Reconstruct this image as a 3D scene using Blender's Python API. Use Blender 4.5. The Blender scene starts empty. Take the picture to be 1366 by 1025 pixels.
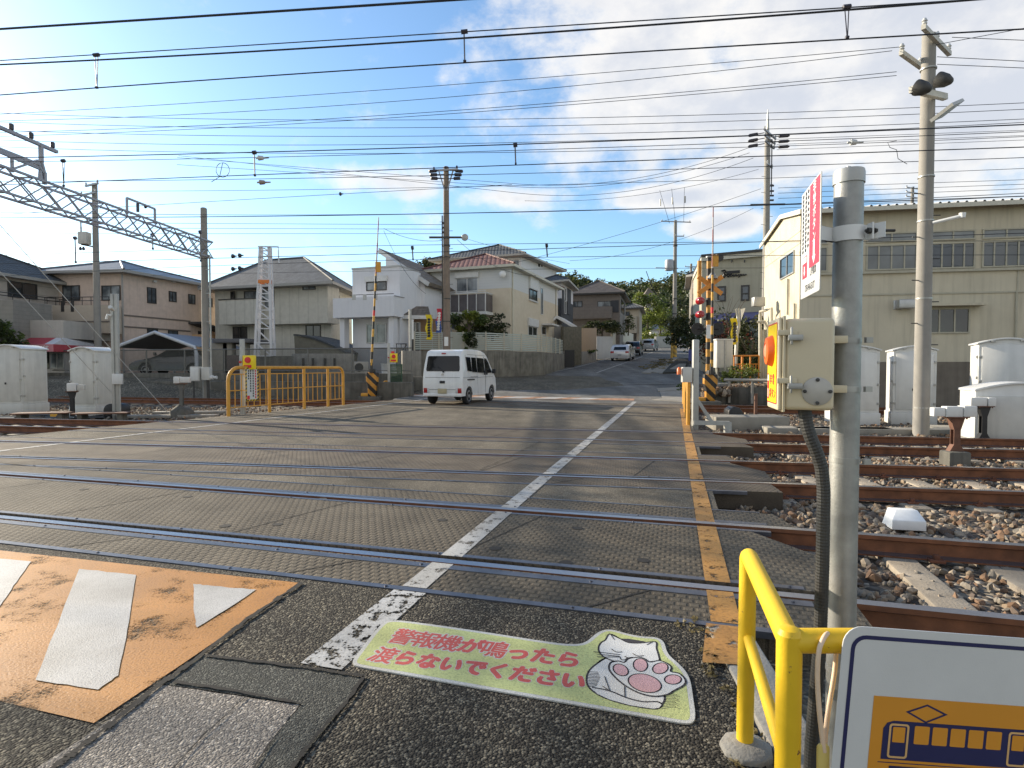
import bpy, bmesh, math, random
import numpy as np
from mathutils import Vector, Matrix
R = math.radians
rnd = random.Random(11)
S = bpy.context.scene
C = S.collection
# ------------------------------------------------------------------ camera
H, F, PT = 1.28, 771.0, R(1.67)          # eye height, focal length in photo pixels, downward pitch
cd = bpy.data.cameras.new('camera'); cam = bpy.data.objects.new('camera', cd); C.objects.link(cam)
cam.location = (0, 0, H); cam.rotation_euler = (math.pi/2-PT, 0, 0)
cd.sensor_width = 36; cd.lens = F/1366*36; cd.clip_start = .05; cd.clip_end = 3000
S.camera = cam
S.view_settings.view_transform = 'Standard'; S.view_settings.look = 'None'
S.view_settings.exposure = 0.82; S.view_settings.gamma = 1
S.cycles.max_bounces = 6
# ------------------------------------------------------------------ sun and sky
SUN_AZ, SUN_EL = R(-60), R(20)            # low sun to the left, a little ahead
sd = Vector((math.sin(SUN_AZ)*math.cos(SUN_EL), math.cos(SUN_AZ)*math.cos(SUN_EL), math.sin(SUN_EL)))
ld = bpy.data.lights.new('sun', 'SUN'); ld.energy = 5.0; ld.angle = R(.55); ld.color = (1, .87, .68)
lo = bpy.data.objects.new('sun', ld); C.objects.link(lo); lo.location = (-30, 20, 25)
lo.rotation_euler = (-sd).to_track_quat('-Z', 'Y').to_euler()
W = bpy.data.worlds.new('World'); S.world = W; W.use_nodes = True
nt = W.node_tree; N = nt.nodes; L = nt.links
N.clear()
def nd(tree, t, **kw):
    n = tree.nodes.new(t)
    for k, v in kw.items(): setattr(n, k, v)
    return n
out = nd(nt, 'ShaderNodeOutputWorld'); bg = nd(nt, 'ShaderNodeBackground')
sky = nd(nt, 'ShaderNodeTexSky', sky_type='NISHITA', sun_disc=False, sun_elevation=SUN_EL, sun_rotation=SUN_AZ,
         air_density=1.0, dust_density=.5, ozone_density=1.6, altitude=20)
tc = nd(nt, 'ShaderNodeTexCoord')
def wmath(op, a, b=None, c=None):
    n = nd(nt, 'ShaderNodeMath', operation=op)
    for i, x in enumerate((a, b, c)):
        if x is None: continue
        if isinstance(x, (int, float)): n.inputs[i].default_value = x
        else: L.new(x, n.inputs[i])
    return n.outputs[0]
def wnoise(scale, detail, rough=.6, stretch=(1, 1, 1.6), dist=0):
    mp = nd(nt, 'ShaderNodeMapping'); mp.inputs['Scale'].default_value = stretch
    L.new(tc.outputs['Generated'], mp.inputs['Vector'])
    n = nd(nt, 'ShaderNodeTexNoise'); n.inputs['Scale'].default_value = scale
    n.inputs['Detail'].default_value = detail; n.inputs['Roughness'].default_value = rough; n.inputs['Distortion'].default_value = dist
    L.new(mp.outputs['Vector'], n.inputs['Vector']); return n.outputs['Fac']
def wray(px, py):
    u = (px-683)/F; v = (512.5-py)/F
    return Vector((u, math.cos(PT)+v*math.sin(PT), -math.sin(PT)+v*math.cos(PT))).normalized()
def cloud_blob(px, py, rx, rz):
    """a bank of cloud round one direction of the sky: 1 at its middle, 0 at its rim"""
    d = wray(px, py) if py is not None else Vector(px).normalized(); right = Vector((d.y, -d.x, 0)).normalized(); up = right.cross(d)
    def dot(vec, s):
        n = nd(nt, 'ShaderNodeVectorMath', operation='DOT_PRODUCT'); L.new(tc.outputs['Generated'], n.inputs[0])
        n.inputs[1].default_value = vec/s; return n.outputs['Value']
    a = dot(right, rx); b = dot(up, rz); f = dot(d, 1.0)
    rr = wmath('SQRT', wmath('ADD', wmath('MULTIPLY', a, a), wmath('MULTIPLY', b, b)))
    return wmath('MULTIPLY', wmath('SUBTRACT', 1.0, rr), wmath('GREATER_THAN', f, 0.0))
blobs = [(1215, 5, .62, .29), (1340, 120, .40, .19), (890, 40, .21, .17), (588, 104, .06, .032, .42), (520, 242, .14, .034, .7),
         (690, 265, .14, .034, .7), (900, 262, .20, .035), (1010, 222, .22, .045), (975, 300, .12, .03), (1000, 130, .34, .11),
         ((.25, -1, .42), None, 1.1, .60), ((-.8, -.75, .45), None, .7, .5), ((1, -.2, .5), None, .7, .4)]   # the last three: unseen banks added behind the camera to brighten shaded walls
edge = wnoise(5.5, 9, .62); fine = wnoise(16, 6, .6)
m = None
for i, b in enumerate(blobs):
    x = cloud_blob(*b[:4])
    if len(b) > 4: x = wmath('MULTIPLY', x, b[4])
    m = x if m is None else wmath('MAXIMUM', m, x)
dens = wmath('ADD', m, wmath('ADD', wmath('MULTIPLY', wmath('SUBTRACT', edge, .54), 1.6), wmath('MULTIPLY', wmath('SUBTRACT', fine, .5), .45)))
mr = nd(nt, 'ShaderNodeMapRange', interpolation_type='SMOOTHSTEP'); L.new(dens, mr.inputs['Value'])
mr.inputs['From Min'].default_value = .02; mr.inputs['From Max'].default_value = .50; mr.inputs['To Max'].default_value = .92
thick = nd(nt, 'ShaderNodeMapRange', interpolation_type='SMOOTHSTEP')
L.new(wmath('ADD', dens, wmath('MULTIPLY', wmath('SUBTRACT', wnoise(9, 7), .5), .9)), thick.inputs['Value'])
thick.inputs['From Min'].default_value = .15; thick.inputs['From Max'].default_value = .95
ccol = nd(nt, 'ShaderNodeMix', data_type='RGBA'); L.new(thick.outputs['Result'], ccol.inputs['Factor'])
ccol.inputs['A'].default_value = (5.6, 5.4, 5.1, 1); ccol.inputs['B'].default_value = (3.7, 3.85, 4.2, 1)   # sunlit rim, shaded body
smx = nd(nt, 'ShaderNodeMix', data_type='RGBA', blend_type='MULTIPLY'); smx.inputs['Factor'].default_value = 1
L.new(sky.outputs['Color'], smx.inputs['A']); smx.inputs['B'].default_value = (.95, 1.12, 1.22, 1)
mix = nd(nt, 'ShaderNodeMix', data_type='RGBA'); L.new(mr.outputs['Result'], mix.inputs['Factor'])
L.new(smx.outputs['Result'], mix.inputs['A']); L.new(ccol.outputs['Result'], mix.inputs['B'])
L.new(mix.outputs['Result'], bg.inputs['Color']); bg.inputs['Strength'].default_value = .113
L.new(bg.outputs['Background'], out.inputs['Surface'])
# ------------------------------------------------------------------ measuring: photo pixel -> place in the world
def ray(px, py):
    u = (px-683)/F; v = (512.5-py)/F
    return (u, math.cos(PT)+v*math.sin(PT), -math.sin(PT)+v*math.cos(PT))
def gp(px, py, z=0.0):
    d = ray(px, py); t = (z-H)/d[2]; return Vector((d[0]*t, d[1]*t, z))
def at(px, py, Y):
    d = ray(px, py); t = Y/d[1]; return Vector((d[0]*t, d[1]*t, H+d[2]*t))
def onwall(px, py, A, B):
    """where the sight line meets the vertical plane through A and B: (distance along A-B, height)"""
    d = ray(px, py); ux, uy = B[0]-A[0], B[1]-A[1]; l = math.hypot(ux, uy); ux /= l; uy /= l
    nx, ny = uy, -ux
    t = (A[0]*nx+A[1]*ny)/(d[0]*nx+d[1]*ny)
    return ((d[0]*t-A[0])*ux+(d[1]*t-A[1])*uy, H+d[2]*t)
def smooth(a, b, x):
    t = max(0., min(1., (x-a)/(b-a))); return t*t*(3-2*t)
def road_z(Y):
    """the street climbs beyond the crossing"""
    if Y < 21: return 0.
    if Y < 26: return .065*(Y-21)**2/10
    if Y < 125: return .065*(Y-23.5)
    return .065*101.5+.02*(Y-125)
# ------------------------------------------------------------------ materials
MATS = {}
def base_mat(name):
    m = bpy.data.materials.new(name); m.use_nodes = True
    t = m.node_tree; return m, t, t.nodes['Principled BSDF']
def texnoise(t, scale, detail=4, rough=.55, coord='Object', sc=(1, 1, 1), rot=(0, 0, 0)):
    if coord == 'World':
        g = nd(t, 'ShaderNodeNewGeometry'); src = g.outputs['Position']
    else:
        g = nd(t, 'ShaderNodeTexCoord'); src = g.outputs[coord]
    mp = nd(t, 'ShaderNodeMapping'); mp.inputs['Scale'].default_value = sc; mp.inputs['Rotation'].default_value = rot
    t.links.new(src, mp.inputs['Vector'])
    n = nd(t, 'ShaderNodeTexNoise'); n.inputs['Scale'].default_value = scale; n.inputs['Detail'].default_value = detail; n.inputs['Roughness'].default_value = rough
    t.links.new(mp.outputs['Vector'], n.inputs['Vector']); return n, mp
def ramp(t, src, stops):
    r = nd(t, 'ShaderNodeValToRGB'); e = r.color_ramp.elements
    e[0].position, e[0].color = stops[0][0], (*stops[0][1], 1); e[1].position, e[1].color = stops[-1][0], (*stops[-1][1], 1)
    for p, c in stops[1:-1]:
        x = e.new(p); x.color = (*c, 1)
    t.links.new(src, r.inputs['Fac']); return r.outputs['Color']
def tmath(t, op, a, b=None):
    n = nd(t, 'ShaderNodeMath', operation=op)
    for i, x in enumerate((a, b)):
        if x is None: continue
        if isinstance(x, (int, float)): n.inputs[i].default_value = x
        else: t.links.new(x, n.inputs[i])
    return n.outputs[0]
def tmix(t, fac, a, b, mode='MIX'):
    n = nd(t, 'ShaderNodeMix', data_type='RGBA', blend_type=mode)
    for k, x in (('Factor', fac), ('A', a), ('B', b)):
        if isinstance(x, (int, float)): n.inputs[k].default_value = x
        elif isinstance(x, tuple): n.inputs[k].default_value = (*x, 1)
        else: t.links.new(x, n.inputs[k])
    return n.outputs['Result']
def bumped(t, b, hsrc, dist, strength=1.0):
    n = nd(t, 'ShaderNodeBump'); n.inputs['Distance'].default_value = dist; n.inputs['Strength'].default_value = strength
    t.links.new(hsrc, n.inputs['Height']); t.links.new(n.outputs['Normal'], b.inputs['Normal']); return n
def sc3(c, k): return tuple(min(1, x*k) for x in c)
def mat(name, col, rough=.6, metal=0., var=.12, vs=5., bump=0., bs=60., streak=0., spec=.5, coat=0.):
    """plain paint, plaster, metal or plastic with uneven tone, optional rain streaks and grain"""
    if name in MATS: return MATS[name]
    m, t, b = base_mat(name)
    n, _ = texnoise(t, vs, 5)
    c = ramp(t, n.outputs['Fac'], [(.3, sc3(col, 1-var)), (.7, sc3(col, 1+var*.6))])
    if streak:
        n2, _ = texnoise(t, 3.0, 4, sc=(2.2, 2.2, .16))
        f = ramp(t, n2.outputs['Fac'], [(.48, (1, 1, 1)), (.75, (1-streak,)*3)])
        c = tmix(t, 1.0, c, f, 'MULTIPLY')
    t.links.new(c, b.inputs['Base Color'])
    b.inputs['Roughness'].default_value = rough; b.inputs['Metallic'].default_value = metal
    b.inputs['Specular IOR Level'].default_value = spec; b.inputs['Coat Weight'].default_value = coat
    if bump:
        n3, _ = texnoise(t, bs, 3); bumped(t, b, n3.outputs['Fac'], bump)
    MATS[name] = m; return m
def chipped(name, col, under=(.16, .06, .03), hole=.70, rough=.36):
    """enamel on steel: faded in patches, chipped to rust in small spots, grimy towards nothing in particular"""
    m, t, b = base_mat(name); n, _ = texnoise(t, 5, 6); n2, _ = texnoise(t, 34, 4, .6); n3, _ = texnoise(t, 2.2, 3, sc=(1, 1, .25))
    c = ramp(t, n.outputs['Fac'], [(.3, sc3(col, .86)), (.7, sc3(col, 1.06))])
    c = tmix(t, 1.0, c, ramp(t, n3.outputs['Fac'], [(.5, (1,)*3), (.75, (.78, .74, .68))]), 'MULTIPLY')
    f = nd(t, 'ShaderNodeMapRange'); t.links.new(n2.outputs['Fac'], f.inputs['Value']); f.inputs['From Min'].default_value = hole; f.inputs['From Max'].default_value = hole+.03
    t.links.new(tmix(t, f.outputs['Result'], c, under), b.inputs['Base Color']); b.inputs['Roughness'].default_value = rough
    r_ = nd(t, 'ShaderNodeMapRange'); t.links.new(n.outputs['Fac'], r_.inputs['Value']); r_.inputs['To Min'].default_value = rough; r_.inputs['To Max'].default_value = rough+.3; t.links.new(r_.outputs['Result'], b.inputs['Roughness'])
    bumped(t, b, tmath(t, 'SUBTRACT', n2.outputs['Fac'], tmath(t, 'MULTIPLY', f.outputs['Result'], .5)), .0012); MATS[name] = m; return m
def asphalt_mat(name, dark, light, cell, bdist, patch=.25, tint=(1, 1, 1), stain=0):
    m, t, b = base_mat(name)
    g = nd(t, 'ShaderNodeNewGeometry')
    v = nd(t, 'ShaderNodeTexVoronoi'); v.inputs['Scale'].default_value = cell; t.links.new(g.outputs['Position'], v.inputs['Vector'])
    sep = nd(t, 'ShaderNodeSeparateColor'); t.links.new(v.outputs['Color'], sep.inputs['Color'])
    c = ramp(t, sep.outputs[0], [(0, dark), (.55, sc3(dark, 1.6)), (.82, light), (1, sc3(light, 1.9))])
    n, _ = texnoise(t, 1.1, 6, coord='World'); f = ramp(t, n.outputs['Fac'], [(.3, (1-patch,)*3), (.72, (1+patch,)*3)])
    c = tmix(t, 1.0, c, f, 'MULTIPLY'); c = tmix(t, 1.0, c, tint, 'MULTIPLY')
    if stain:
        n2, _ = texnoise(t, .9, 3, coord='World', sc=(1, .18, 1), rot=(0, 0, R(-16)))
        c = tmix(t, 1.0, c, ramp(t, n2.outputs['Fac'], [(.35, (1-stain,)*3), (.65, (1+stain*.6,)*3)]), 'MULTIPLY')
    t.links.new(c, b.inputs['Base Color']); b.inputs['Roughness'].default_value = .88; b.inputs['Specular IOR Level'].default_value = .25
    n3, _ = texnoise(t, cell*.45, 2, coord='World')
    h = tmath(t, 'ADD', tmath(t, 'MULTIPLY', v.outputs['Distance'], -1.0), n3.outputs['Fac'])
    bumped(t, b, h, bdist)
    MATS[name] = m; return m
def worn_paint(name, col, hole=.5, scale=5., grit=110., under=None, rough=.65, sharp=.05, coord='World', dot=0.):
    """thermoplastic road paint, worn through where the noise is high so the surface below shows"""
    m, t, b = base_mat(name)
    n, _ = texnoise(t, scale, 8, .62, coord=coord); n2, _ = texnoise(t, grit, 2, coord=coord)
    n3, _ = texnoise(t, 1.7, 5, coord=coord); c = ramp(t, n2.outputs['Fac'], [(.3, sc3(col, .66)), (.5, col), (.75, sc3(col, 1.08))]); c = tmix(t, 1.0, c, ramp(t, n3.outputs['Fac'], [(.35, (.74, .72, .69)), (.62, (1.04,)*3)]), 'MULTIPLY')
    t.links.new(c, b.inputs['Base Color']); b.inputs['Roughness'].default_value = rough
    bumped(t, b, n2.outputs['Fac'], .002)
    f = tmath(t, 'ADD', n.outputs['Fac'], tmath(t, 'MULTIPLY', tmath(t, 'SUBTRACT', n2.outputs['Fac'], .5), .35))
    a = nd(t, 'ShaderNodeMapRange'); t.links.new(f, a.inputs['Value']); a.inputs['From Min'].default_value = hole; a.inputs['From Max'].default_value = hole+sharp
    a.inputs['To Min'].default_value = 1; a.inputs['To Max'].default_value = 0
    t.links.new(a.outputs['Result'], b.inputs['Alpha'])
    MATS[name] = m; return m
def deck_mat(name, a, b_, ang, bw=.055, rh=.042, bd=.006, worn=.35):
    """crossing panel cast with a raised basket-weave tread"""
    m, t, b = base_mat(name)
    g = nd(t, 'ShaderNodeNewGeometry'); mp = nd(t, 'ShaderNodeMapping'); mp.vector_type = 'POINT'
    mp.inputs['Rotation'].default_value = (0, 0, -ang); t.links.new(g.outputs['Position'], mp.inputs['Vector'])
    br = nd(t, 'ShaderNodeTexBrick'); br.offset = .5; br.inputs['Scale'].default_value = 1
    br.inputs['Brick Width'].default_value = bw; br.inputs['Row Height'].default_value = rh
    br.inputs['Mortar Size'].default_value = .015; br.inputs['Mortar Smooth'].default_value = .8
    br.inputs['Color1'].default_value = (.9, .9, .9, 1); br.inputs['Color2'].default_value = (.55, .55, .55, 1); br.inputs['Mortar'].default_value = (0, 0, 0, 1)
    t.links.new(mp.outputs['Vector'], br.inputs['Vector'])
    n, _ = texnoise(t, 2.2, 7, coord='World'); n2, _ = texnoise(t, 130, 2, coord='World')
    c = ramp(t, n.outputs['Fac'], [(.3, a), (.7, b_)])
    c = tmix(t, 1.0, c, ramp(t, n2.outputs['Fac'], [(.3, (.7,)*3), (.7, (1.2,)*3)]), 'MULTIPLY')
    n4, _ = texnoise(t, .8, 4, coord='World', sc=(1, .14, 1), rot=(0, 0, R(-16))); c = tmix(t, 1.0, c, ramp(t, n4.outputs['Fac'], [(.34, (.72,)*3), (.62, (1.06,)*3)]), 'MULTIPLY')
    c = tmix(t, tmath(t, 'MULTIPLY', br.outputs['Fac'], .5), c, sc3(a, .45))
    t.links.new(c, b.inputs['Base Color']); b.inputs['Roughness'].default_value = .82; b.inputs['Specular IOR Level'].default_value = .3
    sepc = nd(t, 'ShaderNodeSeparateColor'); t.links.new(br.outputs['Color'], sepc.inputs['Color'])
    h = tmath(t, 'ADD', tmath(t, 'MULTIPLY', sepc.outputs[0], tmath(t, 'SUBTRACT', 1.25, n.outputs['Fac'])), tmath(t, 'MULTIPLY', n2.outputs['Fac'], .5))
    bumped(t, b, h, bd)
    MATS[name] = m; return m
def roof_mat(name, col, course=.085, ridge=.0, bd=.03, rough=.7, spec=.4):
    m, t, b = base_mat(name)
    g = nd(t, 'ShaderNodeTexCoord'); sp = nd(t, 'ShaderNodeSeparateXYZ'); t.links.new(g.outputs['Object'], sp.inputs['Vector'])
    fr = tmath(t, 'FRACT', tmath(t, 'DIVIDE', sp.outputs['Z'], course))
    n, _ = texnoise(t, 2.5, 6); n2, _ = texnoise(t, 14, 2, sc=(1, 1, 6))
    c = ramp(t, n.outputs['Fac'], [(.3, sc3(col, .75)), (.7, sc3(col, 1.25))])
    c = tmix(t, 1.0, c, ramp(t, n2.outputs['Fac'], [(.35, (.8,)*3), (.65, (1.15,)*3)]), 'MULTIPLY')
    c = tmix(t, 1.0, c, ramp(t, fr, [(0, (.45,)*3), (.18, (1,)*3), (1, (1.1,)*3)]), 'MULTIPLY')
    t.links.new(c, b.inputs['Base Color']); b.inputs['Roughness'].default_value = rough; b.inputs['Specular IOR Level'].default_value = spec
    h = fr
    if ridge:
        w = tmath(t, 'ADD', tmath(t, 'ABSOLUTE', tmath(t, 'SINE', tmath(t, 'MULTIPLY', sp.outputs['X'], math.pi/ridge))), tmath(t, 'ABSOLUTE', tmath(t, 'SINE', tmath(t, 'MULTIPLY', sp.outputs['Y'], math.pi/ridge))))
        h = tmath(t, 'ADD', h, w)
    bumped(t, b, h, bd)
    MATS[name] = m; return m
def siding_mat(name, col, pitch=.45, axis='X', rough=.7, depth=.4, two=None, split=0):
    """wall boarding with joints; 'two' gives a second colour above height split"""
    m, t, b = base_mat(name)
    g = nd(t, 'ShaderNodeTexCoord'); sp = nd(t, 'ShaderNodeSeparateXYZ'); t.links.new(g.outputs['Object'], sp.inputs['Vector'])
    n, _ = texnoise(t, 4, 5); n2, _ = texnoise(t, 2.6, 4, sc=(2, 2, .15))
    c = ramp(t, n.outputs['Fac'], [(.3, sc3(col, .9)), (.7, sc3(col, 1.06))])
    c = tmix(t, 1.0, c, ramp(t, n2.outputs['Fac'], [(.5, (1,)*3), (.78, (.86,)*3)]), 'MULTIPLY')
    if axis == 'Z': src = sp.outputs['Z']
    else: src = tmath(t, 'ADD', sp.outputs['X'], sp.outputs['Y'])
    fr = tmath(t, 'FRACT', tmath(t, 'DIVIDE', src, pitch))
    j = ramp(t, fr, [(0, (1-depth,)*3), (.06, (1,)*3), (.94, (1,)*3), (1, (1-depth,)*3)])
    c = tmix(t, 1.0, c, j, 'MULTIPLY')
    t.links.new(c, b.inputs['Base Color']); b.inputs['Roughness'].default_value = rough
    n3, _ = texnoise(t, 45, 3); bumped(t, b, tmath(t, 'ADD', n3.outputs['Fac'], j), .008)
    MATS[name] = m; return m
def stripe_mat(name, c1, c2, pitch, slant=0., rough=.55, wear=.15, axis='Z'):
    m, t, b = base_mat(name)
    g = nd(t, 'ShaderNodeTexCoord'); sp = nd(t, 'ShaderNodeSeparateXYZ'); t.links.new(g.outputs['Object'], sp.inputs['Vector'])
    s = tmath(t, 'ADD', sp.outputs[axis], tmath(t, 'MULTIPLY', sp.outputs['X'], slant))
    fr = tmath(t, 'GREATER_THAN', tmath(t, 'FRACT', tmath(t, 'DIVIDE', s, pitch)), .5)
    n, _ = texnoise(t, 9, 5)
    c = tmix(t, fr, c1, c2); c = tmix(t, 1.0, c, ramp(t, n.outputs['Fac'], [(.3, (1-wear*2,)*3), (.65, (1.05,)*3)]), 'MULTIPLY')
    t.links.new(c, b.inputs['Base Color']); b.inputs['Roughness'].default_value = rough
    MATS[name] = m; return m
def steel_mat(name, rust, top=(.33, .33, .36), rough=.28):
    """rail: rusty everywhere, polished on its upward face"""
    m, t, b = base_mat(name)
    g = nd(t, 'ShaderNodeNewGeometry'); sp = nd(t, 'ShaderNodeSeparateXYZ'); t.links.new(g.outputs['True Normal'], sp.inputs['Vector'])
    n, _ = texnoise(t, 7, 7); n2, _ = texnoise(t, 30, 4)
    f = nd(t, 'ShaderNodeMapRange'); t.links.new(sp.outputs['Z'], f.inputs['Value']); f.inputs['From Min'].default_value = .9; f.inputs['From Max'].default_value = .98
    c = ramp(t, n.outputs['Fac'], [(.3, sc3(rust, .55)), (.7, sc3(rust, 1.25))])
    c = tmix(t, f.outputs['Result'], c, top)
    t.links.new(c, b.inputs['Base Color']); t.links.new(f.outputs['Result'], b.inputs['Metallic'])
    rr = nd(t, 'ShaderNodeMapRange'); t.links.new(f.outputs['Result'], rr.inputs['Value']); rr.inputs['To Min'].default_value = .8; rr.inputs['To Max'].default_value = rough
    t.links.new(rr.outputs['Result'], b.inputs['Roughness']); bumped(t, b, n2.outputs['Fac'], .0015)
    MATS[name] = m; return m
def glass_mat(name, col=(.03, .035, .04), rough=.06, curtain=None):
    m, t, b = base_mat(name)
    n, _ = texnoise(t, .9, 3)
    if curtain:
        w, _ = texnoise(t, 9, 2, sc=(1.6, 1.6, .05)); c = ramp(t, w.outputs['Fac'], [(.3, sc3(curtain, .6)), (.7, curtain)])
        c = tmix(t, ramp(t, n.outputs['Fac'], [(.35, (.25,)*3), (.6, (1,)*3)]), c, col)
    else: c = ramp(t, n.outputs['Fac'], [(.3, sc3(col, .6)), (.7, sc3(col, 1.5))])
    t.links.new(c, b.inputs['Base Color']); b.inputs['Roughness'].default_value = rough; b.inputs['Specular IOR Level'].default_value = .9
    bumped(t, b, n.outputs['Fac'], .004)
    MATS[name] = m; return m
def leaf_mat(name, col, trans=.35):
    m, t, b = base_mat(name)
    oi, _ = texnoise(t, 1.3, 4); n2, _ = texnoise(t, 19, 2)
    c = ramp(t, oi.outputs['Fac'], [(.3, sc3(col, .65)), (.7, sc3(col, 1.35))])
    c = tmix(t, 1.0, c, ramp(t, n2.outputs['Fac'], [(.3, (.6,)*3), (.7, (1.35,)*3)]), 'MULTIPLY')
    t.links.new(c, b.inputs['Base Color']); b.inputs['Roughness'].default_value = .55
    b.inputs['Transmission Weight'].default_value = 0
    tr = nd(t, 'ShaderNodeBsdfTranslucent'); t.links.new(c, tr.inputs['Color'])
    mx = nd(t, 'ShaderNodeMixShader'); mx.inputs[0].default_value = trans
    o = t.nodes['Material Output']; t.links.new(b.outputs[0], mx.inputs[1]); t.links.new(tr.outputs[0], mx.inputs[2]); t.links.new(mx.outputs[0], o.inputs['Surface'])
    MATS[name] = m; return m
# ------------------------------------------------------------------ building blocks
WM = {}
def setp(o, label=None, cat=None, group=None, kind=None):
    for k, v in (('label', label), ('category', cat), ('group', group), ('kind', kind)):
        if v: o[k] = v
    return o
def thing(name, label, cat, loc=(0, 0, 0), rz=0., group=None):
    o = bpy.data.objects.new(name, None); C.objects.link(o); o.empty_display_size = .2
    o.location = loc; o.rotation_euler = (0, 0, rz); setp(o, label, cat, group)
    WM[o.name] = Matrix.Translation(Vector(loc)) @ Matrix.Rotation(rz, 4, 'Z'); return o
def rootof(o):
    while o.parent: o = o.parent
    return o
class MB:
    """collects shapes and links them as ONE mesh object"""
    def __init__(s): s.v = []; s.f = []; s.m = []
    def add(s, vs, fs, mi=0, M=None):
        k = len(s.v)
        s.v += [tuple(M @ Vector(p)) if M else tuple(p) for p in vs]
        s.f += [tuple(i+k for i in f) for f in fs]; s.m += [mi]*len(fs); return s
    def box(s, a, b, mi=0, M=None):
        (x0, y0, z0), (x1, y1, z1) = a, b
        vs = [(x0, y0, z0), (x1, y0, z0), (x1, y1, z0), (x0, y1, z0), (x0, y0, z1), (x1, y0, z1), (x1, y1, z1), (x0, y1, z1)]
        return s.add(vs, [(0, 3, 2, 1), (4, 5, 6, 7), (0, 1, 5, 4), (1, 2, 6, 5), (2, 3, 7, 6), (3, 0, 4, 7)], mi, M)
    def bar(s, a, b, w, h, mi=0, up=(0, 0, 1)):
        a = Vector(a); b = Vector(b); d = (b-a).normalized(); u = Vector(up)
        if abs(d.dot(u)) > .98: u = Vector((0, 1, 0))
        r = d.cross(u).normalized(); u = r.cross(d).normalized()
        vs = [p+r*sx*w/2+u*sy*h/2 for p in (a, b) for sx, sy in ((-1, -1), (1, -1), (1, 1), (-1, 1))]
        return s.add(vs, [(0, 1, 2, 3), (7, 6, 5, 4), (0, 4, 5, 1), (1, 5, 6, 2), (2, 6, 7, 3), (3, 7, 4, 0)], mi)
    def tube(s, pts, r, n=8, mi=0, cap=True):
        P = [Vector(p) for p in pts]; k = len(P)
        rr = r if isinstance(r, (list, tuple)) else [r]*k
        vs = []; ref = None
        for i, p in enumerate(P):
            d = (P[min(i+1, k-1)]-P[max(i-1, 0)]).normalized()
            if ref is None: ref = Vector((0, 0, 1)) if abs(d.z) < .9 else Vector((1, 0, 0))
            a = d.cross(ref).normalized(); ref = a.cross(d).normalized()
            for j in range(n):
                t = 2*math.pi*j/n; vs.append(p+(a*math.cos(t)+ref*math.sin(t))*rr[i])
        fs = [(i*n+j, i*n+(j+1) % n, (i+1)*n+(j+1) % n, (i+1)*n+j) for i in range(k-1) for j in range(n)]
        if cap: fs += [tuple(range(n-1, -1, -1)), tuple((k-1)*n+j for j in range(n))]
        return s.add(vs, fs, mi)
    def prism(s, poly, vec, mi=0, M=None):
        n = len(poly); v = Vector(vec); vs = [Vector(p) for p in poly]+[Vector(p)+v for p in poly]
        return s.add(vs, [tuple(range(n-1, -1, -1)), tuple(range(n, 2*n))]+[(i, (i+1) % n, n+(i+1) % n, n+i) for i in range(n)], mi, M)
    def poly(s, pts, mi=0, M=None): return s.add(pts, [tuple(range(len(pts)))], mi, M)
    def lathe(s, prof, n=16, mi=0, M=None):
        vs = [(r*math.cos(2*math.pi*j/n), r*math.sin(2*math.pi*j/n), z) for r, z in prof for j in range(n)]
        k = len(prof)
        fs = [(i*n+j, i*n+(j+1) % n, (i+1)*n+(j+1) % n, (i+1)*n+j) for i in range(k-1) for j in range(n)]
        fs += [tuple(range(n-1, -1, -1)), tuple((k-1)*n+j for j in range(n))]
        return s.add(vs, fs, mi, M)
    def build(s, name, mats, parent=None, world=False, bevel=0., seg=2, smooth_=40, label=None, cat=None, group=None, kind=None, recalc=True):
        mats = mats if isinstance(mats, (list, tuple)) else [mats]
        V = np.array(s.v, dtype=np.float64).reshape(-1, 3); loc = None
        if parent is not None:
            if world:
                Mi = np.array(WM[rootof(parent).name].inverted()); V = V @ Mi[:3, :3].T+Mi[:3, 3]
        else:
            lo_, hi = V.min(0), V.max(0); loc = Vector(((lo_[0]+hi[0])/2, (lo_[1]+hi[1])/2, lo_[2])); V = V-np.array(loc)
        me = bpy.data.meshes.new(name); me.from_pydata(V.tolist(), [], s.f)
        for x in mats: me.materials.append(x)
        if len(mats) > 1: me.polygons.foreach_set('material_index', s.m)
        if recalc or bevel:
            bm = bmesh.new(); bm.from_mesh(me)
            if recalc: bmesh.ops.recalc_face_normals(bm, faces=bm.faces)
            if bevel:
                es = [e for e in bm.edges if len(e.link_faces) == 2 and e.calc_face_angle(0) > R(28)]
                bmesh.ops.bevel(bm, geom=es, offset=bevel, segments=seg, profile=.5, affect='EDGES', clamp_overlap=True)
            bm.to_mesh(me); bm.free()
        if smooth_:
            me.polygons.foreach_set('use_smooth', [True]*len(me.polygons)); me.set_sharp_from_angle(angle=R(smooth_))
        me.update()
        o = bpy.data.objects.new(name, me); C.objects.link(o)
        if parent is not None: o.parent = parent
        else:
            o.location = loc; WM[o.name] = Matrix.Translation(loc)
        return setp(o, label, cat, group, kind)
def tree_copy(o, parent=None, loc=None, rz=None, label=None):
    c = o.copy(); C.objects.link(c); c.parent = parent
    if loc is not None: c.location = loc
    if rz is not None: c.rotation_euler = (0, 0, rz)
    if label: c['label'] = label
    for ch in list(o.children): tree_copy(ch, c)
    return c
_tx = {}
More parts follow.
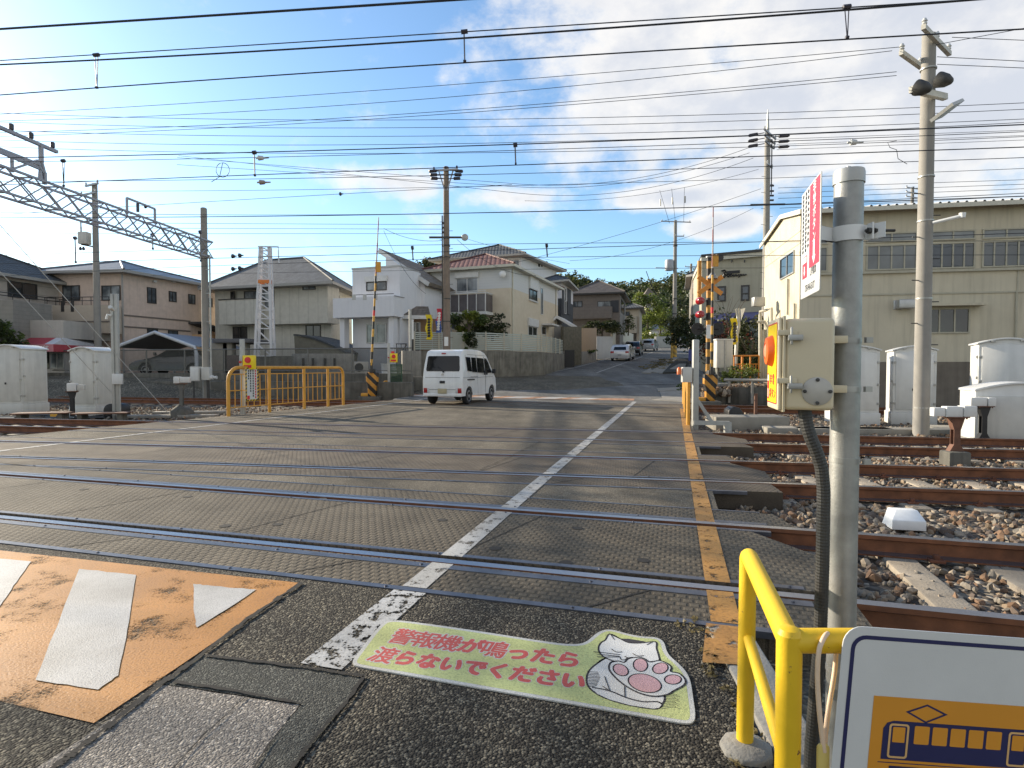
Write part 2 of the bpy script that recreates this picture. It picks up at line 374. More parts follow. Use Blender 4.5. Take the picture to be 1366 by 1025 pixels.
def text_geo(body, size, fat=0.):
    k = (body, fat)
    if k not in _tx:
        cu = bpy.data.curves.new('letters', 'FONT'); cu.body = body; cu.align_x = 'CENTER'; cu.align_y = 'CENTER'; cu.offset = fat; cu.resolution_u = 3
        o = bpy.data.objects.new('letters', cu); C.objects.link(o)
        dg = bpy.context.evaluated_depsgraph_get(); dg.update()
        me = bpy.data.meshes.new_from_object(o.evaluated_get(dg))
        _tx[k] = ([tuple(v.co) for v in me.vertices], [tuple(p.vertices) for p in me.polygons])
        bpy.data.objects.remove(o); bpy.data.curves.remove(cu); bpy.data.meshes.remove(me)
    vs, fs = _tx[k]; return [(x*size, y*size, z) for x, y, z in vs], fs
def frameM(o, x, y):
    """matrix with local x and y along the given world directions"""
    x = Vector(x).normalized(); z = x.cross(Vector(y)).normalized(); y = z.cross(x)
    M = Matrix((x, y, z)).transposed().to_4x4(); M.translation = Vector(o); return M
def ordinal(n):
    w = ['first', 'second', 'third', 'fourth', 'fifth', 'sixth', 'seventh', 'eighth', 'ninth', 'tenth', 'eleventh', 'twelfth', 'thirteenth', 'fourteenth', 'fifteenth',
         'sixteenth', 'seventeenth', 'eighteenth', 'nineteenth', 'twentieth', 'twenty-first', 'twenty-second', 'twenty-third', 'twenty-fourth', 'twenty-fifth', 'twenty-sixth', 'twenty-seventh', 'twenty-eighth', 'twenty-ninth', 'thirtieth']
    return w[n]
def leaves(mb, c, rad, n, size, seed, clumps=14, mi=(0,), hollow=.55, rz=1.):
    """leaf-sized faces in clumps through an uneven crown"""
    r = random.Random(seed); c = Vector(c); cl = []
    for i in range(clumps):
        d = Vector((r.gauss(0, 1), r.gauss(0, 1), r.gauss(0, 1))).normalized(); k = r.uniform(hollow, 1.0)
        cl.append((Vector((d.x*rad[0]*k, d.y*rad[1]*k, d.z*rad[2]*k)), r.uniform(.28, .5), mi[r.randrange(len(mi))]))
    vs = []; fs = []; ms = []
    for i in range(n):
        p, cr, m_ = cl[r.randrange(clumps)]
        d = Vector((r.gauss(0, 1), r.gauss(0, 1), r.gauss(0, 1))).normalized()*(r.random()**.45)*cr
        q = c+p+Vector((d.x*rad[0], d.y*rad[1], d.z*rad[2]))
        a = Vector((r.gauss(0, 1), r.gauss(0, 1), r.gauss(0, .7))).normalized(); b = a.orthogonal().normalized()
        b = (b*math.cos(r.random()*6.3)+a.cross(b)*math.sin(r.random()*6.3)).normalized()
        s = size*r.uniform(.6, 1.4); k = len(vs)
        vs += [q-a*s, q+b*s*.5, q+a*s, q-b*s*.5]; fs.append((k, k+1, k+2, k+3)); ms.append(m_)
    k = len(mb.v); mb.v += [tuple(v) for v in vs]; mb.f += [tuple(i+k for i in f) for f in fs]; mb.m += ms
    return cl
# ================================================================== ground, road, crossing
asph = asphalt_mat('asphalt_coarse', (.022, .019, .015), (.105, .094, .072), 105, .009, .22)
asph_fine = asphalt_mat('asphalt_worn', (.084, .072, .054), (.165, .145, .112), 140, .005, .25, stain=.35)
asph_far = asphalt_mat('asphalt_street', (.095, .092, .085), (.165, .16, .148), 120, .004, .2, stain=.28)
asph_patch = asphalt_mat('asphalt_patch', (.03, .031, .028), (.075, .075, .065), 150, .004, .15)
conc_slab = asphalt_mat('concrete_slab', (.11, .10, .09), (.22, .20, .175), 130, .006, .18)
deck_a = deck_mat('deck_weave', (.090, .074, .053), (.165, .138, .10), R(-16), .066, .056, .010)
deck_b = deck_mat('deck_weave_far', (.105, .083, .06), (.18, .147, .108), R(-10.5), .066, .056, .009)
rail_m = steel_mat('rail_steel', (.17, .065, .028), top=(.30, .31, .35), rough=.3)
rail_rust = steel_mat('rail_rusty', (.11, .045, .022), top=(.16, .095, .06), rough=.45)
bar_m = mat('edge_steel', (.13, .135, .16), .42, .75, .3, 9)
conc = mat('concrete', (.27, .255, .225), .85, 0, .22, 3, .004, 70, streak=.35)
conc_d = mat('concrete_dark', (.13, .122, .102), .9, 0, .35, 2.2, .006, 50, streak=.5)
conc_l = mat('concrete_light', (.27, .25, .21), .85, 0, .18, 4, .003, 90)
ballast_m = asphalt_mat('ballast_bed', (.05, .042, .034), (.19, .165, .13), 17, .05, .25)
soil = asphalt_mat('dry_soil', (.07, .06, .045), (.16, .14, .10), 30, .02, .3)

class Ln:
    """a straight line on the ground: point + heading, with sideways offsets"""
    def __init__(s, p, ang): s.p = Vector((p[0], p[1])); s.a = ang; s.d = Vector((math.cos(ang), math.sin(ang))); s.n = Vector((-s.d.y, s.d.x))
    def off(s, k): return Ln(s.p+s.n*k, s.a)
    def at(s, x): return s.p+s.d*((x-s.p.x)/s.d.x)
    def cut(s, o):
        den = s.d.x*o.d.y-s.d.y*o.d.x; w = o.p-s.p
        return s.p+s.d*((w.x*o.d.y-w.y*o.d.x)/den)
def through(a, b):
    a = Vector((a[0], a[1])); b = Vector((b[0], b[1])); return Ln(a, math.atan2(b.y-a.y, b.x-a.x))
A1 = Ln(gp(943, 784), R(-15.97)); A2 = A1.off(1.457)
B1 = Ln(gp(935, 642), R(-10.3)); B2 = B1.off(1.52)
C1 = Ln(gp(935, 590.5), R(-11.0)); C2 = C1.off(1.54)
D1 = Ln(gp(1000, 545.5), R(-12.5)); D2 = D1.off(1.54)
tracks = [('nearest', A1, A2), ('second', B1, B2), ('third', C1, C2), ('farthest', D1, D2)]
edgeR = through(gp(974, 776), gp(923, 580))            # right rim of the orange edge line
edgeL = through((-9.41, 10.59), (-5.76, 19.73))        # left rim of the crossing
# --- ground sheets
g = MB(); xs = list(range(-160, 200, 8)); ys = [-30, -15, -8, -4, 0, 4, 8, 12, 16, 20, 23, 25, 27, 29, 32, 36, 40, 46, 52, 60, 70, 80, 95, 110, 130, 150, 180, 230, 300, 420]
def gz(x, y):
    if y < 23: return -.30
    w = smooth(23, 28, y); left = smooth(2, -6, x-.2*(y-23))*smooth(24.5, 27.5, y)
    return -.30*(1-w)+w*(road_z(y)-.06)*(1-left)+left*max(.85, road_z(y)-.06)*w+(-.25 if False else 0)
vs = [(x, y, gz(x, y)) for y in ys for x in xs]; nx = len(xs)
g.add(vs, [(j*nx+i, j*nx+i+1, (j+1)*nx+i+1, (j+1)*nx+i) for j in range(len(ys)-1) for i in range(nx-1)])
g.build('ground', soil, kind='structure')
b = MB(); vs = [];
bx = [-60, -40, -25, -14, -8, -4, 0, 2, 4, 6, 9, 13, 20, 40]; by = [-12, 0, 2, 3, 4, 5, 6.5, 8, 10, 12, 14, 17, 20, 23, 26.3]
def bz(x, y): return -.185-.02*math.sin(x*1.3+y*.8)
vs = [(x, y-.2*x if y > 0 else y, bz(x, y)) for y in by for x in bx]; nx = len(bx)
b.add(vs, [(j*nx+i, j*nx+i+1, (j+1)*nx+i+1, (j+1)*nx+i) for j in range(len(by)-1) for i in range(nx-1)])
b.build('track_bed', ballast_m, kind='structure')
# --- rows of the crossing: asphalt strips and cast panels, nearest first
rows = []
FL = .105
for nm, p, q in tracks: rows += [('deck', p.off(-.47), p.off(-.045), nm, 'before'), ('deck', p.off(FL), q.off(-FL), nm, 'between'), ('deck', q.off(.045), q.off(.47), nm, 'behind')]
def quad_row(n0, n1, ext_near, ext_far, z0, z1, cham=None, left=None):
    """slab between two lines from the left rim to the right rim plus an overhang"""
    eL = edgeL if left is None else left
    a, d = n0.cut(eL), n1.cut(eL); b_, c = n0.cut(edgeR)+n0.d*ext_near, n1.cut(edgeR)+n1.d*ext_far
    if cham: return [a, b_, n0.cut(edgeR)*(1-cham)+n1.cut(edgeR)*cham+n0.d*ext_near, c, d]
    return [a, b_, c, d]
def slab(poly, z0, z1, name, m_, **kw):
    mb = MB(); mb.prism([(p.x, p.y, z0) for p in poly], (0, 0, z1-z0)); return mb.build(name, m_, smooth_=0, **kw)
pos = {'before': 'in front of', 'between': 'between the rails of', 'behind': 'behind'}
exts = {('nearest', 'before'): (.62, .62, None), ('nearest', 'between'): (.62, .22, .55), ('nearest', 'behind'): (.62, .5, None),
        ('second', 'before'): (.75, .7, None), ('second', 'between'): (.75, .35, .5), ('second', 'behind'): (.5, .4, None),
        ('third', 'before'): (.9, .8, None), ('third', 'between'): (.9, .3, .4), ('third', 'behind'): (.4, .3, None)}
paint_rows = []
for _, n0, n1, nm, w in rows:
    e = exts.get((nm, w), (.3, .3, None))
    m_ = deck_a if nm == 'nearest' else (deck_b if nm in ('second', 'third') else asph_fine)
    slab(quad_row(n0, n1, e[0], e[1], 0, 0, e[2]), -.19, 0.0, 'crossing_slab', m_, label='brown basket-weave crossing slabs %s the %s track' % (pos[w], nm), cat='crossing slab', group='cast slabs of the level crossing')
    paint_rows.append((n0, n1))
near_edge = A1.off(-.53)
strips = [(A2.off(.47), B1.off(-.47)), (B2.off(.47), C1.off(-.47)), (C2.off(.47), D1.off(-.47))]
for n0, n1 in strips:
    slab(quad_row(n0, n1, .06, .06, 0, 0), -.22, -.003, 'road', asph_fine, kind='structure'); paint_rows.append((n0, n1))
# far apron: from the last track to the foot of the hill street
# near approach
pr = [Vector((-9, -7)), Vector((.93, -7)), near_edge.cut(edgeR), near_edge.at(-9)]
pr[1] = through(gp(948, 835), gp(985, 1020)).at(.9) if False else Vector((.80, -7))
slab([Vector((-12, -7)), Vector((.74, -7)), Vector((.74, 1.4)), near_edge.cut(edgeR.off(.13)), near_edge.at(-12)], -.25, -.003, 'road', asph, kind='structure')
paint_rows.append((Ln((0, 2.2), R(-12)), near_edge))
# the street beyond: one strip of cross sections that climbs and bends right
sec = [(21.2, -5.3, 7.0), (23, -4.7, 7.6), (25, -3.9, 8.6), (27, -3.1, 9.3), (29, -2.1, 10.0), (31.6, -1.0, 10.6), (35, .6, 11.6), (39, 2.3, 12.9), (44, 4.5, 14.6), (50, 7.1, 16.8), (55, 9.1, 18.3), (62, 11.9, 20.8), (70, 14.9, 23.2), (80, 18.3, 26.3), (95, 23, 30.5), (110, 27.4, 35), (125, 31.5, 39.5), (150, 38, 47)]
s0 = D2.off(.47); vs = []
a0, b0 = s0.cut(edgeL), s0.cut(edgeR)
vs = [(a0.x, a0.y, -.003), (b0.x+.1, b0.y, -.003)]
for y, l, r_ in sec[1:]: vs += [(l, y, road_z(y)-.003), (r_, y, road_z(y)-.003)]
road2 = MB().add(vs, [(2*i, 2*i+1, 2*i+3, 2*i+2) for i in range(len(vs)//2-1)]).build('street', asph_far, kind='structure')
paint_rows.append((s0, s0.off(9)))
# --- rails
def rail_prof():
    return [(-.036, 0), (.036, 0), (.036, -.03), (.012, -.042), (.012, -.125), (.065, -.138), (.065, -.15), (-.065, -.15), (-.065, -.138), (-.012, -.125), (-.012, -.042), (-.036, -.03)]
def rail(line, x0, x1, m_, lab):
    mb = MB(); a, b_ = line.at(x0), line.at(x1)
    mb.prism([(a.x+line.n.x*o, a.y+line.n.y*o, z+.006) for o, z in rail_prof()], (b_.x-a.x, b_.y-a.y, 0))
    mb.build('rail', m_, bevel=0, smooth_=0, label=lab, cat='rail', group='rails of the four tracks')
for nm, p, q in tracks:
    mm = rail_m
    for ln, w in ((p, 'near'), (q, 'far')):
        rail(ln, -55, 32, mm, '%s steel rail of the %s track across the level crossing' % (w, nm))
# steel edge bars and guard rails along the panels
bars = [(A1.off(-.50), .05, 'front edge of the nearest panels'), (A1.off(-.10), .07, 'outer side of the nearest rail'), (A1.off(FL+.03), .05, 'inner lip of the nearest flangeway'), (A2.off(.09), .07, 'outer side of the second rail'),
        (A2.off(.49), .03, 'rear edge of the nearest panels'), (B1.off(-.49), .04, 'front edge of the second track panels'), (B1.off(FL+.03), .05, 'inner lip of the second track flangeway'), (B2.off(.49), .03, 'rear edge of the second track panels'),
        (C1.off(-.49), .04, 'front edge of the third track panels'), (C2.off(-FL-.03), .04, 'far lip of the third track flangeway'), (B2.off(-FL-.03), .045, 'far lip of the second track flangeway'), (A2.off(-FL-.03), .045, 'far lip of the nearest flangeway')]
for ln, w, lab in bars:
    a, b_ = ln.cut(edgeL), ln.cut(edgeR)+ln.d*.4
    mb = MB(); o = ln.n*w/2; mb.prism([(a.x-o.x, a.y-o.y, -.03), (b_.x-o.x, b_.y-o.y, -.03), (b_.x+o.x, b_.y+o.y, -.03), (a.x+o.x, a.y+o.y, -.03)], (0, 0, .0335))
    L_ = (b_-a).length; k = 0.9
    while k < L_:                                   # bolt heads
        p = a+ln.d*k; mb.lathe([(.010, .003), (.010, .009), (.004, .011)], 6, M=Matrix.Translation((p.x, p.y, 0))); k += 1.1
    mb.build('edge_bar', bar_m, label='dark steel bar along the '+lab, cat='steel bar', group='steel bars along the crossing panels')
# panel joints and round lifting plugs: thin dark inlays
jm = mat('joint_dark', (.018, .016, .014), .9)
jb = MB()
for nm, p, q in tracks[:3]:
    for k in range(-6, 4):
        for n0, n1, dx in ((p.off(FL), q.off(-FL), 0), (p.off(-.47), p.off(-.09), .8)):
            a, b_ = n0.at(k*1.8+dx-.4), n1.at(k*1.8+dx-.4+.75*1.0 if n1 is not None else 0)
            b_ = a+n0.n*((n1.p-n0.p).dot(n0.n)) + n0.d*.35
            if a.x < n0.cut(edgeL).x+.3 or b_.x > n0.cut(edgeR).x+.2: continue
            d = (b_-a).normalized(); o = Vector((-d.y, d.x))*.006
            jb.poly([(a.x-o.x, a.y-o.y, .003), (b_.x-o.x, b_.y-o.y, .003), (b_.x+o.x, b_.y+o.y, .003), (a.x+o.x, a.y+o.y, .003)])
for x, y in ((590, 694), (770, 705), (660, 732), (858, 748), (755, 751), (250, 663), (430, 666), (112, 653), (300, 702), (370, 700)):
    p = gp(x, y); jb.poly([(p.x+.045*math.cos(t*.628), p.y+.045*math.sin(t*.628), .003) for t in range(10)])
jb.build('panel_joints', jm, kind='structure', smooth_=0)
# --- painted markings, cut to each row so that no paint bridges a flangeway
white_m = worn_paint('white_line', (.42, .41, .385), .54, 9, 95, sharp=.10)
white_rough = worn_paint('white_line_rough', (.46, .46, .45), .515, 18, 75, sharp=.06)
white_stripe = worn_paint('white_stripe', (.46, .45, .43), .80, 4, 160)
orange_m = worn_paint('orange_paint', (.46, .20, .032), .53, 3.4, 90, sharp=.13)
orange_edge = worn_paint('orange_edge', (.44, .22, .05), .555, 10, 60, sharp=.12); orange_far = worn_paint('orange_far', (.44, .23, .12), .54, 5, 60, sharp=.12)
def marking(name, eA, eB, m_, z=.004, skip=()):
    mb = MB()
    for i, (n0, n1) in enumerate(paint_rows):
        if i in skip: continue
        q = [n0.cut(eA), n0.cut(eB), n1.cut(eB), n1.cut(eA)]; mb.poly([(p.x, p.y, z) for p in q])
    return mb.build(name, m_, kind='structure', smooth_=0)
wl = through(gp(425, 892), gp(848, 535)); NR = len(paint_rows)
near_i = 15; far_i = 16
marking('white_lane_line', wl.off(.075), wl.off(-.075), white_m, skip=(near_i, far_i, 9, 10, 11))
mb = MB()
for i in (9, 10, 11, 14, 16):
    n0, n1 = paint_rows[i] if i != 16 else (s0, Ln(gp(848, 535.5), R(-12)))
    q = [n0.cut(wl.off(.075)), n0.cut(wl.off(-.075)), n1.cut(wl.off(-.075)), n1.cut(wl.off(.075))]
    if i != 14: mb.poly([(p.x, p.y, .0045) for p in q])
mb.build('white_lane_line', white_m, kind='structure', smooth_=0)
n0, n1 = Ln(gp(425, 889), R(-16)), near_edge
q = [n0.cut(wl.off(.10)), n0.cut(wl.off(-.10)), n1.cut(wl.off(-.10)), n1.cut(wl.off(.10))]
MB().poly([(p.x, p.y, .002) for p in q]).build('white_lane_line', white_rough, kind='structure', smooth_=0)
wl2 = through(gp(0, 602), gp(512, 540))
marking('white_side_line', wl2.off(.06), wl2.off(-.06), white_m, skip=(near_i, far_i))
MB().poly([(*s0.cut(wl2.off(.06)), .004), (*s0.cut(wl2.off(-.06)), .004), (-3.0, 25, .09), (-3.12, 25, .09)]).build('white_side_line', white_m, kind='structure', smooth_=0)
oe = through(gp(939, 766), gp(912, 580))
marking('orange_edge_line', edgeR, oe, orange_edge, skip=(near_i, far_i, 9, 10, 11))
# near orange apron with white hatching
def gpoly(pts, z): return [tuple(gp(x, y, 0)[:2])+(z,) for x, y in pts]
oz = MB(); oz.poly(gpoly([(-60, 728), (400, 778), (360, 806), (245, 885), (125, 965), (-60, 922)], .001)); oz.build('orange_zone', orange_m, kind='structure', smooth_=0)
ws = MB()
for pl in ([(106, 760), (181, 768), (170, 842), (157, 903), (131, 921), (47, 909)], [(258, 780), (285, 783), (342, 788), (262, 839), (258, 812)], [(-60, 741), (41, 750), (18, 783), (-2, 812), (-60, 806)]):
    r2 = random.Random(3); q = []
    for i, (x, y) in enumerate(pl):
        x2, y2 = pl[(i+1) % len(pl)]
        for k in range(6): q.append((x+(x2-x)*k/6+r2.uniform(-.8, .8), y+(y2-y)*k/6+r2.uniform(-.6, .6)))
    ws.poly(gpoly(q, .0045))
ws.build('white_hatching', white_stripe, kind='structure', smooth_=0)
# far orange apron with white hatching
f0, f1 = Vector((-4.6, 24.2)), Vector((4.75, 21.95)); fd = (f1-f0).normalized(); fn = Vector((-fd.y, fd.x)); LL = (f1-f0).length
zf = lambda p: road_z(p.y)+.004
def fp(u, v, dz=0): p = f0+fd*u+fn*v; return (p.x, p.y, zf(p)+dz)
fz = MB(); fw = MB(); k = 0
while k < LL-.5: fz.poly([fp(k, 0), fp(k+.5, 0), fp(k+.5, 1.0), fp(k, 1.0)]); k += .5
k = 0
while k < LL-2.0: fw.poly([fp(k+.2, .08, .004), fp(k+1.0, .08, .004), fp(k+1.5, .92, .004), fp(k+.7, .92, .004)]); k += 1.35
fz.build('orange_zone', orange_far, kind='structure', smooth_=0); fw.build('white_hatching', white_stripe, kind='structure', smooth_=0)
# street lines
def ground_hit(px, py):
    """pixel on the climbing street"""
    lo_, hi = 21., 140.
    for _ in range(50):
        mid = (lo_+hi)/2
        if at(px, py, mid).z > road_z(mid): lo_ = mid
        else: hi = mid
    return at(px, py, lo_)
def street_line(px, w, m_, name):
    P = [ground_hit(*p) for p in px]; Q = []
    for a, b_ in zip(P, P[1:]):
        n = max(1, int((b_-a).length/2.5)); Q += [a+(b_-a)*i/n for i in range(n)]
    Q.append(P[-1]); mb = MB()
    for a, b_ in zip(Q, Q[1:]):
        d = (b_-a).normalized(); o = Vector((d.y, -d.x, 0))*w/2
        za, zb = road_z(a.y)+.006, road_z(b_.y)+.006
        mb.poly([(a.x-o.x, a.y-o.y, za), (a.x+o.x, a.y+o.y, za), (b_.x+o.x, b_.y+o.y, zb), (b_.x-o.x, b_.y-o.y, zb)])
    mb.build(name, m_, kind='structure', smooth_=0)
street_line([(596, 509), (664, 505.5), (700, 501), (740, 496), (770, 490), (800, 482), (813, 478)], .16, white_m, 'street_side_line')
street_line([(796, 497.5), (857, 476)], .16, white_m, 'street_centre_line')
street_line([(863, 473), (871, 470)], .16, white_m, 'street_centre_line')
street_line([(875, 468.5), (882, 466.5)], .16, white_m, 'street_centre_line')
street_line([(838, 512), (908, 512.8)], .5, white_m, 'stop_line')
# pavement on the right of the street: kerbed slabs
def walk(px, z, m_, name='pavement'):
    P = [ground_hit(*p) for p in px]; mb = MB(); mb.prism([(p.x, p.y, road_z(p.y)-.05) for p in P], (0, 0, .05+z)); return mb.build(name, m_, kind='structure', smooth_=0)
walk([(866, 497), (899, 478), (905, 478), (884, 499)], .05, conc_l)
walk([(884, 499), (903, 480), (918, 479), (914, 498)], .10, asph_patch)
walk([(893, 494.5), (906, 487), (916, 487), (911, 495)], .107, conc_l)
walk([(856, 498.3), (868, 492), (870, 496), (868, 498.8)], .06, conc_l)
walk([(876, 519), (912, 517), (913, 521), (878, 523)], .03, conc_l); walk([(880, 523), (914, 521), (918, 532), (884, 532)], .02, conc)
walk([(892, 531.2), (914, 530), (915, 537), (870, 534)], .03, conc)
wd = MB(); leaf_g = [leaf_mat('dry_grass', (.20, .16, .06)), leaf_mat('weed_green', (.07, .10, .02))]
for x, y in ((872, 492), (878, 489), (884, 485.5), (890, 482.5)):
    p = ground_hit(x, y); leaves(wd, (p.x, p.y, p.z+.1), (.9, 1.2, .13), 260, .06, x, 8, (0,))
p = ground_hit(911, 521); leaves(wd, (p.x, p.y, p.z+.1), (.45, .5, .16), 160, .06, 3, 8, (1,))
wd.build('roadside_weeds', leaf_g, kind='stuff', label='dry weeds along the street kerb', smooth_=0)
# --- near-left repairs
def inlay(px, m_, z, name='road_patch', jit=.5):
    r2 = random.Random(len(px)); q = []
    for i, (x, y) in enumerate(px):
        x2, y2 = px[(i+1) % len(px)]
        for k in range(5): q.append((x+(x2-x)*k/5+r2.uniform(-jit, jit), y+(y2-y)*k/5+r2.uniform(-jit, jit)))
    return MB().poly(gpoly(q, z)).build(name, m_, kind='structure', smooth_=0)
inlay([(215, 914), (260, 920), (400, 941), (364, 985), (330, 1050), (10, 1050), (110, 985)], conc_slab, .0005)
inlay([(266, 873), (412, 892), (486, 905), (448, 955), (372, 1050), (326, 1050), (365, 985), (402, 940), (262, 919), (214, 913)], asph_patch, .001)
gp_m = mat('crack_dark', (.012, .011, .010), .95)
def crack(px, w=.007, seed=1):
    r2 = random.Random(seed); q = []
    for a, b_ in zip(px, px[1:]):
        for k in range(8): q.append((a[0]+(b_[0]-a[0])*k/8+r2.uniform(-1, 1), a[1]+(b_[1]-a[1])*k/8+r2.uniform(-.7, .7)))
    q.append(px[-1]); P = [gp(*p) for p in q]; mb = MB()
    for i, (a, b_) in enumerate(zip(P, P[1:])):
        d = (b_-a).normalized(); o = Vector((d.y, -d.x, 0))*w/2*(.6+r2.random())
        mb.poly([(a.x-o.x, a.y-o.y, .0075), (a.x+o.x, a.y+o.y, .0075), (b_.x+o.x, b_.y+o.y, .0075), (b_.x-o.x, b_.y-o.y, .0075)])
    mb.build('road_crack', gp_m, kind='structure', smooth_=0)
crack([(272, 876), (340, 884), (420, 894), (486, 904)], .014, 2); crack([(486, 904), (462, 938), (420, 985), (380, 1040)], .012, 3)
crack([(232, 912), (300, 921), (402, 941)], .012, 4); crack([(402, 778), (330, 828), (255, 885), (200, 926), (120, 990), (60, 1035)], .022, 5)
crack([(366, 985), (330, 1040)], .006, 6); crack([(330, 930), (270, 985), (220, 1040)], .004, 8)
crack([(720, 590), (690, 605), (640, 628)], .01, 9)
# --- right margin: broken kerb with grass tufts and the sunken soil where the railing stands
kb = MB()
kb.prism([(p.x, p.y, -.25) for p in [near_edge.cut(edgeR.off(.17)), near_edge.cut(edgeR.off(-.03)), Vector((.95, 1.2)), Vector((.80, 1.2))]], (0, 0, .25+.012))
kb.build('kerb', conc, kind='structure', bevel=.01)
MB().poly([(*near_edge.cut(edgeR.off(.17)), .0165), (*near_edge.cut(edgeR.off(-.03)), .0165), (.985, 2.42, .0165), (.815, 2.44, .0165)]).build('orange_edge_line', worn_paint('orange_edge_worn', (.43, .21, .05), .52, 11, 50, sharp=.12), kind='structure', smooth_=0)
sl = MB(); sl.add([(.9, -4, -.06), (6, -4, -.10), (6, 1.8, -.16), (1.2, 2.9, -.16), (.9, 2.4, -.08)], [(0, 1, 2, 3, 4)]); sl.build('verge_soil', soil, kind='structure')
tb = MB()
r3 = random.Random(8)
for i in range(26):
    y = r3.uniform(1.4, 2.9); x = .77+.05*r3.gauss(0, 1)+.10*(y-1.4)
    leaves(tb, (x, y, .004), (.03, .05, .012), 16, .011, i, 4)
tb.build('kerb_grass', leaf_mat('straw', (.24, .19, .09)), kind='stuff', label='dry grass tufts in the kerb joint', smooth_=0)
ft = MB(); ft.lathe([(.095, -.1), (.085, .012), (.05, .022)], 9, M=Matrix.Translation((.785, 1.9, 0))); ft.build('railing_footing', conc, label='broken concrete footing at the foot of the yellow railing', cat='footing', bevel=.006)
# --- sleepers right of the crossing (and left where the far tracks leave it)
sl_m = mat('sleeper_concrete', (.30, .255, .195), .85, 0, .25, 6, .004, 60)
proto = None; cnt = {}
def sleepers(nm, p, q, xs_, side):
    global proto
    for i, x in enumerate(xs_):
        c = (p.at(x)+q.at(x-(q.p-p.p).dot(p.n)*math.sin(-p.a)*0))/2
        c = p.at(x)+p.n*.75
        lab = '%s concrete sleeper %s of the crossing under the %s track' % (ordinal(i), side, nm)
        if proto is None:
            mb = MB(); mb.prism([(-.13, -1.05, -.30), (.13, -1.05, -.30), (.11, -1.05, -.146), (-.11, -1.05, -.146)], (0, 2.1, 0))
            proto = mb.build('sleeper', sl_m, bevel=.012); o = proto; proto_h = o.location.z
            sleepers.z = o.location.z
        else: o = proto.copy(); C.objects.link(o)
        o.location = (c.x, c.y, sleepers.z); o.rotation_euler = (0, 0, p.a)
        setp(o, lab, 'sleeper', 'concrete sleepers under the tracks')
xr = lambda ln, k0, n, st: [ln.cut(edgeR).x+k0+i*st for i in range(n)]
sleepers('nearest', A1, A2, xr(A1, .62, 9, .62), 'right'); sleepers('second', B1, B2, xr(B1, .8, 12, .62), 'right'); sleepers('third', C1, C2, xr(C1, .9, 15, .62), 'right')
sleepers('third', C1, C2, [C1.cut(edgeL).x-.5-i*.62 for i in range(9)], 'left'); sleepers('farthest', D1, D2, [D1.cut(edgeL).x-.5-i*.62 for i in range(15)], 'left')
# rail clips beside the nearest rails
cl = MB()
for nm, p, q in tracks[:2]:
    for ln in (p, q):
        for x in xr(p, .62 if nm == 'nearest' else .8, 9, .62):
            for sgn in (-1, 1):
                c = ln.at(x)+ln.n*.085*sgn
                Mx = Matrix.Translation((c.x, c.y, -.146)) @ Matrix.Rotation(ln.a, 4, 'Z')
                cl.box((-.05, -.035, 0), (.05, .035, .022), M=Mx); cl.box((-.018, -.018, .02), (.018, .018, .055), M=Mx)
cl.build('rail_clips', mat('rust_clip', (.15, .055, .028), .8, 0, .4, 12), kind='stuff', label='rusty rail clips on the sleepers', bevel=.004)
# --- loose ballast: thousands of small stones
def stones(regions, seed, name, label, m_):
    r = np.random.default_rng(seed); V = []; Fc = []; Mi = []; base = []
    for k in range(10):
        bm = bmesh.new(); bmesh.ops.create_icosphere(bm, subdivisions=1, radius=1)
        for v in bm.verts: v.co *= .72+.5*rnd.random()
        base.append((np.array([v.co[:] for v in bm.verts]), np.array([[v.index for v in f.verts] for f in bm.faces]))); bm.free()
    off = 0
    for (fn, n, smin, smax) in regions:
        for i in range(n):
            p = fn(r)
            if p is None: continue
            bv, bf = base[r.integers(10)]; s = r.uniform(smin, smax)*np.array([r.uniform(.7, 1.3), r.uniform(.7, 1.3), r.uniform(.5, .85)])
            q = r.normal(size=4); q /= np.linalg.norm(q); w, x, y, z = q
            rot = np.array([[1-2*(y*y+z*z), 2*(x*y-z*w), 2*(x*z+y*w)], [2*(x*y+z*w), 1-2*(x*x+z*z), 2*(y*z-x*w)], [2*(x*z-y*w), 2*(y*z+x*w), 1-2*(x*x+y*y)]])
            V.append((bv*s) @ rot.T+np.array(p)); Fc.append(bf+off); Mi += [int(r.integers(len(m_)))]*len(bf); off += len(bv)
    V = np.concatenate(V); Fc = np.concatenate(Fc)
    me = bpy.data.meshes.new(name); me.from_pydata(V.tolist(), [], Fc.tolist())
    for x in m_: me.materials.append(x)
    me.polygons.foreach_set('material_index', Mi); me.update()
    o = bpy.data.objects.new(name, me); C.objects.link(o); setp(o, label, None, None, 'stuff'); return o
edges_no = [(A1, A2), (B1, B2), (C1, C2)]
def right_bed(x0, x1, n0, n1):
    def f(r):
        t = r.random(); ln = n0; x = r.uniform(x0, x1); k = (n1.p-n0.p).dot(n0.n)*t
        p = n0.at(x)+n0.n*k
        e = edgeR.cut(Ln(p, n0.a)).x+.28
        if p.x < e: return None
        for a, b_ in edges_no:
            for l in (a, b_):
                if abs((p-l.p).dot(l.n)) < .075: return None
        if p.y > 30: return None
        return (p.x, p.y, -.185+r.uniform(-.02, .025))
    return f
stm = [mat('stone_'+k, c, .85, 0, .25, 20) for k, c in (('tan', (.25, .185, .12)), ('grey', (.20, .175, .14)), ('pale', (.31, .255, .19)), ('rusty', (.20, .12, .07)), ('dark', (.12, .09, .07)))]
def left_bed(r):
    x = r.uniform(-22, -6); p = C2.at(x)+C2.n*r.uniform(.3, 6.6)
    if p.x > edgeL.cut(Ln(p, C2.a)).x-.1: return None
    for l in (D1, D2):
        if abs((p-l.p).dot(l.n)) < .08: return None
    return (p.x, p.y, -.18+r.uniform(-.02, .03))
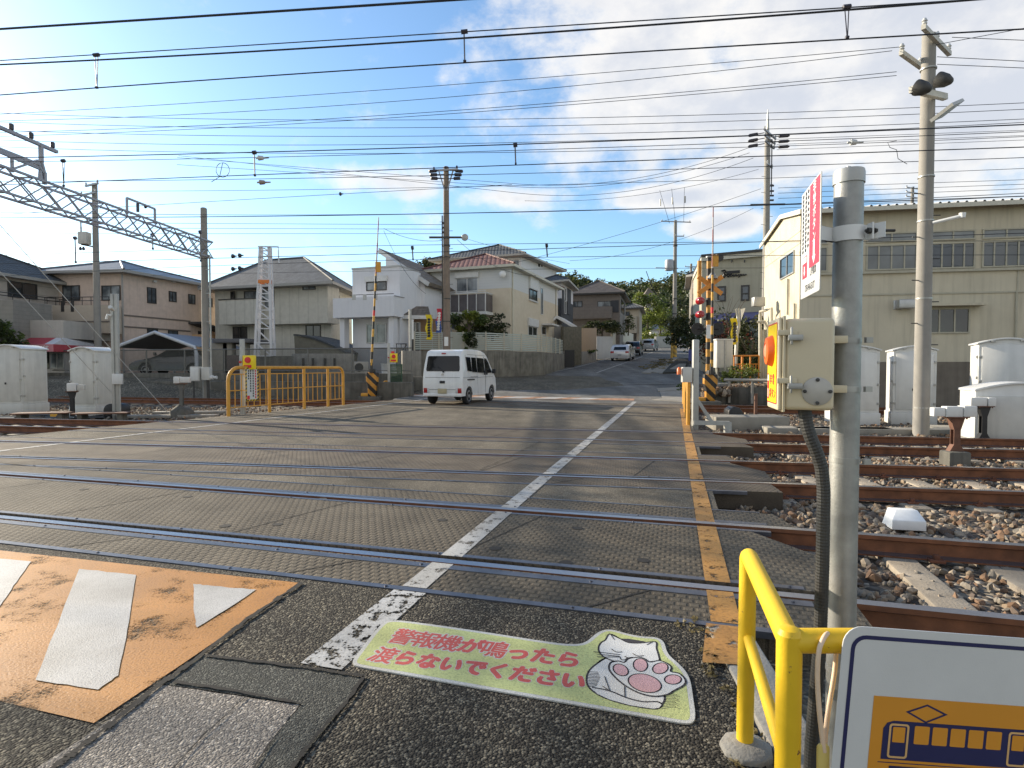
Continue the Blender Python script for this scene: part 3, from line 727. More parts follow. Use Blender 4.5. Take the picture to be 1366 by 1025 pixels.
stones([(right_bed(1.0, 5.5, A1.off(-.9), A2.off(.0)), 2600, .022, .042), (right_bed(1.6, 8.5, A2, B1), 3300, .025, .048), (right_bed(2.0, 9, B1, B2), 2200, .024, .045), (right_bed(2.5, 11, B2, C1), 1900, .028, .05), (right_bed(3.2, 14, C1, C2), 1500, .03, .05), (right_bed(3.6, 16, C2, D1), 2600, .03, .06), (left_bed, 3800, .03, .065)], 5, 'ballast_stones', 'tan and grey ballast stones between the rails', stm)
# ================================================================== foreground: sticker, railing, signs, emergency button pole
P_white = mat('paint_white', (.74, .74, .72), .4, 0, .08, 6)
P_cream = mat('paint_cream', (.60, .52, .36), .42, 0, .06, 6, .0004, 300)
P_red = mat('paint_red', (.62, .025, .03), .45, 0, .1, 9)
P_yel = chipped('paint_yellow', (.74, .47, .014))
P_black = mat('paint_black', (.012, .012, .013), .5, 0, .2, 9)
galv = mat('galvanised', (.32, .32, .305), .5, .55, .25, 14, .0006, 180, streak=.2)
galv_l = mat('galvanised_light', (.38, .38, .36), .45, .5, .2, 9)
dark_steel = mat('dark_steel', (.06, .058, .055), .6, .3, .3, 9)
# --- warning sticker on the asphalt
st = thing('road_sticker', 'pale green warning sticker with red Japanese writing and a white cat, stuck on the asphalt', 'sticker', gp(700, 910))
st_white = worn_paint('sticker_white', (.52, .52, .49), .70, 12, 190); st_green = worn_paint('sticker_green', (.47, .51, .21), .72, 12, 130)
st_red = worn_paint('sticker_red', (.54, .085, .07), .76, 14, 200); st_pink = worn_paint('sticker_pink', (.60, .36, .37), .9, 9, 200)
st_grey = worn_paint('sticker_cat', (.62, .62, .60), .9, 9, 200); st_ink = mat('sticker_ink', (.03, .027, .03), .7)
outl = [(512, 831), (522, 828.5), (540, 829), (640, 843), (740, 859), (768, 861), (782, 858), (795, 846), (806, 841), (818, 841), (838, 847), (858, 850.5), (876, 851), (886, 857), (889, 869), (893, 876), (906, 887), (917, 899), (922, 913), (925, 935), (928, 955), (926, 964), (918, 967), (900, 964.5), (780, 943), (640, 919), (520, 897.5), (478, 890.5), (470, 887), (471, 881), (478, 872), (498, 845)]
def shrink(pts, k):
    P = [Vector(gp(*p)[:2]) for p in pts]; n = len(P); q = []
    for i in range(n):
        a, b_, c = P[i-1], P[i], P[(i+1) % n]; d1 = (b_-a).normalized(); d2 = (c-b_).normalized(); t = (d1+d2).normalized(); q.append(b_+Vector((-t.y, t.x))*(-k))
    return q
def smooth_poly(P, it=2):
    for _ in range(it):
        q = []
        for i in range(len(P)):
            a, b_ = P[i], P[(i+1) % len(P)]; q += [a*.75+b_*.25, a*.25+b_*.75]
        P = q
    return P
o0 = smooth_poly([Vector(gp(*p)[:2]) for p in outl]); o1 = smooth_poly(shrink(outl, .019))
mb = MB(); mb.prism([(p.x, p.y, -.002) for p in o0], (0, 0, .0055)); mb.build('backing', st_white, st, world=True, smooth_=0)
MB().poly([(p.x, p.y, .0038) for p in o1]).build('printed_field', st_green, st, world=True, smooth_=0)
mbw = MB(); mbr = MB()
ux = (gp(920, 964)-gp(476, 889)).normalized(); uy = Vector((-ux.y, ux.x, 0))
for txt, a, b_, hs in (('警報機が鳴ったら', (537, 852), (758, 882.5), 1.25), ('渡らないでください', (511, 876.5), (764, 911), 1.22)):
    A_, B_ = gp(*a), gp(*b_); stp = (B_-A_)/(len(txt)-1); sz = stp.length*1.06
    for i, ch in enumerate(txt):
        c = A_+stp*i; k = 1.05 if ord(ch) > 0x4000 else .95
        v, f = text_geo(ch, sz*k, .0)
        for mbx, rad, nn, z in ((mbw, .0105, 10, .0040), (mbr, .0030 if ord(ch) > 0x4000 else .0075, 6, .0043)):
            for q_ in range(nn):                       # thickened by overprinting, each pass a hair above the last
                an = q_*2*math.pi/nn; sh = ux*math.cos(an)*rad*.9+uy*math.sin(an)*rad
                M = frameM((c.x+sh.x, c.y+sh.y, z+q_*.00002), ux, uy) @ Matrix.Diagonal((1, hs, 1, 1)); mbx.add(v, f, 0, M)
mbw.build('letter_outline', st_white, st, world=True, smooth_=0); mbr.build('lettering', st_red, st, world=True, smooth_=0)
def cz(x, y, z): p = gp(770+x/7.324, 830+y/7.321); return (p.x, p.y, z)
def stroke(mb, pts, w, z, closed=False):
    P = [Vector(cz(x, y, z)) for x, y in pts]
    if closed: P.append(P[0]); P.append(P[1])
    Q = []
    for i in range(len(P)-1):
        for k in range(4):
            t = k/4; p0, p1, p2, p3 = P[max(i-1, 0)], P[i], P[i+1], P[min(i+2, len(P)-1)]
            Q.append(.5*((2*p1)+(p2-p0)*t+(2*p0-5*p1+4*p2-p3)*t*t+(3*p1-p0-3*p2+p3)*t**3))
    Q.append(P[-1])
    for a, b_ in zip(Q, Q[1:]):
        if (b_-a).length < 1e-6: continue
        d = (b_-a).normalized(); o = Vector((d.y, -d.x, 0))*w/2; e = d*w*.25
        mb.poly([a-o-e, a+o-e, b_+o+e, b_-o+e])
def ell(cx, cy, rx, ry, a=0, n=18):
    a = R(a); return [(cx+rx*math.cos(t)*math.cos(a)-ry*math.sin(t)*math.sin(a), cy+rx*math.cos(t)*math.sin(a)+ry*math.sin(t)*math.cos(a)) for t in [2*math.pi*i/n for i in range(n)]]
head = [(318, 125), (415, 170), (500, 210), (620, 215), (765, 202), (775, 265), (800, 350), (790, 390), (600, 400), (400, 400), (270, 355), (215, 300), (212, 245), (240, 205), (275, 185)]
body = [(270, 365), (200, 410), (120, 480), (92, 560), (110, 640), (190, 710), (320, 770), (520, 825), (740, 858), (805, 845), (830, 815), (855, 740), (780, 560), (600, 420), (400, 380)]
paw = [(330, 405), (400, 392), (460, 405), (500, 370), (590, 355), (660, 370), (710, 402), (800, 388), (880, 415), (922, 455), (915, 495), (1000, 515), (1058, 580), (1040, 630), (950, 680), (880, 720), (760, 738), (620, 710), (480, 640), (370, 550), (312, 470)]
tail = [(150, 650), (320, 685), (480, 750), (640, 790), (780, 790), (828, 815), (800, 850), (740, 858), (520, 825), (320, 770), (190, 710)]
mc = MB(); mi_ = MB(); mp_ = MB()
for pl, z in ((body, .0041), (head, .0045), (tail, .0048), (paw, .0051)): mc.poly([cz(x, y, z) for x, y in pl])
for pl, z in ((body, .0043), (head, .0047), (tail[:6], .0049), (paw, .0053)): stroke(mi_, pl, .0085, z, closed=pl is not tail[:6] and len(pl) != 6)
for e in (ell(425, 480, 78, 52, 25), ell(618, 432, 70, 62, 15), ell(812, 464, 76, 52, -12), ell(935, 574, 82, 46, 0), ell(660, 610, 165, 85, 14, 26)):
    mp_.poly([cz(x, y, .0055) for x, y in e]); stroke(mi_, e, .0055, .0057, True)
for s_ in ([(335, 275), (380, 303), (438, 303)], [(540, 318), (590, 342), (650, 340)], [(160, 300), (420, 330)], [(190, 325), (410, 345)], [(195, 352), (420, 352)], [(415, 350), (430, 378), (465, 380), (490, 360)], [(465, 345), (490, 360), (540, 355)], [(330, 135), (362, 182)], [(735, 205), (680, 232)], [(268, 545), (320, 690)], [(462, 640), (466, 750)], [(250, 640), (330, 695)]): stroke(mi_, s_, .0045, .0059)
mi_.poly([cz(x, y, .0046) for x, y in ((415, 170), (500, 172), (640, 195), (700, 208), (620, 215), (500, 212))])
for k in range(11): stroke(mi_, [(100+k*1.5, 490+k*15), (160, 497+k*14), (225-abs(k-4)*6, 500+k*13)], .0042, .0044)
for k in range(10): stroke(mi_, [(875-k*6, 705+k*17), (940, 715+k*14), (985+22*math.sin(k*2.2), 725+k*15)], .0022, .0042)
mc.build('cat_drawing', st_grey, st, world=True, smooth_=0); mp_.build('paw_pads', st_pink, st, world=True, smooth_=0); mi_.build('ink_lines', st_ink, st, world=True, smooth_=0)
# --- yellow pipe railing
rl = thing('pipe_railing', 'bright yellow pipe railing at the crossing corner beside the steel pole', 'railing', (.785, 1.92, 0))
hz_ = .652; pa, pb, pc = Vector((.792, 1.92, hz_)), Vector((.637, 1.31, hz_)), Vector((.83, 1.31, hz_))
def elbow(a, b_, c, r=.035, n=5):
    d1 = (a-b_).normalized(); d2 = (c-b_).normalized(); p, q = b_+d1*r, b_+d2*r
    return [p*(1-t)**2+b_*2*t*(1-t)+q*t*t for t in [i/n for i in range(n+1)]]
pl_ = Vector((.787, 1.92, -.1))
mb = MB(); mb.tube([pl_]+elbow(pl_, pa, pb, .03)+[pb], .0272, 16); mb.build('top_rail', P_yel, rl, world=True)
mb = MB(); mb.tube([(.637, 1.31, -.2), pb+Vector((0, 0, .0272*.6))], .0278, 16); mb.lathe([(.0278, 0), (.022, .012), (.009, .017)], 16, M=Matrix.Translation(pb+Vector((0, 0, .0272*.6)))); mb.build('post', P_yel, rl, world=True)
mb = MB(); mb.tube([pb, pc], .0272, 16); mb.build('side_rail', P_yel, rl, world=True)
mb = MB(); mb.tube([(.83, 1.31, -.2), (.83, 1.31, hz_)], .0275, 16); mb.build('post', P_yel, rl, world=True)
mb = MB(); mb.tube([(.790, 1.905, .375), (.640, 1.32, .355)], .0175, 12); mb.build('mid_rail', P_yel, rl, world=True)
mb = MB(); mb.tube([(.637, 1.31, .30), (.83, 1.31, .30)], .0175, 12); mb.build('mid_rail', P_yel, rl, world=True)
# --- train warning plate hung on the railing
navy = mat('print_navy', (.018, .02, .085), .45); p_or = mat('print_orange', (.64, .27, .025), .45, 0, .05, 6); plate_w = mat('plate_white', (.60, .60, .58), .42, 0, .05, 7, .0003, 300)
p_lo = mat('print_pale_orange', (.66, .40, .16), .45)
TL = at(1126.6, 834.5, 1.262); tw = R(4.2)
ts = thing('train_warning_plate', 'white plate with navy border and a navy train on orange, hung on the yellow railing', 'sign', (TL.x+.3, TL.y, TL.z-.45))
tM = frameM(TL, (math.cos(tw), 0, -math.sin(tw)), (math.sin(tw), 0, math.cos(tw)))
def rrect(x0, y0, x1, y1, r, n=6):
    q = []
    for cx, cy, a0 in ((x1-r, y1-r, 0), (x0+r, y1-r, 90), (x0+r, y0+r, 180), (x1-r, y0+r, 270)):
        q += [(cx+r*math.cos(R(a0+90*i/n)), cy+r*math.sin(R(a0+90*i/n))) for i in range(n+1)]
    return q
PW, PH = .64, .50
mb = MB(); mb.prism([(x, y, -.003) for x, y in rrect(0, -PH, PW, 0, .042)], (0, 0, .003), M=tM); mb.build('plate', plate_w, ts, world=True, bevel=.0008, seg=1)
def ringp(mb, a, b_, z, mi=0, M=None):
    n = len(a); mb.add([(x, y, z) for x, y in a]+[(x, y, z) for x, y in b_], [(i, (i+1) % n, n+(i+1) % n, n+i) for i in range(n)], mi, M)
mb = MB(); ringp(mb, rrect(.0185, -PH+.0185, PW-.0185, -.0185, .032), rrect(.0275, -PH+.0275, PW-.0275, -.0275, .024), .0006, 0, tM); mb.build('border', navy, ts, world=True, smooth_=0)
mb = MB(); mb.poly([(x, y, .0006) for x, y in ((.079, -.152), (.561, -.152), (.561, -.40), (.079, -.40))], 0, tM); mb.build('orange_panel', p_or, ts, world=True, smooth_=0)
mb = MB(); tx0, ty0 = .106, -.205
mb.poly([(tx0, ty0-.088, .0012), (.52, ty0-.088, .0012), (.52, ty0-.014, .0012), (.51, ty0-.002, .0012), (.50, ty0, .0012), (tx0+.022, ty0, .0012), (tx0+.008, ty0-.005, .0012), (tx0, ty0-.018, .0012)], 0, tM)
dm = [(.152, -.183), (.199, -.163), (.246, -.183), (.199, -.206)]; dc = Vector((.199, -.1845))
ringp(mb, dm, [tuple(Vector(p)*.80+dc*.20) for p in dm], .0012, 0, tM)
mb.poly([(.10, ty0-.094, .0012), (.10, ty0-.096, .0012), (.526, ty0-.096, .0012), (.526, ty0-.094, .0012)], 0, tM)
mb.poly([(.126, ty0-.102, .0012), (.126, ty0-.125, .0012), (.50, ty0-.125, .0012), (.50, ty0-.102, .0012)], 0, tM)
mb.build('train_symbol', navy, ts, world=True, smooth_=0)
mo = MB()
for x0 in (.119, .385):
    mb = MB(); ringp(mb, rrect(x0, ty0-.084, x0+.0445, ty0-.006, .007), rrect(x0+.0045, ty0-.0795, x0+.040, ty0-.0105, .004), .0018, 0, tM)
    mo.poly([(x, y, .0018) for x, y in rrect(x0+.0085, ty0-.048, x0+.036, ty0-.0135, .002)], 0, tM); mb.build('door_outline', p_lo, ts, world=True, smooth_=0)
for x0 in [.1755+i*.0402 for i in range(5)]+[.44, .48]: mo.poly([(x, y, .0018) for x, y in rrect(x0, ty0-.049, x0+.0335, ty0-.008, .003)], 0, tM)
mo.build('train_windows', p_or, ts, world=True, smooth_=0)
# --- cord loop with a yellow tag over the railing
cdt = thing('cord_loop', 'pale cord loop with a yellow tag hanging over the yellow railing', 'cord', (.70, 1.30, .35))
cm = mat('cord_cream', (.70, .52, .36), .5, 0, .1, 20)
pts = [at(1099.5, 1003, 1.275), at(1094, 960, 1.275), at(1090.5, 910, 1.275), at(1092, 872, 1.272), at(1097, 855, 1.28), at(1104, 845.5, 1.30), at(1111, 850, 1.335), at(1115, 866, 1.352), at(1113.5, 895, 1.35), at(1107, 935, 1.33), at(1102, 970, 1.30), at(1099.5, 1003, 1.28)]
Q = []
for i in range(len(pts)-1):
    for k in range(4):
        t = k/4; p0, p1, p2, p3 = pts[max(i-1, 0)], pts[i], pts[i+1], pts[min(i+2, len(pts)-1)]
        Q.append(.5*((2*p1)+(p2-p0)*t+(2*p0-5*p1+4*p2-p3)*t*t+(3*p1-p0-3*p2+p3)*t**3))
mb = MB(); mb.tube(Q+[pts[-1]], .0053, 10); mb.build('cord', cm, cdt, world=True)
tg = at(1097.5, 1030, 1.276); mb = MB(); mb.prism([(tg.x+x, tg.y-.004, tg.z+z) for x, z in rrect(-.0135, -.09, .0135, .066, .012)], (0, .008, 0)); mb.build('tag', mat('tag_yellow', (.60, .46, .13), .5), cdt, world=True, bevel=.002)
# --- steel pole with emergency button box and red sign
PX, PY = 1.010, 1.75
pp = thing('steel_pole', 'galvanised steel pole with a flat cap, carrying the emergency button box', 'pole', (PX, PY, -.12))
mb = MB(); mb.lathe([(.0400, 0), (.0400, 1.955)], 40); mb.build('shaft', galv, pp)
mb = MB(); mb.lathe([(.0432, 1.948), (.0432, 1.979), (.041, 1.988), (.02, 1.990)], 40); mb.build('cap', galv_l, pp)
for z in (1.0, .355, 1.36+.0, 1.215):
    mb = MB(); mb.lathe([(.0417, z+.12-.008), (.0417, z+.12+.008)], 32)
    mb.box((.030, -.052, z+.112), (.050, -.040, z+.128)); mb.build('strap', galv_l, pp)
# conduit
cn = MB(); cpts = [(.862, 1.70, 1.175), (.864, 1.70, 1.13), (.875, 1.695, 1.08), (.893, 1.69, 1.035), (.908, 1.687, .985), (.915, 1.687, .92), (.915, 1.687, .70), (.912, 1.69, .45), (.900, 1.69, .28), (.885, 1.68, .12), (.872, 1.66, -.12)]
P = [Vector(p) for p in cpts]; Q = []
for i in range(len(P)-1):
    n = max(2, int((P[i+1]-P[i]).length/.0045))
    for k in range(n): Q.append(P[i].lerp(P[i+1], k/n))
for _ in range(14): Q = [Q[0]]+[(Q[i-1]+Q[i]*2+Q[i+1])/4 for i in range(1, len(Q)-1)]+[Q[-1]]
cn.tube(Q, [.0188 if i % 2 else .0182 for i in range(len(Q))], 14); cn.build('cable_conduit', mat('conduit_black', (.03, .029, .027), .5, 0, .2, 9), label='black corrugated conduit running down beside the steel pole', cat='conduit', smooth_=0)
# button box
bx = thing('emergency_button_box', 'cream emergency button box with yellow face and orange button, strapped to the steel pole', 'button box', (.862, 1.735, 1.156), R(-15))
mb = MB(); mb.box((-.056, -.085, 0), (.076, .085, .264)); mb.build('case', P_cream, bx, bevel=.014, seg=4)
mb = MB(); mb.box((-.062, -.090, -.006), (-.054, .090, .272)); mb.build('flange', P_cream, bx, bevel=.003)
mb = MB(); mb.box((-.0745, -.086, -.002), (-.0622, .086, .268)); mb.build('lid', P_cream, bx, bevel=.010, seg=3)
bM = frameM((-.0752, 0, .13), (0, -1, 0), (0, 0, 1))
mb = MB(); mb.poly([(x, y, 0) for x, y in rrect(-.078, -.115, .078, .125, .006)], 0, bM); mb.build('face_border', P_red, bx, smooth_=0)
fy = mat('face_yellow', (.85, .62, .01), .4, 0, .04, 9); f_or = mat('button_orange', (.80, .14, .02), .42, 0, .06, 9)
mb = MB(); mb.poly([(x, y, .0008) for x, y in rrect(-.074, -.111, .074, .121, .004)], 0, bM); mb.build('face_panel', fy, bx, smooth_=0)
mb = MB(); mb.lathe([(.047, 0), (.047, .003), (.040, .017), (.024, .020), (.024, .014), (.005, .013)], 36, M=bM @ Matrix.Translation((0, .043, .001))); bt = mb.build('button_housing', f_or, bx)
mb = MB(); mb.lathe([(.022, .013), (.022, .018), (.016, .021), (.004, .022)], 28, M=bM @ Matrix.Translation((0, .043, .001))); mb.build('push_button', mat('button_pink', (.82, .30, .16), .4), bt)
mb = MB()
for i, ch in enumerate('非常'): v, f = text_geo(ch, .034, .03); mb.add(v, f, 0, bM @ Matrix.Translation((-.012+.042*i, -.045, .0016)))
for i, ch in enumerate('ボタン'): v, f = text_geo(ch, .034, .03); mb.add(v, f, 0, bM @ Matrix.Translation((-.018+.034*i, -.087, .0016)))
mb.build('lettering', P_red, bx, smooth_=0)
mb = MB(); mb.poly([(x, y, .0014) for x, y in rrect(-.068, -.104, -.042, -.025, .004)], 0, bM); mb.build('label_back', P_red, bx, smooth_=0)
mb = MB(); mb.poly([(x, y, .002) for x, y in rrect(-.065, -.048, -.045, -.029, .003)], 0, bM); mb.poly([(x, y, .002) for x, y in ((-.060, -.072), (-.050, -.072), (-.050, -.098), (-.060, -.098))], 0, bM); mb.build('label_marks', P_white, bx, smooth_=0)
for z in (.222, .098-.014):
    mb = MB(); mb.box((-.077, -.096, z-.007), (-.025, -.0885, z+.009)); lt = mb.build('latch', P_cream, bx, bevel=.002)
    mb = MB(); mb.box((-.050, -.108, z-.022), (-.012, -.086, z-.006)); mb.tube([(-.042, -.104, z-.034), (-.042, -.104, z+.016)], .0035, 8); mb.build('catch', galv_l, lt, bevel=.002)
rp = MB(); rM = frameM((.030, -.0855, .055), (1, 0, 0), (0, 0, 1)); rp.lathe([(.0405, 0), (.0405, .003), (.039, .004), (.002, .0042)], 36, M=rM); rpo = rp.build('round_cover', mat('cover_alu', (.42, .40, .36), .5, .3, .15, 14), bx)
for a in (0, 90, 180, 270):
    mb = MB(); mb.lathe([(.0052, .0035), (.005, .008), (.002, .009)], 12, M=rM @ Matrix.Translation((.033*math.cos(R(a)), .033*math.sin(R(a)), 0))); mb.build('screw', dark_steel, rpo)
for z in (.205, .06): mb = MB(); mb.box((.070, -.02, z-.011), (.125, .012, z+.011)); mb.build('mounting_arm', P_cream, bx, bevel=.002)
# red sign
sa, sb = Vector((.91, 1.83, 0)), Vector((.847, 1.60, 0)); sx = (sb-sa).normalized(); SW = (sb-sa).length
rs = thing('red_emergency_sign', 'red and white emergency sign with white arrow, bracketed near the top of the steel pole', 'sign', ((sa+sb)/2)+Vector((0, 0, 1.492)))
sM = frameM(Vector((sa.x, sa.y, 1.492)), sx, (0, 0, 1)); SH = .326
mb = MB(); mb.prism([(x, y, -.003) for x, y in rrect(0, 0, SW, SH, .004, 2)], (0, 0, .003), M=sM); mb.build('plate', plate_w, rs, world=True, bevel=.0006, seg=1)
mb = MB(); mb.poly([(x, y, .0006) for x, y in ((SW*.47, SH*.245), (SW*.975, SH*.245), (SW*.975, SH*.985), (SW*.47, SH*.985))], 0, sM); mb.poly([(x, y, .0006) for x, y in ((SW*.10, SH*.18), (SW*.36, SH*.18), (SW*.36, SH*.385), (SW*.10, SH*.385))], 0, sM); mb.build('red_panel', mat('print_red', (.66, .03, .06), .5), rs, world=True, smooth_=0)
mb = MB()
for i, ch in enumerate('非常ボタン'): v, f = text_geo(ch, .036, .02); mb.add(v, f, 0, sM @ Matrix.Translation((SW*.722, SH*(.925-i*.108), .0012)))
ax, ay = SW*.722, SH*.34; mb.poly([(ax+x, ay+y, .0012) for x, y in ((-.010, .042), (.010, .042), (.010, -.002), (.020, -.002), (0, -.026), (-.020, -.002), (-.010, -.002))], 0, sM)
ax, ay = SW*.23, SH*.235; mb.poly([(ax+x, ay+y, .0012) for x, y in ((-.006, .018), (.006, .018), (.006, .002), (.012, .002), (0, -.012), (-.012, .002), (-.006, .002))], 0, sM)
mb.poly([(x, y, .0012) for x, y in ((SW*.12, SH*.32), (SW*.34, SH*.32), (SW*.34, SH*.375), (SW*.12, SH*.375))], 0, sM)
mb.build('lettering', P_white, rs, world=True, smooth_=0)
mb = MB(); r2 = random.Random(5)
for col in (.12, .27, .40):
    y = .96
    while y > .42:
        mb.poly([(SW*col+dx*.008, SH*y+dy*.0055, .0012) for dx, dy in ((-1, -1), (.2*r2.random(), -1), (1, -.2), (.6, 1), (-1, .6))], 0, sM); y -= .040 if col < .35 else .055
for t_, sz, x, y in (('山陽電車', .017, .68, .20), ('078-940-5107', .0185, .52, .075)):
    v, f = text_geo(t_, sz*1.3, .01); mb.add(v, f, 0, sM @ Matrix.Translation((SW*x, SH*y, .0012)) @ Matrix.Diagonal((.9, 1.2, 1, 1)))
mb.build('small_print', navy if False else P_black, rs, world=True, smooth_=0)
mb = MB(); zb = 1.677
arc = [(PX+.0425*math.cos(R(a)), PY+.0425*math.sin(R(a))) for a in range(175, 316, 10)]
mb.prism([(sa.x*.45+sb.x*.55+.006, sa.y*.45+sb.y*.55, zb-.022)]+[(x, y, zb-.022) for x, y in arc]+[(PX+.065, PY-.075, zb-.022), (PX+.062, PY-.078, zb-.022)]+[(PX+.0450*math.cos(R(a)), PY+.0450*math.sin(R(a)), zb-.022) for a in range(315, 174, -10)]+[(sa.x*.45+sb.x*.55+.003, sa.y*.45+sb.y*.55-.004, zb-.022)], (0, 0, .044))
mb.box((PX+.035, PY-.062, zb-.024), (PX+.040, PY-.038, zb+.024)); mb.box((PX+.041, PY-.050, zb-.022), (PX+.060, PY-.042, zb+.022))
mb.build('bracket', P_white, rs, world=True)
mb = MB(); mb.tube([(PX+.018, PY-.056, zb), (PX+.105, PY-.054, zb+.001)], .0042, 8); mb.lathe([(.009, -.004), (.009, .006)], 6, M=Matrix.Translation((PX+.028, PY-.056, zb)) @ Matrix.Rotation(R(90), 4, 'Y')); mb.lathe([(.008, 0), (.008, .007)], 6, M=Matrix.Translation((PX+.045, PY-.055, zb)) @ Matrix.Rotation(R(90), 4, 'Y')); mb.build('bolt', dark_steel, rs, world=True)
# ================================================================== vehicles
tyre_m = mat('tyre', (.016, .016, .017), .85, 0, .2, 20); rim_m = mat('rim', (.36, .36, .37), .4, .6, .15, 20)
car_glass = glass_mat('car_glass', (.008, .009, .010), .05); car_glass.node_tree.nodes['Principled BSDF'].inputs['Specular IOR Level'].default_value = .45; trim_m = mat('car_trim', (.02, .02, .022), .55); tail_m = mat('tail_red', (.36, .012, .015), .25, 0, .1, 30, coat=.5)
lamp_m = mat('lamp_clear', (.55, .55, .55), .2)
def lerp_prof(pr, z):
    for (x0, z0), (x1, z1) in zip(pr, pr[1:]):
        if z0 <= z <= z1: return x0+(x1-x0)*(z-z0)/(z1-z0+1e-9)
    return pr[-1][0]
def vehicle(name, label, cat, loc, rz, paint, prof, rear_n, Wd, wheels, wr, side_wins, rear_win, tails, tum, belt, top, plate_c, pitch=0., extra=None, group=None):
    """prof: side outline from rear bottom over the roof to the front bottom; rear_n: how many of its points form the tail"""
    t = thing(name, label, cat, loc, rz, group)
    if pitch: t.rotation_euler = (0, -pitch, rz)
    ar = wr+.055; zb = prof[0][1]; lower = []
    for wx in sorted(wheels, reverse=True):
        lower += [(wx+ar*math.cos(R(a)), max(zb, wr+ar*math.sin(R(a)))) for a in range(-18 if wr+ar*math.sin(R(-18)) > zb else 0, 199 if wr+ar*math.sin(R(198)) > zb else 181, 18)]
    out_ = prof+lower
    def ysc(z): return 1-tum*smooth(belt, top, z)
    mb = MB(); n = len(out_); hw = Wd/2
    mb.v = [(x, -hw*ysc(z), z) for x, z in out_]+[(x, hw*ysc(z), z) for x, z in out_]
    mb.f = [tuple(range(n)), tuple(range(2*n-1, n-1, -1))]+[(i, n+i, n+(i+1) % n, (i+1) % n) for i in range(n)]; mb.m = [0]*len(mb.f)
    me_b = mb.build('body', paint, t, smooth_=0)
    bm = bmesh.new(); bm.from_mesh(me_b.data); bm.edges.ensure_lookup_table()
    es = [e for e in bm.edges if e.verts[0].co.y*e.verts[1].co.y > 0 and all(v.co.z > zb+.12 for v in e.verts) and not any(abs(math.hypot(v.co.x-wx, v.co.z-wr)-ar) < .02 for v in e.verts for wx in wheels)]
    bmesh.ops.bevel(bm, geom=es, offset=.075, segments=4, profile=.5, affect='EDGES', clamp_overlap=True)
    bmesh.ops.triangulate(bm, faces=[f for f in bm.faces if len(f.verts) > 8])
    bm.to_mesh(me_b.data); bm.free(); me_b.data.polygons.foreach_set('use_smooth', [True]*len(me_b.data.polygons)); me_b.data.set_sharp_from_angle(angle=R(32))
    for sg in (-1, 1):
        for w in side_wins:
            mb = MB(); mb.prism([(x, sg*(hw*ysc(z)-.02), z) for x, z in w], (0, sg*.024, 0)); mb.build('side_window', car_glass, t, smooth_=0)
    tail = prof[:rear_n]
    def tailx(z): return lerp_prof(tail, z)
    mb = MB(); mb.prism([(tailx(z)-.012, y, z) for y, z in rear_win], (.03, 0, 0)); mb.build('rear_window', car_glass, t, smooth_=0)
    for sg in (-1, 1):
        y0, y1, z0, z1 = tails
        mb = MB(); mb.prism([(tailx(z)-.015, sg*y, z) for y, z in ((y0, z0), (y1, z0), (y1, z1), (y0, z1))], (.06, 0, 0)); mb.build('tail_light', tail_m, t, bevel=.006)
    zp = plate_c[1]; mb = MB(); mb.box((tailx(zp)-.03, -.165, zp-.083), (tailx(zp)-.012, .165, zp+.083)); mb.build('number_plate', plate_c[0], t, bevel=.004)
    for wx in wheels:
        for sg in (-1, 1):
            Mw = Matrix.Translation((wx, sg*(hw-.09), wr)) @ Matrix.Rotation(R(90)*(-sg), 4, 'X')
            mb = MB(); mb.lathe([(wr*.62, -.085), (wr*.93, -.085), (wr, -.055), (wr, .055), (wr*.93, .085), (wr*.62, .08)], 28, M=Mw); w = mb.build('wheel', tyre_m, t)
            mb = MB(); mb.lathe([(wr*.66, .06), (wr*.66, .083), (wr*.60, .088), (wr*.52, .06), (wr*.25, .068), (wr*.22, .085), (.01, .088)], 24, M=Mw); rr = mb.build('rim', rim_m, w)
            mb = MB()
            for k in range(7): mb.box((wr*.28, -.022, .062), (wr*.54, .022, .066), M=Mw @ Matrix.Rotation(k*2*math.pi/7, 4, 'Z'))
            mb.build('rim_slots', tyre_m, w, smooth_=0)
    mb = MB(); mb.box((.35, -hw+.18, zb-.02), (prof[-1][0]-.3, hw-.18, zb+.25)); mb.build('underbody', trim_m, t)
    for sg in (-1, 1):
        mx = max(x for w in side_wins for x, z in w)-.02; mb = MB(); zz = belt+.10
        mb.box((mx-.06, sg*(hw*.97), zz-.02), (mx+.06, sg*(hw+.06), zz+.02)); mb.box((mx-.05, sg*(hw+.03), zz-.06), (mx+.05, sg*(hw+.17), zz+.11)); mb.build('door_mirror', trim_m if name == 'van' else paint, t, bevel=.03, seg=3)
    if extra: extra(t, hw, ysc, tailx)
    return t
van_white = mat('van_white', (.72, .72, .71), .3, 0, .07, 3, coat=.5, streak=.12); plate_b = mat('plate_beige', (.42, .36, .22), .6); plate_g = mat('plate_grey', (.42, .42, .44), .6)
vp = [(.03, .30), (.0, .50), (.0, .80), (.03, 1.05), (.075, 1.40), (.135, 1.74), (.20, 1.83), (.42, 1.885), (1.2, 1.90), (1.9, 1.885), (2.30, 1.81), (2.52, 1.69), (2.98, 1.16), (3.12, 1.03), (3.30, .88), (3.36, .62), (3.34, .30)]
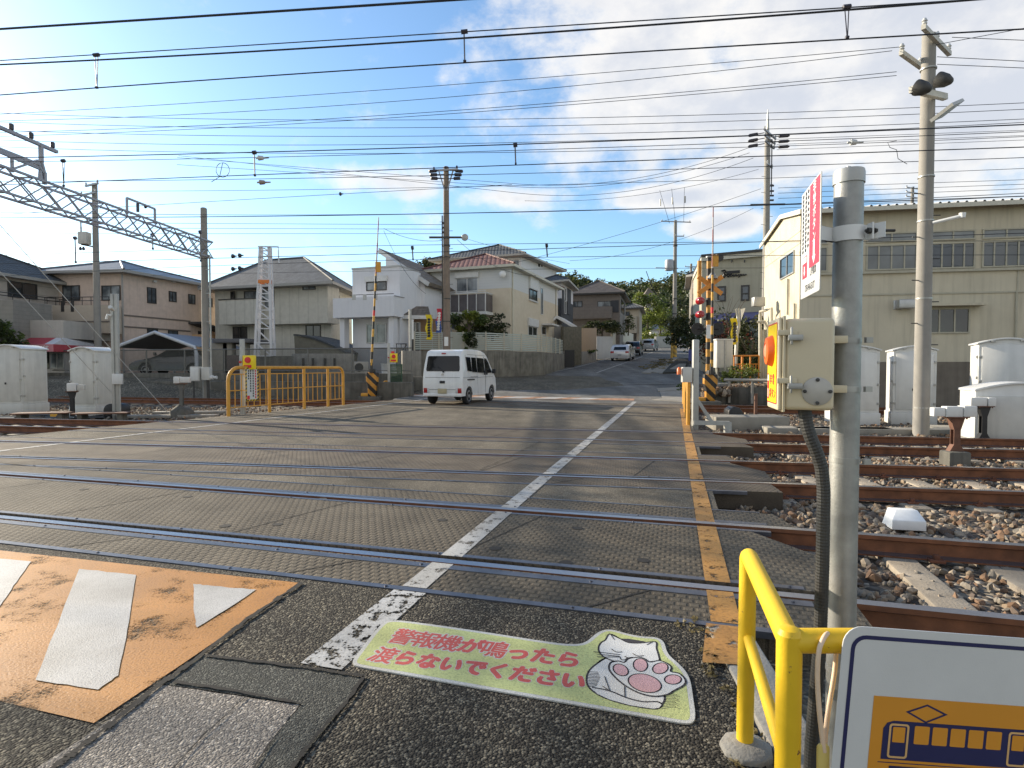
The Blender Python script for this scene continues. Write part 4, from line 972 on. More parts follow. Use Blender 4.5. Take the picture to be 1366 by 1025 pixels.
def van_extra(t, hw, ysc, tailx):
    sm = mat('seam', (.10, .10, .10), .7)
    for sg in (-1, 1):
        def P(x, z): return (x, sg*(hw*ysc(z)+.002), z)
        mb = MB()
        for pts in ([(.72, .95), (1.40, .95)], [(.62, 1.72), (2.30, 1.70)], [(1.42, .34), (1.42, 1.70)], [(2.18, .34), (2.20, 1.0), (2.18, 1.66)], [(.05, .92), (1.42, .92), (2.2, .92), (2.95, .92)], [(.42, .62), (.42, 1.70)]):
            mb.tube([P(*p) for p in pts], .0055, 4)
        mb.build('seam', sm, t, smooth_=0)
        mb = MB(); mb.prism([(x, sg*(hw-.01), z) for x, z in ((.46, .83), (1.10, .83), (1.10, .87), (.46, .87))], (0, sg*.016, 0)); mb.build('slide_rail', trim_m, t)
        for x in (2.08, 2.32): mb = MB(); mb.box((x-.022 if x < 2.2 else x-.06, sg*(hw-.01), 1.00), (x+.022 if x < 2.2 else x+.04, sg*(hw+.03), 1.16 if x < 2.2 else 1.06)); mb.build('door_handle', trim_m, t, bevel=.01)
    mb = MB(); mb.tube([(tailx(.93)-.004, -hw+.1, .93), (tailx(.93)-.004, hw-.1, .93)], .006, 4); mb.tube([(tailx(.50)-.006, -hw+.04, .52), (tailx(.50)-.006, hw-.04, .52)], .007, 4); mb.build('tail_seam', sm, t)
    mb = MB(); mb.box((-.035, -.095, .73), (.02, .095, .82)); mb.build('gate_handle', trim_m, t, bevel=.015)
    mb = MB(); mb.box((.10, -.075, 1.725), (.16, .075, 1.765)); mb.build('high_brake_light', tail_m, t, bevel=.008)
    mb = MB(); mb.tube([(.022, -.02, 1.14), (.015, .20, 1.30)], .011, 6); mb.box((.0, -.06, 1.10), (.06, .0, 1.16)); mb.build('wiper', trim_m, t)
    mb = MB(); mb.prism([(-.004+.0, .035*math.cos(a), 1.03+.045*math.sin(a)) for a in [i*math.pi/6 for i in range(12)]], (.03, 0, 0)); mb.build('emblem', mat('emblem', (.5, .5, .52), .25, .8), t)
    mb = MB(); mb.box((.005, -hw+.03, .28), (.12, hw-.03, .40)); mb.build('bumper', van_white, t, bevel=.03)
    for sg in (-1, 1): mb = MB(); mb.box((-.014, sg*.522-.036, .40), (.03, sg*.522+.036, .57)); mb.build('reverse_light', lamp_m, t, bevel=.006)
vy = lambda z: .62
vehicle('van', 'white boxy van driving away across the level crossing', 'van', (-2.36, 19.57, 0), R(72), van_white, vp, 7, 1.475, (.60, 2.86), .285,
        [[(.52, 1.16), (.86, 1.13), (.86, 1.62), (.45, 1.63)], [(.95, 1.12), (1.36, 1.10), (1.36, 1.62), (.95, 1.62)], [(1.47, 1.10), (2.12, 1.07), (2.13, 1.60), (1.47, 1.62)], [(2.24, 1.06), (2.86, 1.08), (2.60, 1.45), (2.44, 1.60), (2.24, 1.61)]],
        [(-.60, 1.14), (.60, 1.14), (.62, 1.20), (.585, 1.62), (.55, 1.66), (-.55, 1.66), (-.585, 1.62), (-.62, 1.20)], (.565, .70, .40, .57), .13, 1.0, 1.95, (plate_b, .47), extra=van_extra)
hp = [(.06, .28), (.0, .48), (.02, .78), (.10, .98), (.42, 1.28), (.75, 1.42), (1.5, 1.47), (2.2, 1.43), (3.1, 1.02), (3.9, .86), (4.22, .66), (4.24, .28)]
hw_ = [[(.72, 1.04), (1.45, 1.00), (1.45, 1.36), (.95, 1.34)], [(1.52, 1.0), (2.72, 1.0), (2.2, 1.34), (1.52, 1.37)]]
hr = [(-.56, 1.00), (.56, 1.00), (.50, 1.27), (-.50, 1.27)]
def parked(px, label, cat, col, ang, gl=.5, k=1.0):
    p = ground_hit(*px); m_ = mat('car_paint_'+cat.replace(' ', '_')+label[:5].strip(), col, .25, gl*.3, .05, 2, coat=.7)
    q = [(x, z*k) for x, z in hp]
    return vehicle('parked_car', label, cat, (p.x, p.y, road_z(p.y)), R(90-ang), m_, q, 5, 1.70, (.78, 3.35), .31, [[(x, z*k) for x, z in w] for w in hw_], [(y, z*k) for y, z in hr], (.50, .80, .72*k, .90*k), .16, 1.0*k, 1.5*k, (plate_g, .58), pitch=R(3.6), group='cars standing along the hill street')
parked((826.5, 482.3), 'white hatchback, the nearest of the cars on the hill street', 'car', (.70, .70, .71), 19)
parked((843, 475.2), 'black car standing just ahead of the white hatchback on the hill street', 'car', (.012, .012, .014), 18, k=1.06)
parked((863.5, 469.0), 'silver car with lit red tail lights, farthest up the hill street', 'car', (.38, .40, .42), 22, k=1.08)
# ================================================================== trackside equipment
cab_m = mat('cabinet_grey', (.54, .53, .49), .5, 0, .08, 4, streak=.14); cab_w = mat('cabinet_white', (.62, .62, .60), .45, 0, .06, 4, streak=.10)
hinge_m = mat('hinge_grey', (.40, .39, .36), .5, .2, .2, 20); brown_st = mat('brown_steel', (.14, .065, .04), .75, 0, .35, 8)
def cabinet(label, loc, rz, w, d, h, m_, group='white relay cabinets beside the tracks', sd=-1):
    """relay cabinet: plinth, body, arched lid, a door on each visible face with hinges"""
    t = thing('relay_cabinet', label, 'cabinet', loc, rz, group)
    mb = MB(); mb.box((-w/2-.03, -d/2-.03, 0), (w/2+.03, d/2+.03, h*.16)); mb.build('plinth', m_, t, bevel=.012)
    mb = MB(); ah = h*.055; arc = [(-w/2+w*i/12, h*.95+ah*math.sin(math.pi*i/12)) for i in range(13)]
    mb.prism([(x, -d/2, z) for x, z in [(-w/2, h*.16)]+arc[0:0]]+[(w/2, -d/2, h*.16)]+[(x, -d/2, z-.012) for x, z in reversed(arc)], (0, d, 0)); mb.build('body', m_, t, bevel=.006, seg=1)
    mb = MB(); arc2 = [(x*1.07, z+.022) for x, z in arc]; lo2 = [(x*1.07, z-.014) for x, z in reversed(arc)]
    mb.prism([(x, -d/2-.045, z) for x, z in arc2+lo2], (0, d+.09, 0)); mb.build('lid', cab_w, t, bevel=.006)
    mb = MB(); z0, z1 = h*.20, h*.91; mb.prism([(-w/2+.06, -d/2-.018, z0), (w/2-.06, -d/2-.018, z0), (w/2-.06, -d/2-.018, z1), (0, -d/2-.018, z1+ah*.6), (-w/2+.06, -d/2-.018, z1)], (0, .02, 0)); do = mb.build('door', m_, t, bevel=.006)
    for z in (.28, .52, .80):
        for sx in (-1, 1): mb = MB(); mb.box((sx*(w/2-.03)-.028, -d/2-.032, h*z-.028), (sx*(w/2-.03)+.028, -d/2-.004, h*z+.028)); mb.build('hinge', hinge_m, do, bevel=.005)
    mb = MB(); mb.box((-.05, -d/2-.030, h*.44), (-.0, -d/2-.016, h*.47)); mb.build('lock', trim_m, do)
    mb = MB(); mb.box((sd*w/2-.012, -d/2+.06, h*.20), (sd*w/2+.012, d/2-.06, h*.90)); ds = mb.build('side_door', m_, t, bevel=.006)
    for z in (.28, .56, .80):
        mb = MB(); mb.box((sd*(w/2+.019)-.015, -d/2+.03, h*z-.03), (sd*(w/2+.019)+.015, -d/2+.09, h*z+.03)); mb.build('hinge', hinge_m, ds, bevel=.005)
    for x in (-.25, .25): mb = MB(); mb.box((x*w-.04, -d/2-.05, h*.965), (x*w+.04, -d/2-.02, h*.985)); mb.build('lid_hook', hinge_m, t, bevel=.004)
    return t
def gpz(px, py, z): return gp(px, py, z)
c2 = gp(112, 556, -.15); cabinet('white relay cabinet beside the third track, in front of the awning shop', (c2.x-.1, c2.y+.6, -.2), R(-10), .86, .80, 2.05, cab_m, sd=1)
c1 = gp(14, 552, -.15); cabinet('white relay cabinet cut by the left edge of the photo', (c1.x-.1, c1.y+.5, -.2), R(-4), 1.0, .9, 2.15, cab_m, sd=1)
zc = -.15
a = at(1149, 500, 14.7); cabinet('white relay cabinet half hidden behind the steel pole', (a.x, a.y+.4, -.2), R(-14), .98, .9, 2.0, cab_w)
a = at(1231, 500, 14.6); cabinet('white relay cabinet behind the tall concrete pole on the right', (a.x, a.y+.45, -.2), R(-24), .92, .92, 2.0, cab_w)
a = at(1353, 500, 12.6); cabinet('white relay cabinet standing behind the low arched box at right', (a.x+.15, a.y+.5, -.05), R(-28), 1.0, .8, 1.95, cab_w)
# low arched box at the right edge
a = at(1352, 560, 10.9); t = thing('arched_equipment_box', 'low white equipment box with an arched top at the right edge', 'equipment box', (a.x+.25, a.y+.3, -.15), R(-18))
arc = [(-.75+1.5*i/14, .98+.14*math.sin(math.pi*i/14)) for i in range(15)]
mb = MB(); mb.prism([(-.75, -.35, 0), (.75, -.35, 0)]+[(x, -.35, z) for x, z in reversed(arc)], (0, .7, 0)); mb.build('body', cab_w, t, bevel=.01)
mb = MB(); mb.prism([(x*1.03, -.39, z+.03) for x, z in arc]+[(x*1.03, -.39, z-.01) for x, z in reversed(arc)], (0, .78, 0)); mb.build('lid', cab_w, t, bevel=.006)
mb = MB(); mb.box((-.70, -.362, .05), (.70, -.35, .88)); mb.build('front_panel', cab_m, t, bevel=.004)
mb = MB(); mb.box((-.80, -.40, -.1), (.80, .40, .04)); mb.build('plinth', conc, t, bevel=.01)
# box on a post next to it
def post_device(label, loc, rz, hp_, boxes, post_m, base=None, flange=True):
    t = thing('signal_device', label, 'signal device', loc, rz, 'small signal devices on posts beside the rails')
    if base:
        w, d, h = base; mb = MB(); mb.prism([(-w/2, -d/2, -.1), (w/2, -d/2, -.1), (w/2, d/2, -.1), (-w/2, d/2, -.1)], (0, 0, .1+h)); mb.build('concrete_base', conc_d, t, bevel=.03)
    z0 = base[2] if base else 0
    mb = MB(); mb.box((-.045, -.05, z0), (.045, -.04, hp_)); mb.box((-.045, .04, z0), (.045, .05, hp_)); mb.box((-.008, -.04, z0), (.008, .04, hp_))
    mb.prism([(-.045, -.053, hp_-.18), (.045, -.053, hp_-.18), (.10, -.053, hp_), (-.10, -.053, hp_)], (0, .106, 0))
    mb.prism([(-.10, -.053, z0), (.10, -.053, z0), (.045, -.053, z0+.10), (-.045, -.053, z0+.10)], (0, .106, 0)); mb.build('post', post_m, t)
    mb = MB(); mb.box((-.14, -.10, hp_), (.14, .10, hp_+.015))
    for sx in (-1, 1):
        for sy in (-1, 1): mb.lathe([(.014, 0), (.014, .03)], 6, M=Matrix.Translation((sx*.11, sy*.07, hp_-.02)))
    mb.build('top_flange', brown_st, t)
    for i, (x0, x1, y0, y1, z0_, z1, m_) in enumerate(boxes): mb = MB(); mb.box((x0, y0, hp_+.016+z0_), (x1, y1, hp_+.016+z1)); mb.build('housing', m_, t, bevel=.01)
    return t
g0 = gp(1284, 620, -.15)
post_device('pale horizontal signal box on a rusty post with a concrete base between the right-hand rails', (g0.x, g0.y+.15, -.17), R(-8), .70, [(-.33, -.17, -.06, .06, 0, .13, cab_w), (-.165, .06, -.075, .075, -.005, .15, cab_w), (.065, .24, -.09, .09, 0, .16, cab_w)], brown_st, (.30, .28, .20))
g0 = gp(1318, 588, -.10)
post_device('dark post with a pale box beside the low arched box at right', (g0.x-.02, g0.y+.1, -.13), R(-8), .66, [(-.26, .02, -.08, .08, 0, .16, cab_w), (.03, .16, -.1, .1, 0, .16, cab_w)], P_black, (.34, .3, .06))
g0 = gp(97, 561, -.2)
post_device('dark post with a small white box in front of the left relay cabinets', (g0.x, g0.y, -.22), R(20), .82, [(-.10, .12, -.08, .08, 0, .22, cab_w), (.13, .30, -.06, .06, .02, .18, cab_m)], P_black)
g0 = gp(240, 559, -.2)
post_device('white box on a short post standing on a rough boulder left of the yellow fence', (g0.x, g0.y+.1, -.22), R(10), 1.02, [(-.18, -.02, -.09, .09, 0, .19, cab_w), (-.015, .24, -.075, .075, .02, .18, cab_w)], mat('post_grey', (.12, .12, .11), .7), None)
mb = MB(); bm_ = bmesh.new(); bmesh.ops.create_icosphere(bm_, subdivisions=3, radius=1)
for v in bm_.verts: v.co *= .9+.16*math.sin(v.co.x*5+v.co.z*3)*math.cos(v.co.y*4)
mb.add([(g0.x+v.co.x*.34, g0.y+.1+v.co.y*.34, -.12+max(-.5, v.co.z)*.34) for v in bm_.verts], [tuple(v.index for v in f.verts) for f in bm_.faces]); bm_.free()
mb.build('boulder', conc_d, label='rough brown boulder under the white signal box left of the fence', cat='boulder')
# white reflective block on the ballast
g0 = gp(1211, 703, -.13); t = MB()
t.prism([(-.13, -.10, 0), (.13, -.10, 0), (.13, .10, 0), (-.13, .10, 0)], (0, 0, .08)); w = MB()
w.add([(-.135, -.10, 0), (.135, -.10, 0), (.135, .12, 0), (-.135, .12, 0), (-.135, -.10, .085), (.135, -.10, .085), (.115, .02, .155), (-.06, .02, .155), (.115, .12, .15), (-.09, .12, .15), (-.115, .0, .13)],
      [(0, 3, 2, 1), (0, 1, 5, 4), (1, 2, 8, 6, 5), (4, 5, 6, 7), (2, 3, 9, 8), (6, 8, 9, 7), (4, 7, 9, 3, 0)], M=Matrix.Translation((g0.x, g0.y+.05, -.15)) @ Matrix.Rotation(R(-12), 4, 'Z'))
w.build('white_block', mat('block_white', (.80, .80, .78), .5, 0, .06, 20), label='white sloped marker block lying on the ballast', cat='marker block', bevel=.006)
# signal mast, tall white, left
g0 = gp(156, 558, -.1)
t = thing('thin_mast', 'slim pale square mast with a small camera, left of the yellow fence', 'mast', (g0.x, g0.y, -.2), R(12))
mast_m = mat('mast_pale', (.40, .40, .37), .5, .1, .1, 9, streak=.15)
mb = MB(); mb.box((-.085, -.06, 0), (-.02, .06, 3.45)); mb.box((-.02, -.03, 0), (.02, .03, 3.45)); mb.box((.02, -.06, 0), (.085, .06, 3.45)); mb.build('post', mast_m, t, bevel=.006)
mb = MB(); mb.lathe([(.035, 0), (.05, .06), (.05, .2)], 12, M=Matrix.Translation((.03, -.16, 3.0)) @ Matrix.Rotation(R(70), 4, 'X')); mb.build('camera', cab_w, t)
mb = MB(); mb.tube([(-.05, -.08, 2.86), (-.13, -.12, 2.88), (-.15, -.13, 2.76)], .03, 8); mb.build('lamp_arm', cab_w, t)
mb = MB(); mb.box((-.04, -.16, 1.02), (.20, -.06, 1.30)); mb.build('junction_box', cab_w, t, bevel=.012)
mb = MB(); mb.tube([(.11, -.07, 0), (.11, -.07, 1.02)], .022, 8); mb.build('cable_pipe', mast_m, t)
# dark hooded dome, small deck, yellow block, cables on the left
g0 = gp(147, 557, -.15); mb = MB(); mb.prism([(g0.x+x, g0.y, -.2+z) for x, z in [(-.2, 0), (.2, 0)]+[(.2*math.cos(R(a)), .24+.2*math.sin(R(a))) for a in range(0, 181, 20)]], (.1, .45, 0))
mb.build('switch_cover', P_black, label='black round-topped cover standing on the ballast beside the slim mast', cat='cover', bevel=.02)
for px, lab in ((45, 'low rusty step plate on grey legs before the left relay cabinet'), (126, 'low rusty step plate on grey legs before the second left cabinet')):
    g0 = gp(px, 562, -.1); t = thing('step_plate', lab, 'step', (g0.x, g0.y+.3, -.2), R(15), 'rusty step plates by the left cabinets')
    mb = MB(); mb.box((-.62, -.25, .27), (.62, .25, .30)); mb.build('plate', brown_st, t)
    for x in (-.45, .45): mb = MB(); mb.box((x-.05, -.2, 0), (x+.05, .2, .27)); mb.build('leg', conc_d, t)
g0 = gp(77, 557, -.15); mb = MB(); mb.box((g0.x-.14, g0.y-.1, -.2), (g0.x+.14, g0.y+.1, -.05)); mb.build('yellow_block', mat('block_yellow', (.72, .36, .02), .6), label='small yellow block on the ballast before the left cabinets', cat='marker block', bevel=.01)
mb = MB(); r2 = random.Random(4)
for k in range(5): mb.tube([gp(-20+40*i, 558+r2.uniform(-3, 2), -.15)+Vector((0, 0, r2.uniform(0, .05))) for i in range(5)], .03, 6)
mb.build('cable_bundle', P_black, label='black cable bundle lying on the ballast before the left cabinets', cat='cables')
for px0, px1, y0, lab in ((160, 290, 556, 'long grey cable trough lid beside the left ballast'), (205, 300, 551, 'short grey cable trough lid by the boulder')):
    a, b_ = gp(px0, y0, -.12), gp(px1, y0-1, -.12); mb = MB(); mb.bar(a, b_, .3, .08); mb.build('cable_trough', conc, label=lab, cat='cable trough', bevel=.01)
# equipment box on the gantry post foot
g0 = at(262, 500, 24.2); t = thing('post_equipment_box', 'grey equipment box and small horn at the foot of the gantry post', 'equipment box', (g0.x, g0.y, .0))
mb = MB(); mb.box((-.16, -.2, .70), (.22, .1, 1.30)); mb.build('case', cab_m, t, bevel=.012)
mb = MB(); mb.box((-.14, -.215, .74), (.20, -.2, 1.26)); mb.build('door', cab_w, t, bevel=.006)
mb = MB(); mb.box((.28, -.15, .74), (.62, .1, 1.28)); mb.build('side_case', cab_m, t, bevel=.012)
mb = MB(); mb.tube([(.62, -.05, .85), (.72, -.05, .85)], [.10, .10], 10); mb.tube([(.72, -.05, .85), (.88, -.05, .85)], [.06, .07], 10); mb.build('horn', cab_w, t)
mb = MB(); mb.tube([(.48, 0, -.2), (.48, 0, .74)], .06, 10); mb.tube([(-.12, 0, -.2), (-.12, 0, .7)], .035, 8); mb.build('legs', dark_steel, t)
# --- yellow pedestrian fences
fence_y = mat('fence_ochre', (.62, .30, .035), .5, 0, .12, 7, streak=.12)
def yfence(label, pts_post, h, loc, nb, cat='fence', mm=fence_y, rounded=True):
    """tubular fence: end posts bent into the top rail, inner posts, three thin rails, bars"""
    P = [Vector(p) for p in pts_post]; t = thing('pipe_fence', label, cat, P[0])
    up = Vector((0, 0, 1)); a, b_ = P[0], P[-1]; d = (b_-a).normalized(); r = .045
    q = [a-up*.1, a+up*(h-.35)]
    if rounded: q += [a+up*(h-.35)+up*.35*math.sin(R(k))+d*.35*(1-math.cos(R(k))) for k in (20, 40, 60, 75, 90)]
    else: q += [a+up*h]
    q2 = [b_-up*.1, b_+up*(h-.25)]+[b_+up*(h-.25)+up*.25*math.sin(R(k))-d*.25*(1-math.cos(R(k))) for k in (20, 40, 60, 75, 90)] if rounded else [b_-up*.1, b_+up*h]
    mb = MB(); mb.tube(q+q2[::-1], r, 12); mb.build('frame', mm, t, world=True)
    for p in P[1:-1]: mb = MB(); mb.tube([p-up*.1, p+up*h], r*.95, 10); mb.build('post', mm, t, world=True)
    for zz in (.17, .52, .86):
        mb = MB(); mb.tube([a+up*h*zz, b_+up*h*zz], .016, 6); mb.build('rail', mm, t, world=True)
    for i in range(1, nb):
        p = a+(b_-a)*i/nb
        if min((p-w).length for w in P) < .09: continue
        mb = MB(); mb.tube([p+up*h*.17, p+up*h*.86], .013, 6); mb.build('bar', mm, t, world=True)
    return t
fa, fb = gp(305, 555.5), gp(458, 540.5); L_ = fb-fa
yfence('ochre pipe fence with many thin bars on the left side of the crossing', [fa, fa+L_*.30, fa+L_*.60, fa+L_*.835, fb], 1.27, None, 22)
ra, rb = gp(918, 567), Vector((6.0, 20.2, 0))
yfence('ochre pipe fence running away along the right side of the crossing', [ra, ra+(rb-ra)*.25, ra+(rb-ra)*.5, ra+(rb-ra)*.75, rb], 1.22, None, 30)
# yellow hoop at the left gate, orange railing at the corner building
hb = at(515, 524, 24.6); t = MB(); t.tube([(hb.x-.12, hb.y, .05), (hb.x-.12, hb.y, .60), (hb.x-.05, hb.y, .68), (hb.x+.10, hb.y, .68)], .035, 8); t.tube([(hb.x-.12, hb.y, .12), (hb.x+.12, hb.y, .12)], .03, 8); t.build('guard_hoop', fence_y, label='small yellow guard hoop beside the left barrier machine', cat='guard hoop')
# notice board on the left fence
nM = frameM(fa+L_*.155+Vector((0, 0, .72)), L_, (0, 0, 1))
t = thing('notice_board', 'white notice board with striped yellow and black rim hung on the left ochre fence', 'notice board', fa+L_*.155+Vector((0, -.1, .45)))
mb = MB(); mb.prism([(x, y, .05) for x, y in ((-.23, -.36), (.23, -.36), (.23, .55), (-.23, .55))], (0, 0, .012), M=nM); mb.build('board', plate_w, t, world=True)
mb = MB(); k = 0
def rim(mb):
    for i in range(9):
        for x0 in (-.225, .185): mb.prism([(x0, -.355+i*.1, .063), (x0+.04, -.355+i*.1+.02, .063), (x0+.04, -.355+i*.1+.07, .063), (x0, -.355+i*.1+.05, .063)], (0, 0, .003), M=nM)
    for i in range(4):
        for y0 in (-.355, .51): mb.prism([(-.18+i*.1, y0, .063), (-.13+i*.1, y0, .063), (-.11+i*.1, y0+.035, .063), (-.16+i*.1, y0+.035, .063)], (0, 0, .003), M=nM)
mb = MB(); ringp(mb, [(-.23, -.36), (.23, -.36), (.23, .55), (-.23, .55)], [(-.18, -.315), (.18, -.315), (.18, .505), (-.18, .505)], .0625, 0, nM); mb.build('yellow_rim', P_yel, t, world=True, smooth_=0)
mb = MB(); rim(mb); mb.build('black_stripes', P_black, t, world=True, smooth_=0)
mb = MB()
for x, n in ((.04, 11), (-.05, 9), (-.12, 4)):
    for i in range(n): mb.poly([(x+dx*.022, .46-i*.068+dy*.026, .064) for dx, dy in ((-1, -1), (1, -1), (.7, 1), (-1, .8))], 0, nM)
mb.build('black_text', P_black, t, world=True, smooth_=0)
mb = MB()
for i in range(11): mb.poly([(.125+dx*.024, .46-i*.072+dy*.028, .064) for dx, dy in ((-1, -1), (1, -1), (.7, 1), (-1, .8))], 0, nM)
mb.poly([(-.13+x*.045, -.26+y*.05, .064) for x, y in ((-1, -1), (1, -1), (1, 1), (-1, 1))], 0, nM); mb.build('red_text', P_red, t, world=True, smooth_=0)
# emergency button posts across the crossing
def button_post(label, base, rz, h, side=1):
    t = thing('button_post', label, 'button post', base, rz, 'emergency button posts beyond the crossing')
    mb = MB(); mb.box((-.05, -.05, -.1), (.05, .05, h+.2)); mb.build('post', mast_m, t, bevel=.008)
    mb = MB(); mb.box((.06, -.09, h-.62), (.36, .08, h-.24)); mb.build('button_case', fy, t, bevel=.015)
    mb = MB(); mb.lathe([(.085, 0), (.08, .03), (.03, .035)], 18, M=Matrix.Translation((.22, -.092, h-.37)) @ Matrix.Rotation(R(90), 4, 'X')); mb.build('button', P_red, t)
    mb = MB(); mb.box((.10, -.094, h-.58), (.32, -.089, h-.50)); mb.build('lettering', P_red, t)
    mb = MB(); mb.box((-.03, -.10, h-.60), (.055, .05, h-.25)); mb.build('lamp_case', mast_m, t, bevel=.01)
    mb = MB(); mb.lathe([(.035, 0), (.03, .04), (.005, .05)], 12, M=Matrix.Translation((.012, -.10, h-.42)) @ Matrix.Rotation(R(90), 4, 'X')); mb.build('lamp', tail_m, t)
    return t
bp = gp(322, 553); button_post('grey post with a yellow button case behind the notice board', (bp.x, bp.y+.1, 0), R(-8), 1.84)
bp = at(519, 520, 24.4); button_post('grey post with a yellow button case and red plate beside the left barrier', (bp.x, bp.y, .1), 0, 2.0)
mb = MB(); mb.box((bp.x+.10, bp.y-.03, 1.55), (bp.x+.24, bp.y, 1.95)); mb.build('red_plate', P_red, label='small red plate on the button post beside the left barrier', cat='plate')
# --- barrier machines with raised arms
tiger = stripe_mat('tiger_stripe', (.55, .25, .03), (.014, .013, .012), .42, 1.0); tiger2 = stripe_mat('tiger_arm', (.66, .36, .05), (.02, .018, .016), .62, 0, wear=.2)
arm_red = stripe_mat('arm_tip', (.50, .45, .42), (.30, .05, .05), .9)
def barrier(label, base, rz, H_, lean):
    t = thing('barrier_machine', label, 'level crossing barrier', base, rz, 'barrier machines with raised arms')
    mb = MB(); mb.box((-.55, -.35, -.35), (.35, .35, .02)); mb.build('footing', conc_d, t, bevel=.02)
    mb = MB(); mb.prism([(-.17, -.18, .02), (.17, -.18, .02), (.17, -.18, .45), (.24, -.18, .65), (.24, -.18, 1.02), (-.24, -.18, 1.02), (-.24, -.18, .65), (-.17, -.18, .45)], (0, .36, 0)); mb.build('housing', tiger, t, bevel=.04)
    mb = MB(); mb.box((-.46, -.12, .02), (.10, .12, .16)); mb.build('foot_box', fence_y, t, bevel=.02)
    mb = MB(); mb.tube([(0, -.26, 1.05), (0, .26, 1.05)], .05, 10); mb.box((-.09, -.24, 1.0), (.09, .24, 1.16)); mb.box((-.05, -.30, 1.0), (.05, -.2, 1.42)); mb.build('hinge', dark_steel, t, bevel=.01)
    a = Vector((0, -.26, 1.3)); b_ = Vector((lean*(H_-1.3), -.26, H_)); m1 = a.lerp(b_, .62)
    mb = MB(); mb.tube([a, m1], [.05, .038], 10); mb.build('arm', tiger2, t)
    mb = MB(); mb.tube([m1, b_], [.034, .018], 8); mb.build('arm_tip', arm_red, t)
    p = a.lerp(b_, .63); mb = MB(); mb.box((p.x-.02, p.y-.03, p.z), (p.x+.20, p.y+.03, p.z+.42)); mb.build('reflector', fence_y, t)
    for k, zz in enumerate((.42,)):
        p = a.lerp(b_, zz*.8); mb = MB(); mb.tube([p, p+Vector((lean*.22, 0, .22))], .049, 10); mb.build('red_band', P_red, t)
    return t
gb = at(497, 526, 24.0); barrier('left barrier machine, its striped arm raised before the white house', (gb.x, gb.y, .05), R(5), 7.35, .055)
gb = at(947, 528, 21.5); barrier('right barrier machine, its striped arm raised beside the crossing signal', (gb.x, gb.y, .0), R(-8), 7.1, .0)
# --- crossing signal
cs = at(944, 528, 22.2); t = thing('crossing_signal', 'striped crossing signal pole with an orange cross and red lamps on the right', 'crossing signal', (cs.x, cs.y, 0))
sig = stripe_mat('signal_stripe', (.50, .25, .035), (.014, .013, .012), .56, 0)
k = 22.2/771
def sz_(py): return H+(490-py)*k
mb = MB(); mb.tube([(0, 0, -.2), (0, 0, sz_(345))], .085, 14); mb.build('pole', sig, t)
mb = MB(); mb.lathe([(.12, 0), (.12, .05), (.02, .09)], 14, M=Matrix.Translation((0, 0, sz_(345)))); mb.build('pole_cap', galv, t)
orx = mat('cross_orange', (.66, .25, .03), .5)
for sg in (1, -1):
    mb = MB(); d = Vector((.86, 0, sg*.62)).normalized(); mb.bar(Vector((0, -.14-.02*(sg > 0), sz_(382)))-d*.60, Vector((0, -.14-.02*(sg > 0), sz_(382)))+d*.60, .03, .21, up=(0, 1, 0)) if False else mb.bar(Vector((0, -.15-.035*(sg > 0), sz_(382)))-d*.56, Vector((0, -.15-.035*(sg > 0), sz_(382)))+d*.56, .17, .03, up=(0, 1, 0)); mb.build('cross_arm', orx, t)
for py in (402, 420):
    z = sz_(py); mb = MB(); mb.tube([(-.10, 0, z), (-.30, 0, z)], .03, 8); mb.tube([(.10, 0, z), (.42, 0, z)], .02, 8); mb.build('lamp_bracket', galv, t)
    mb = MB(); mb.lathe([(.14, 0), (.14, .26), (.12, .30), (.02, .32)], 18, M=Matrix.Translation((-.33, .12, z)) @ Matrix.Rotation(R(90), 4, 'X')); mb.build('red_lamp', tail_m, t)
for x in (-.40, .38):
    z = sz_(439); mb = MB(); mb.lathe([(.24, 0), (.24, .02), (.16, .02), (.14, -.10), (.02, -.14)], 20, M=Matrix.Translation((x, .05, z)) @ Matrix.Rotation(R(90), 4, 'X')); mb.build('rear_lamp', P_black, t)
mb = MB(); mb.tube([(-.4, .05, sz_(439)), (.4, .05, sz_(439))], .03, 8); mb.build('rear_bracket', P_black, t)
mb = MB(); mb.lathe([(.20, 0), (.16, .10), (.06, .22), (.03, .26)], 16, M=Matrix.Translation((.06, -.24, sz_(374)))); mb.build('bell', galv, t)
mb = MB(); mb.box((-.12, -.16, sz_(452)), (.14, -.12, sz_(434))); mb.build('name_plate', P_white, t)
for px, y0, y1 in ((937, 346, 395),): mb = MB(); mb.tube([((px-944)*k, .5, sz_(y1)), ((px-944)*k, .5, sz_(y0))], .085, 10); mb.build('amber_column', mat('amber', (.48, .24, .04), .5), t)
mb = MB(); mb.box((.34, .1, sz_(346)), (.56, .3, sz_(339))); mb.lathe([(.13, 0), (.13, .14)], 12, M=Matrix.Translation((.42, .1, sz_(345))) @ Matrix.Rotation(R(90), 4, 'X')); mb.tube([(0, 0, sz_(347)), (.4, .2, sz_(347))], .03, 8); mb.build('speaker', dark_steel, t)
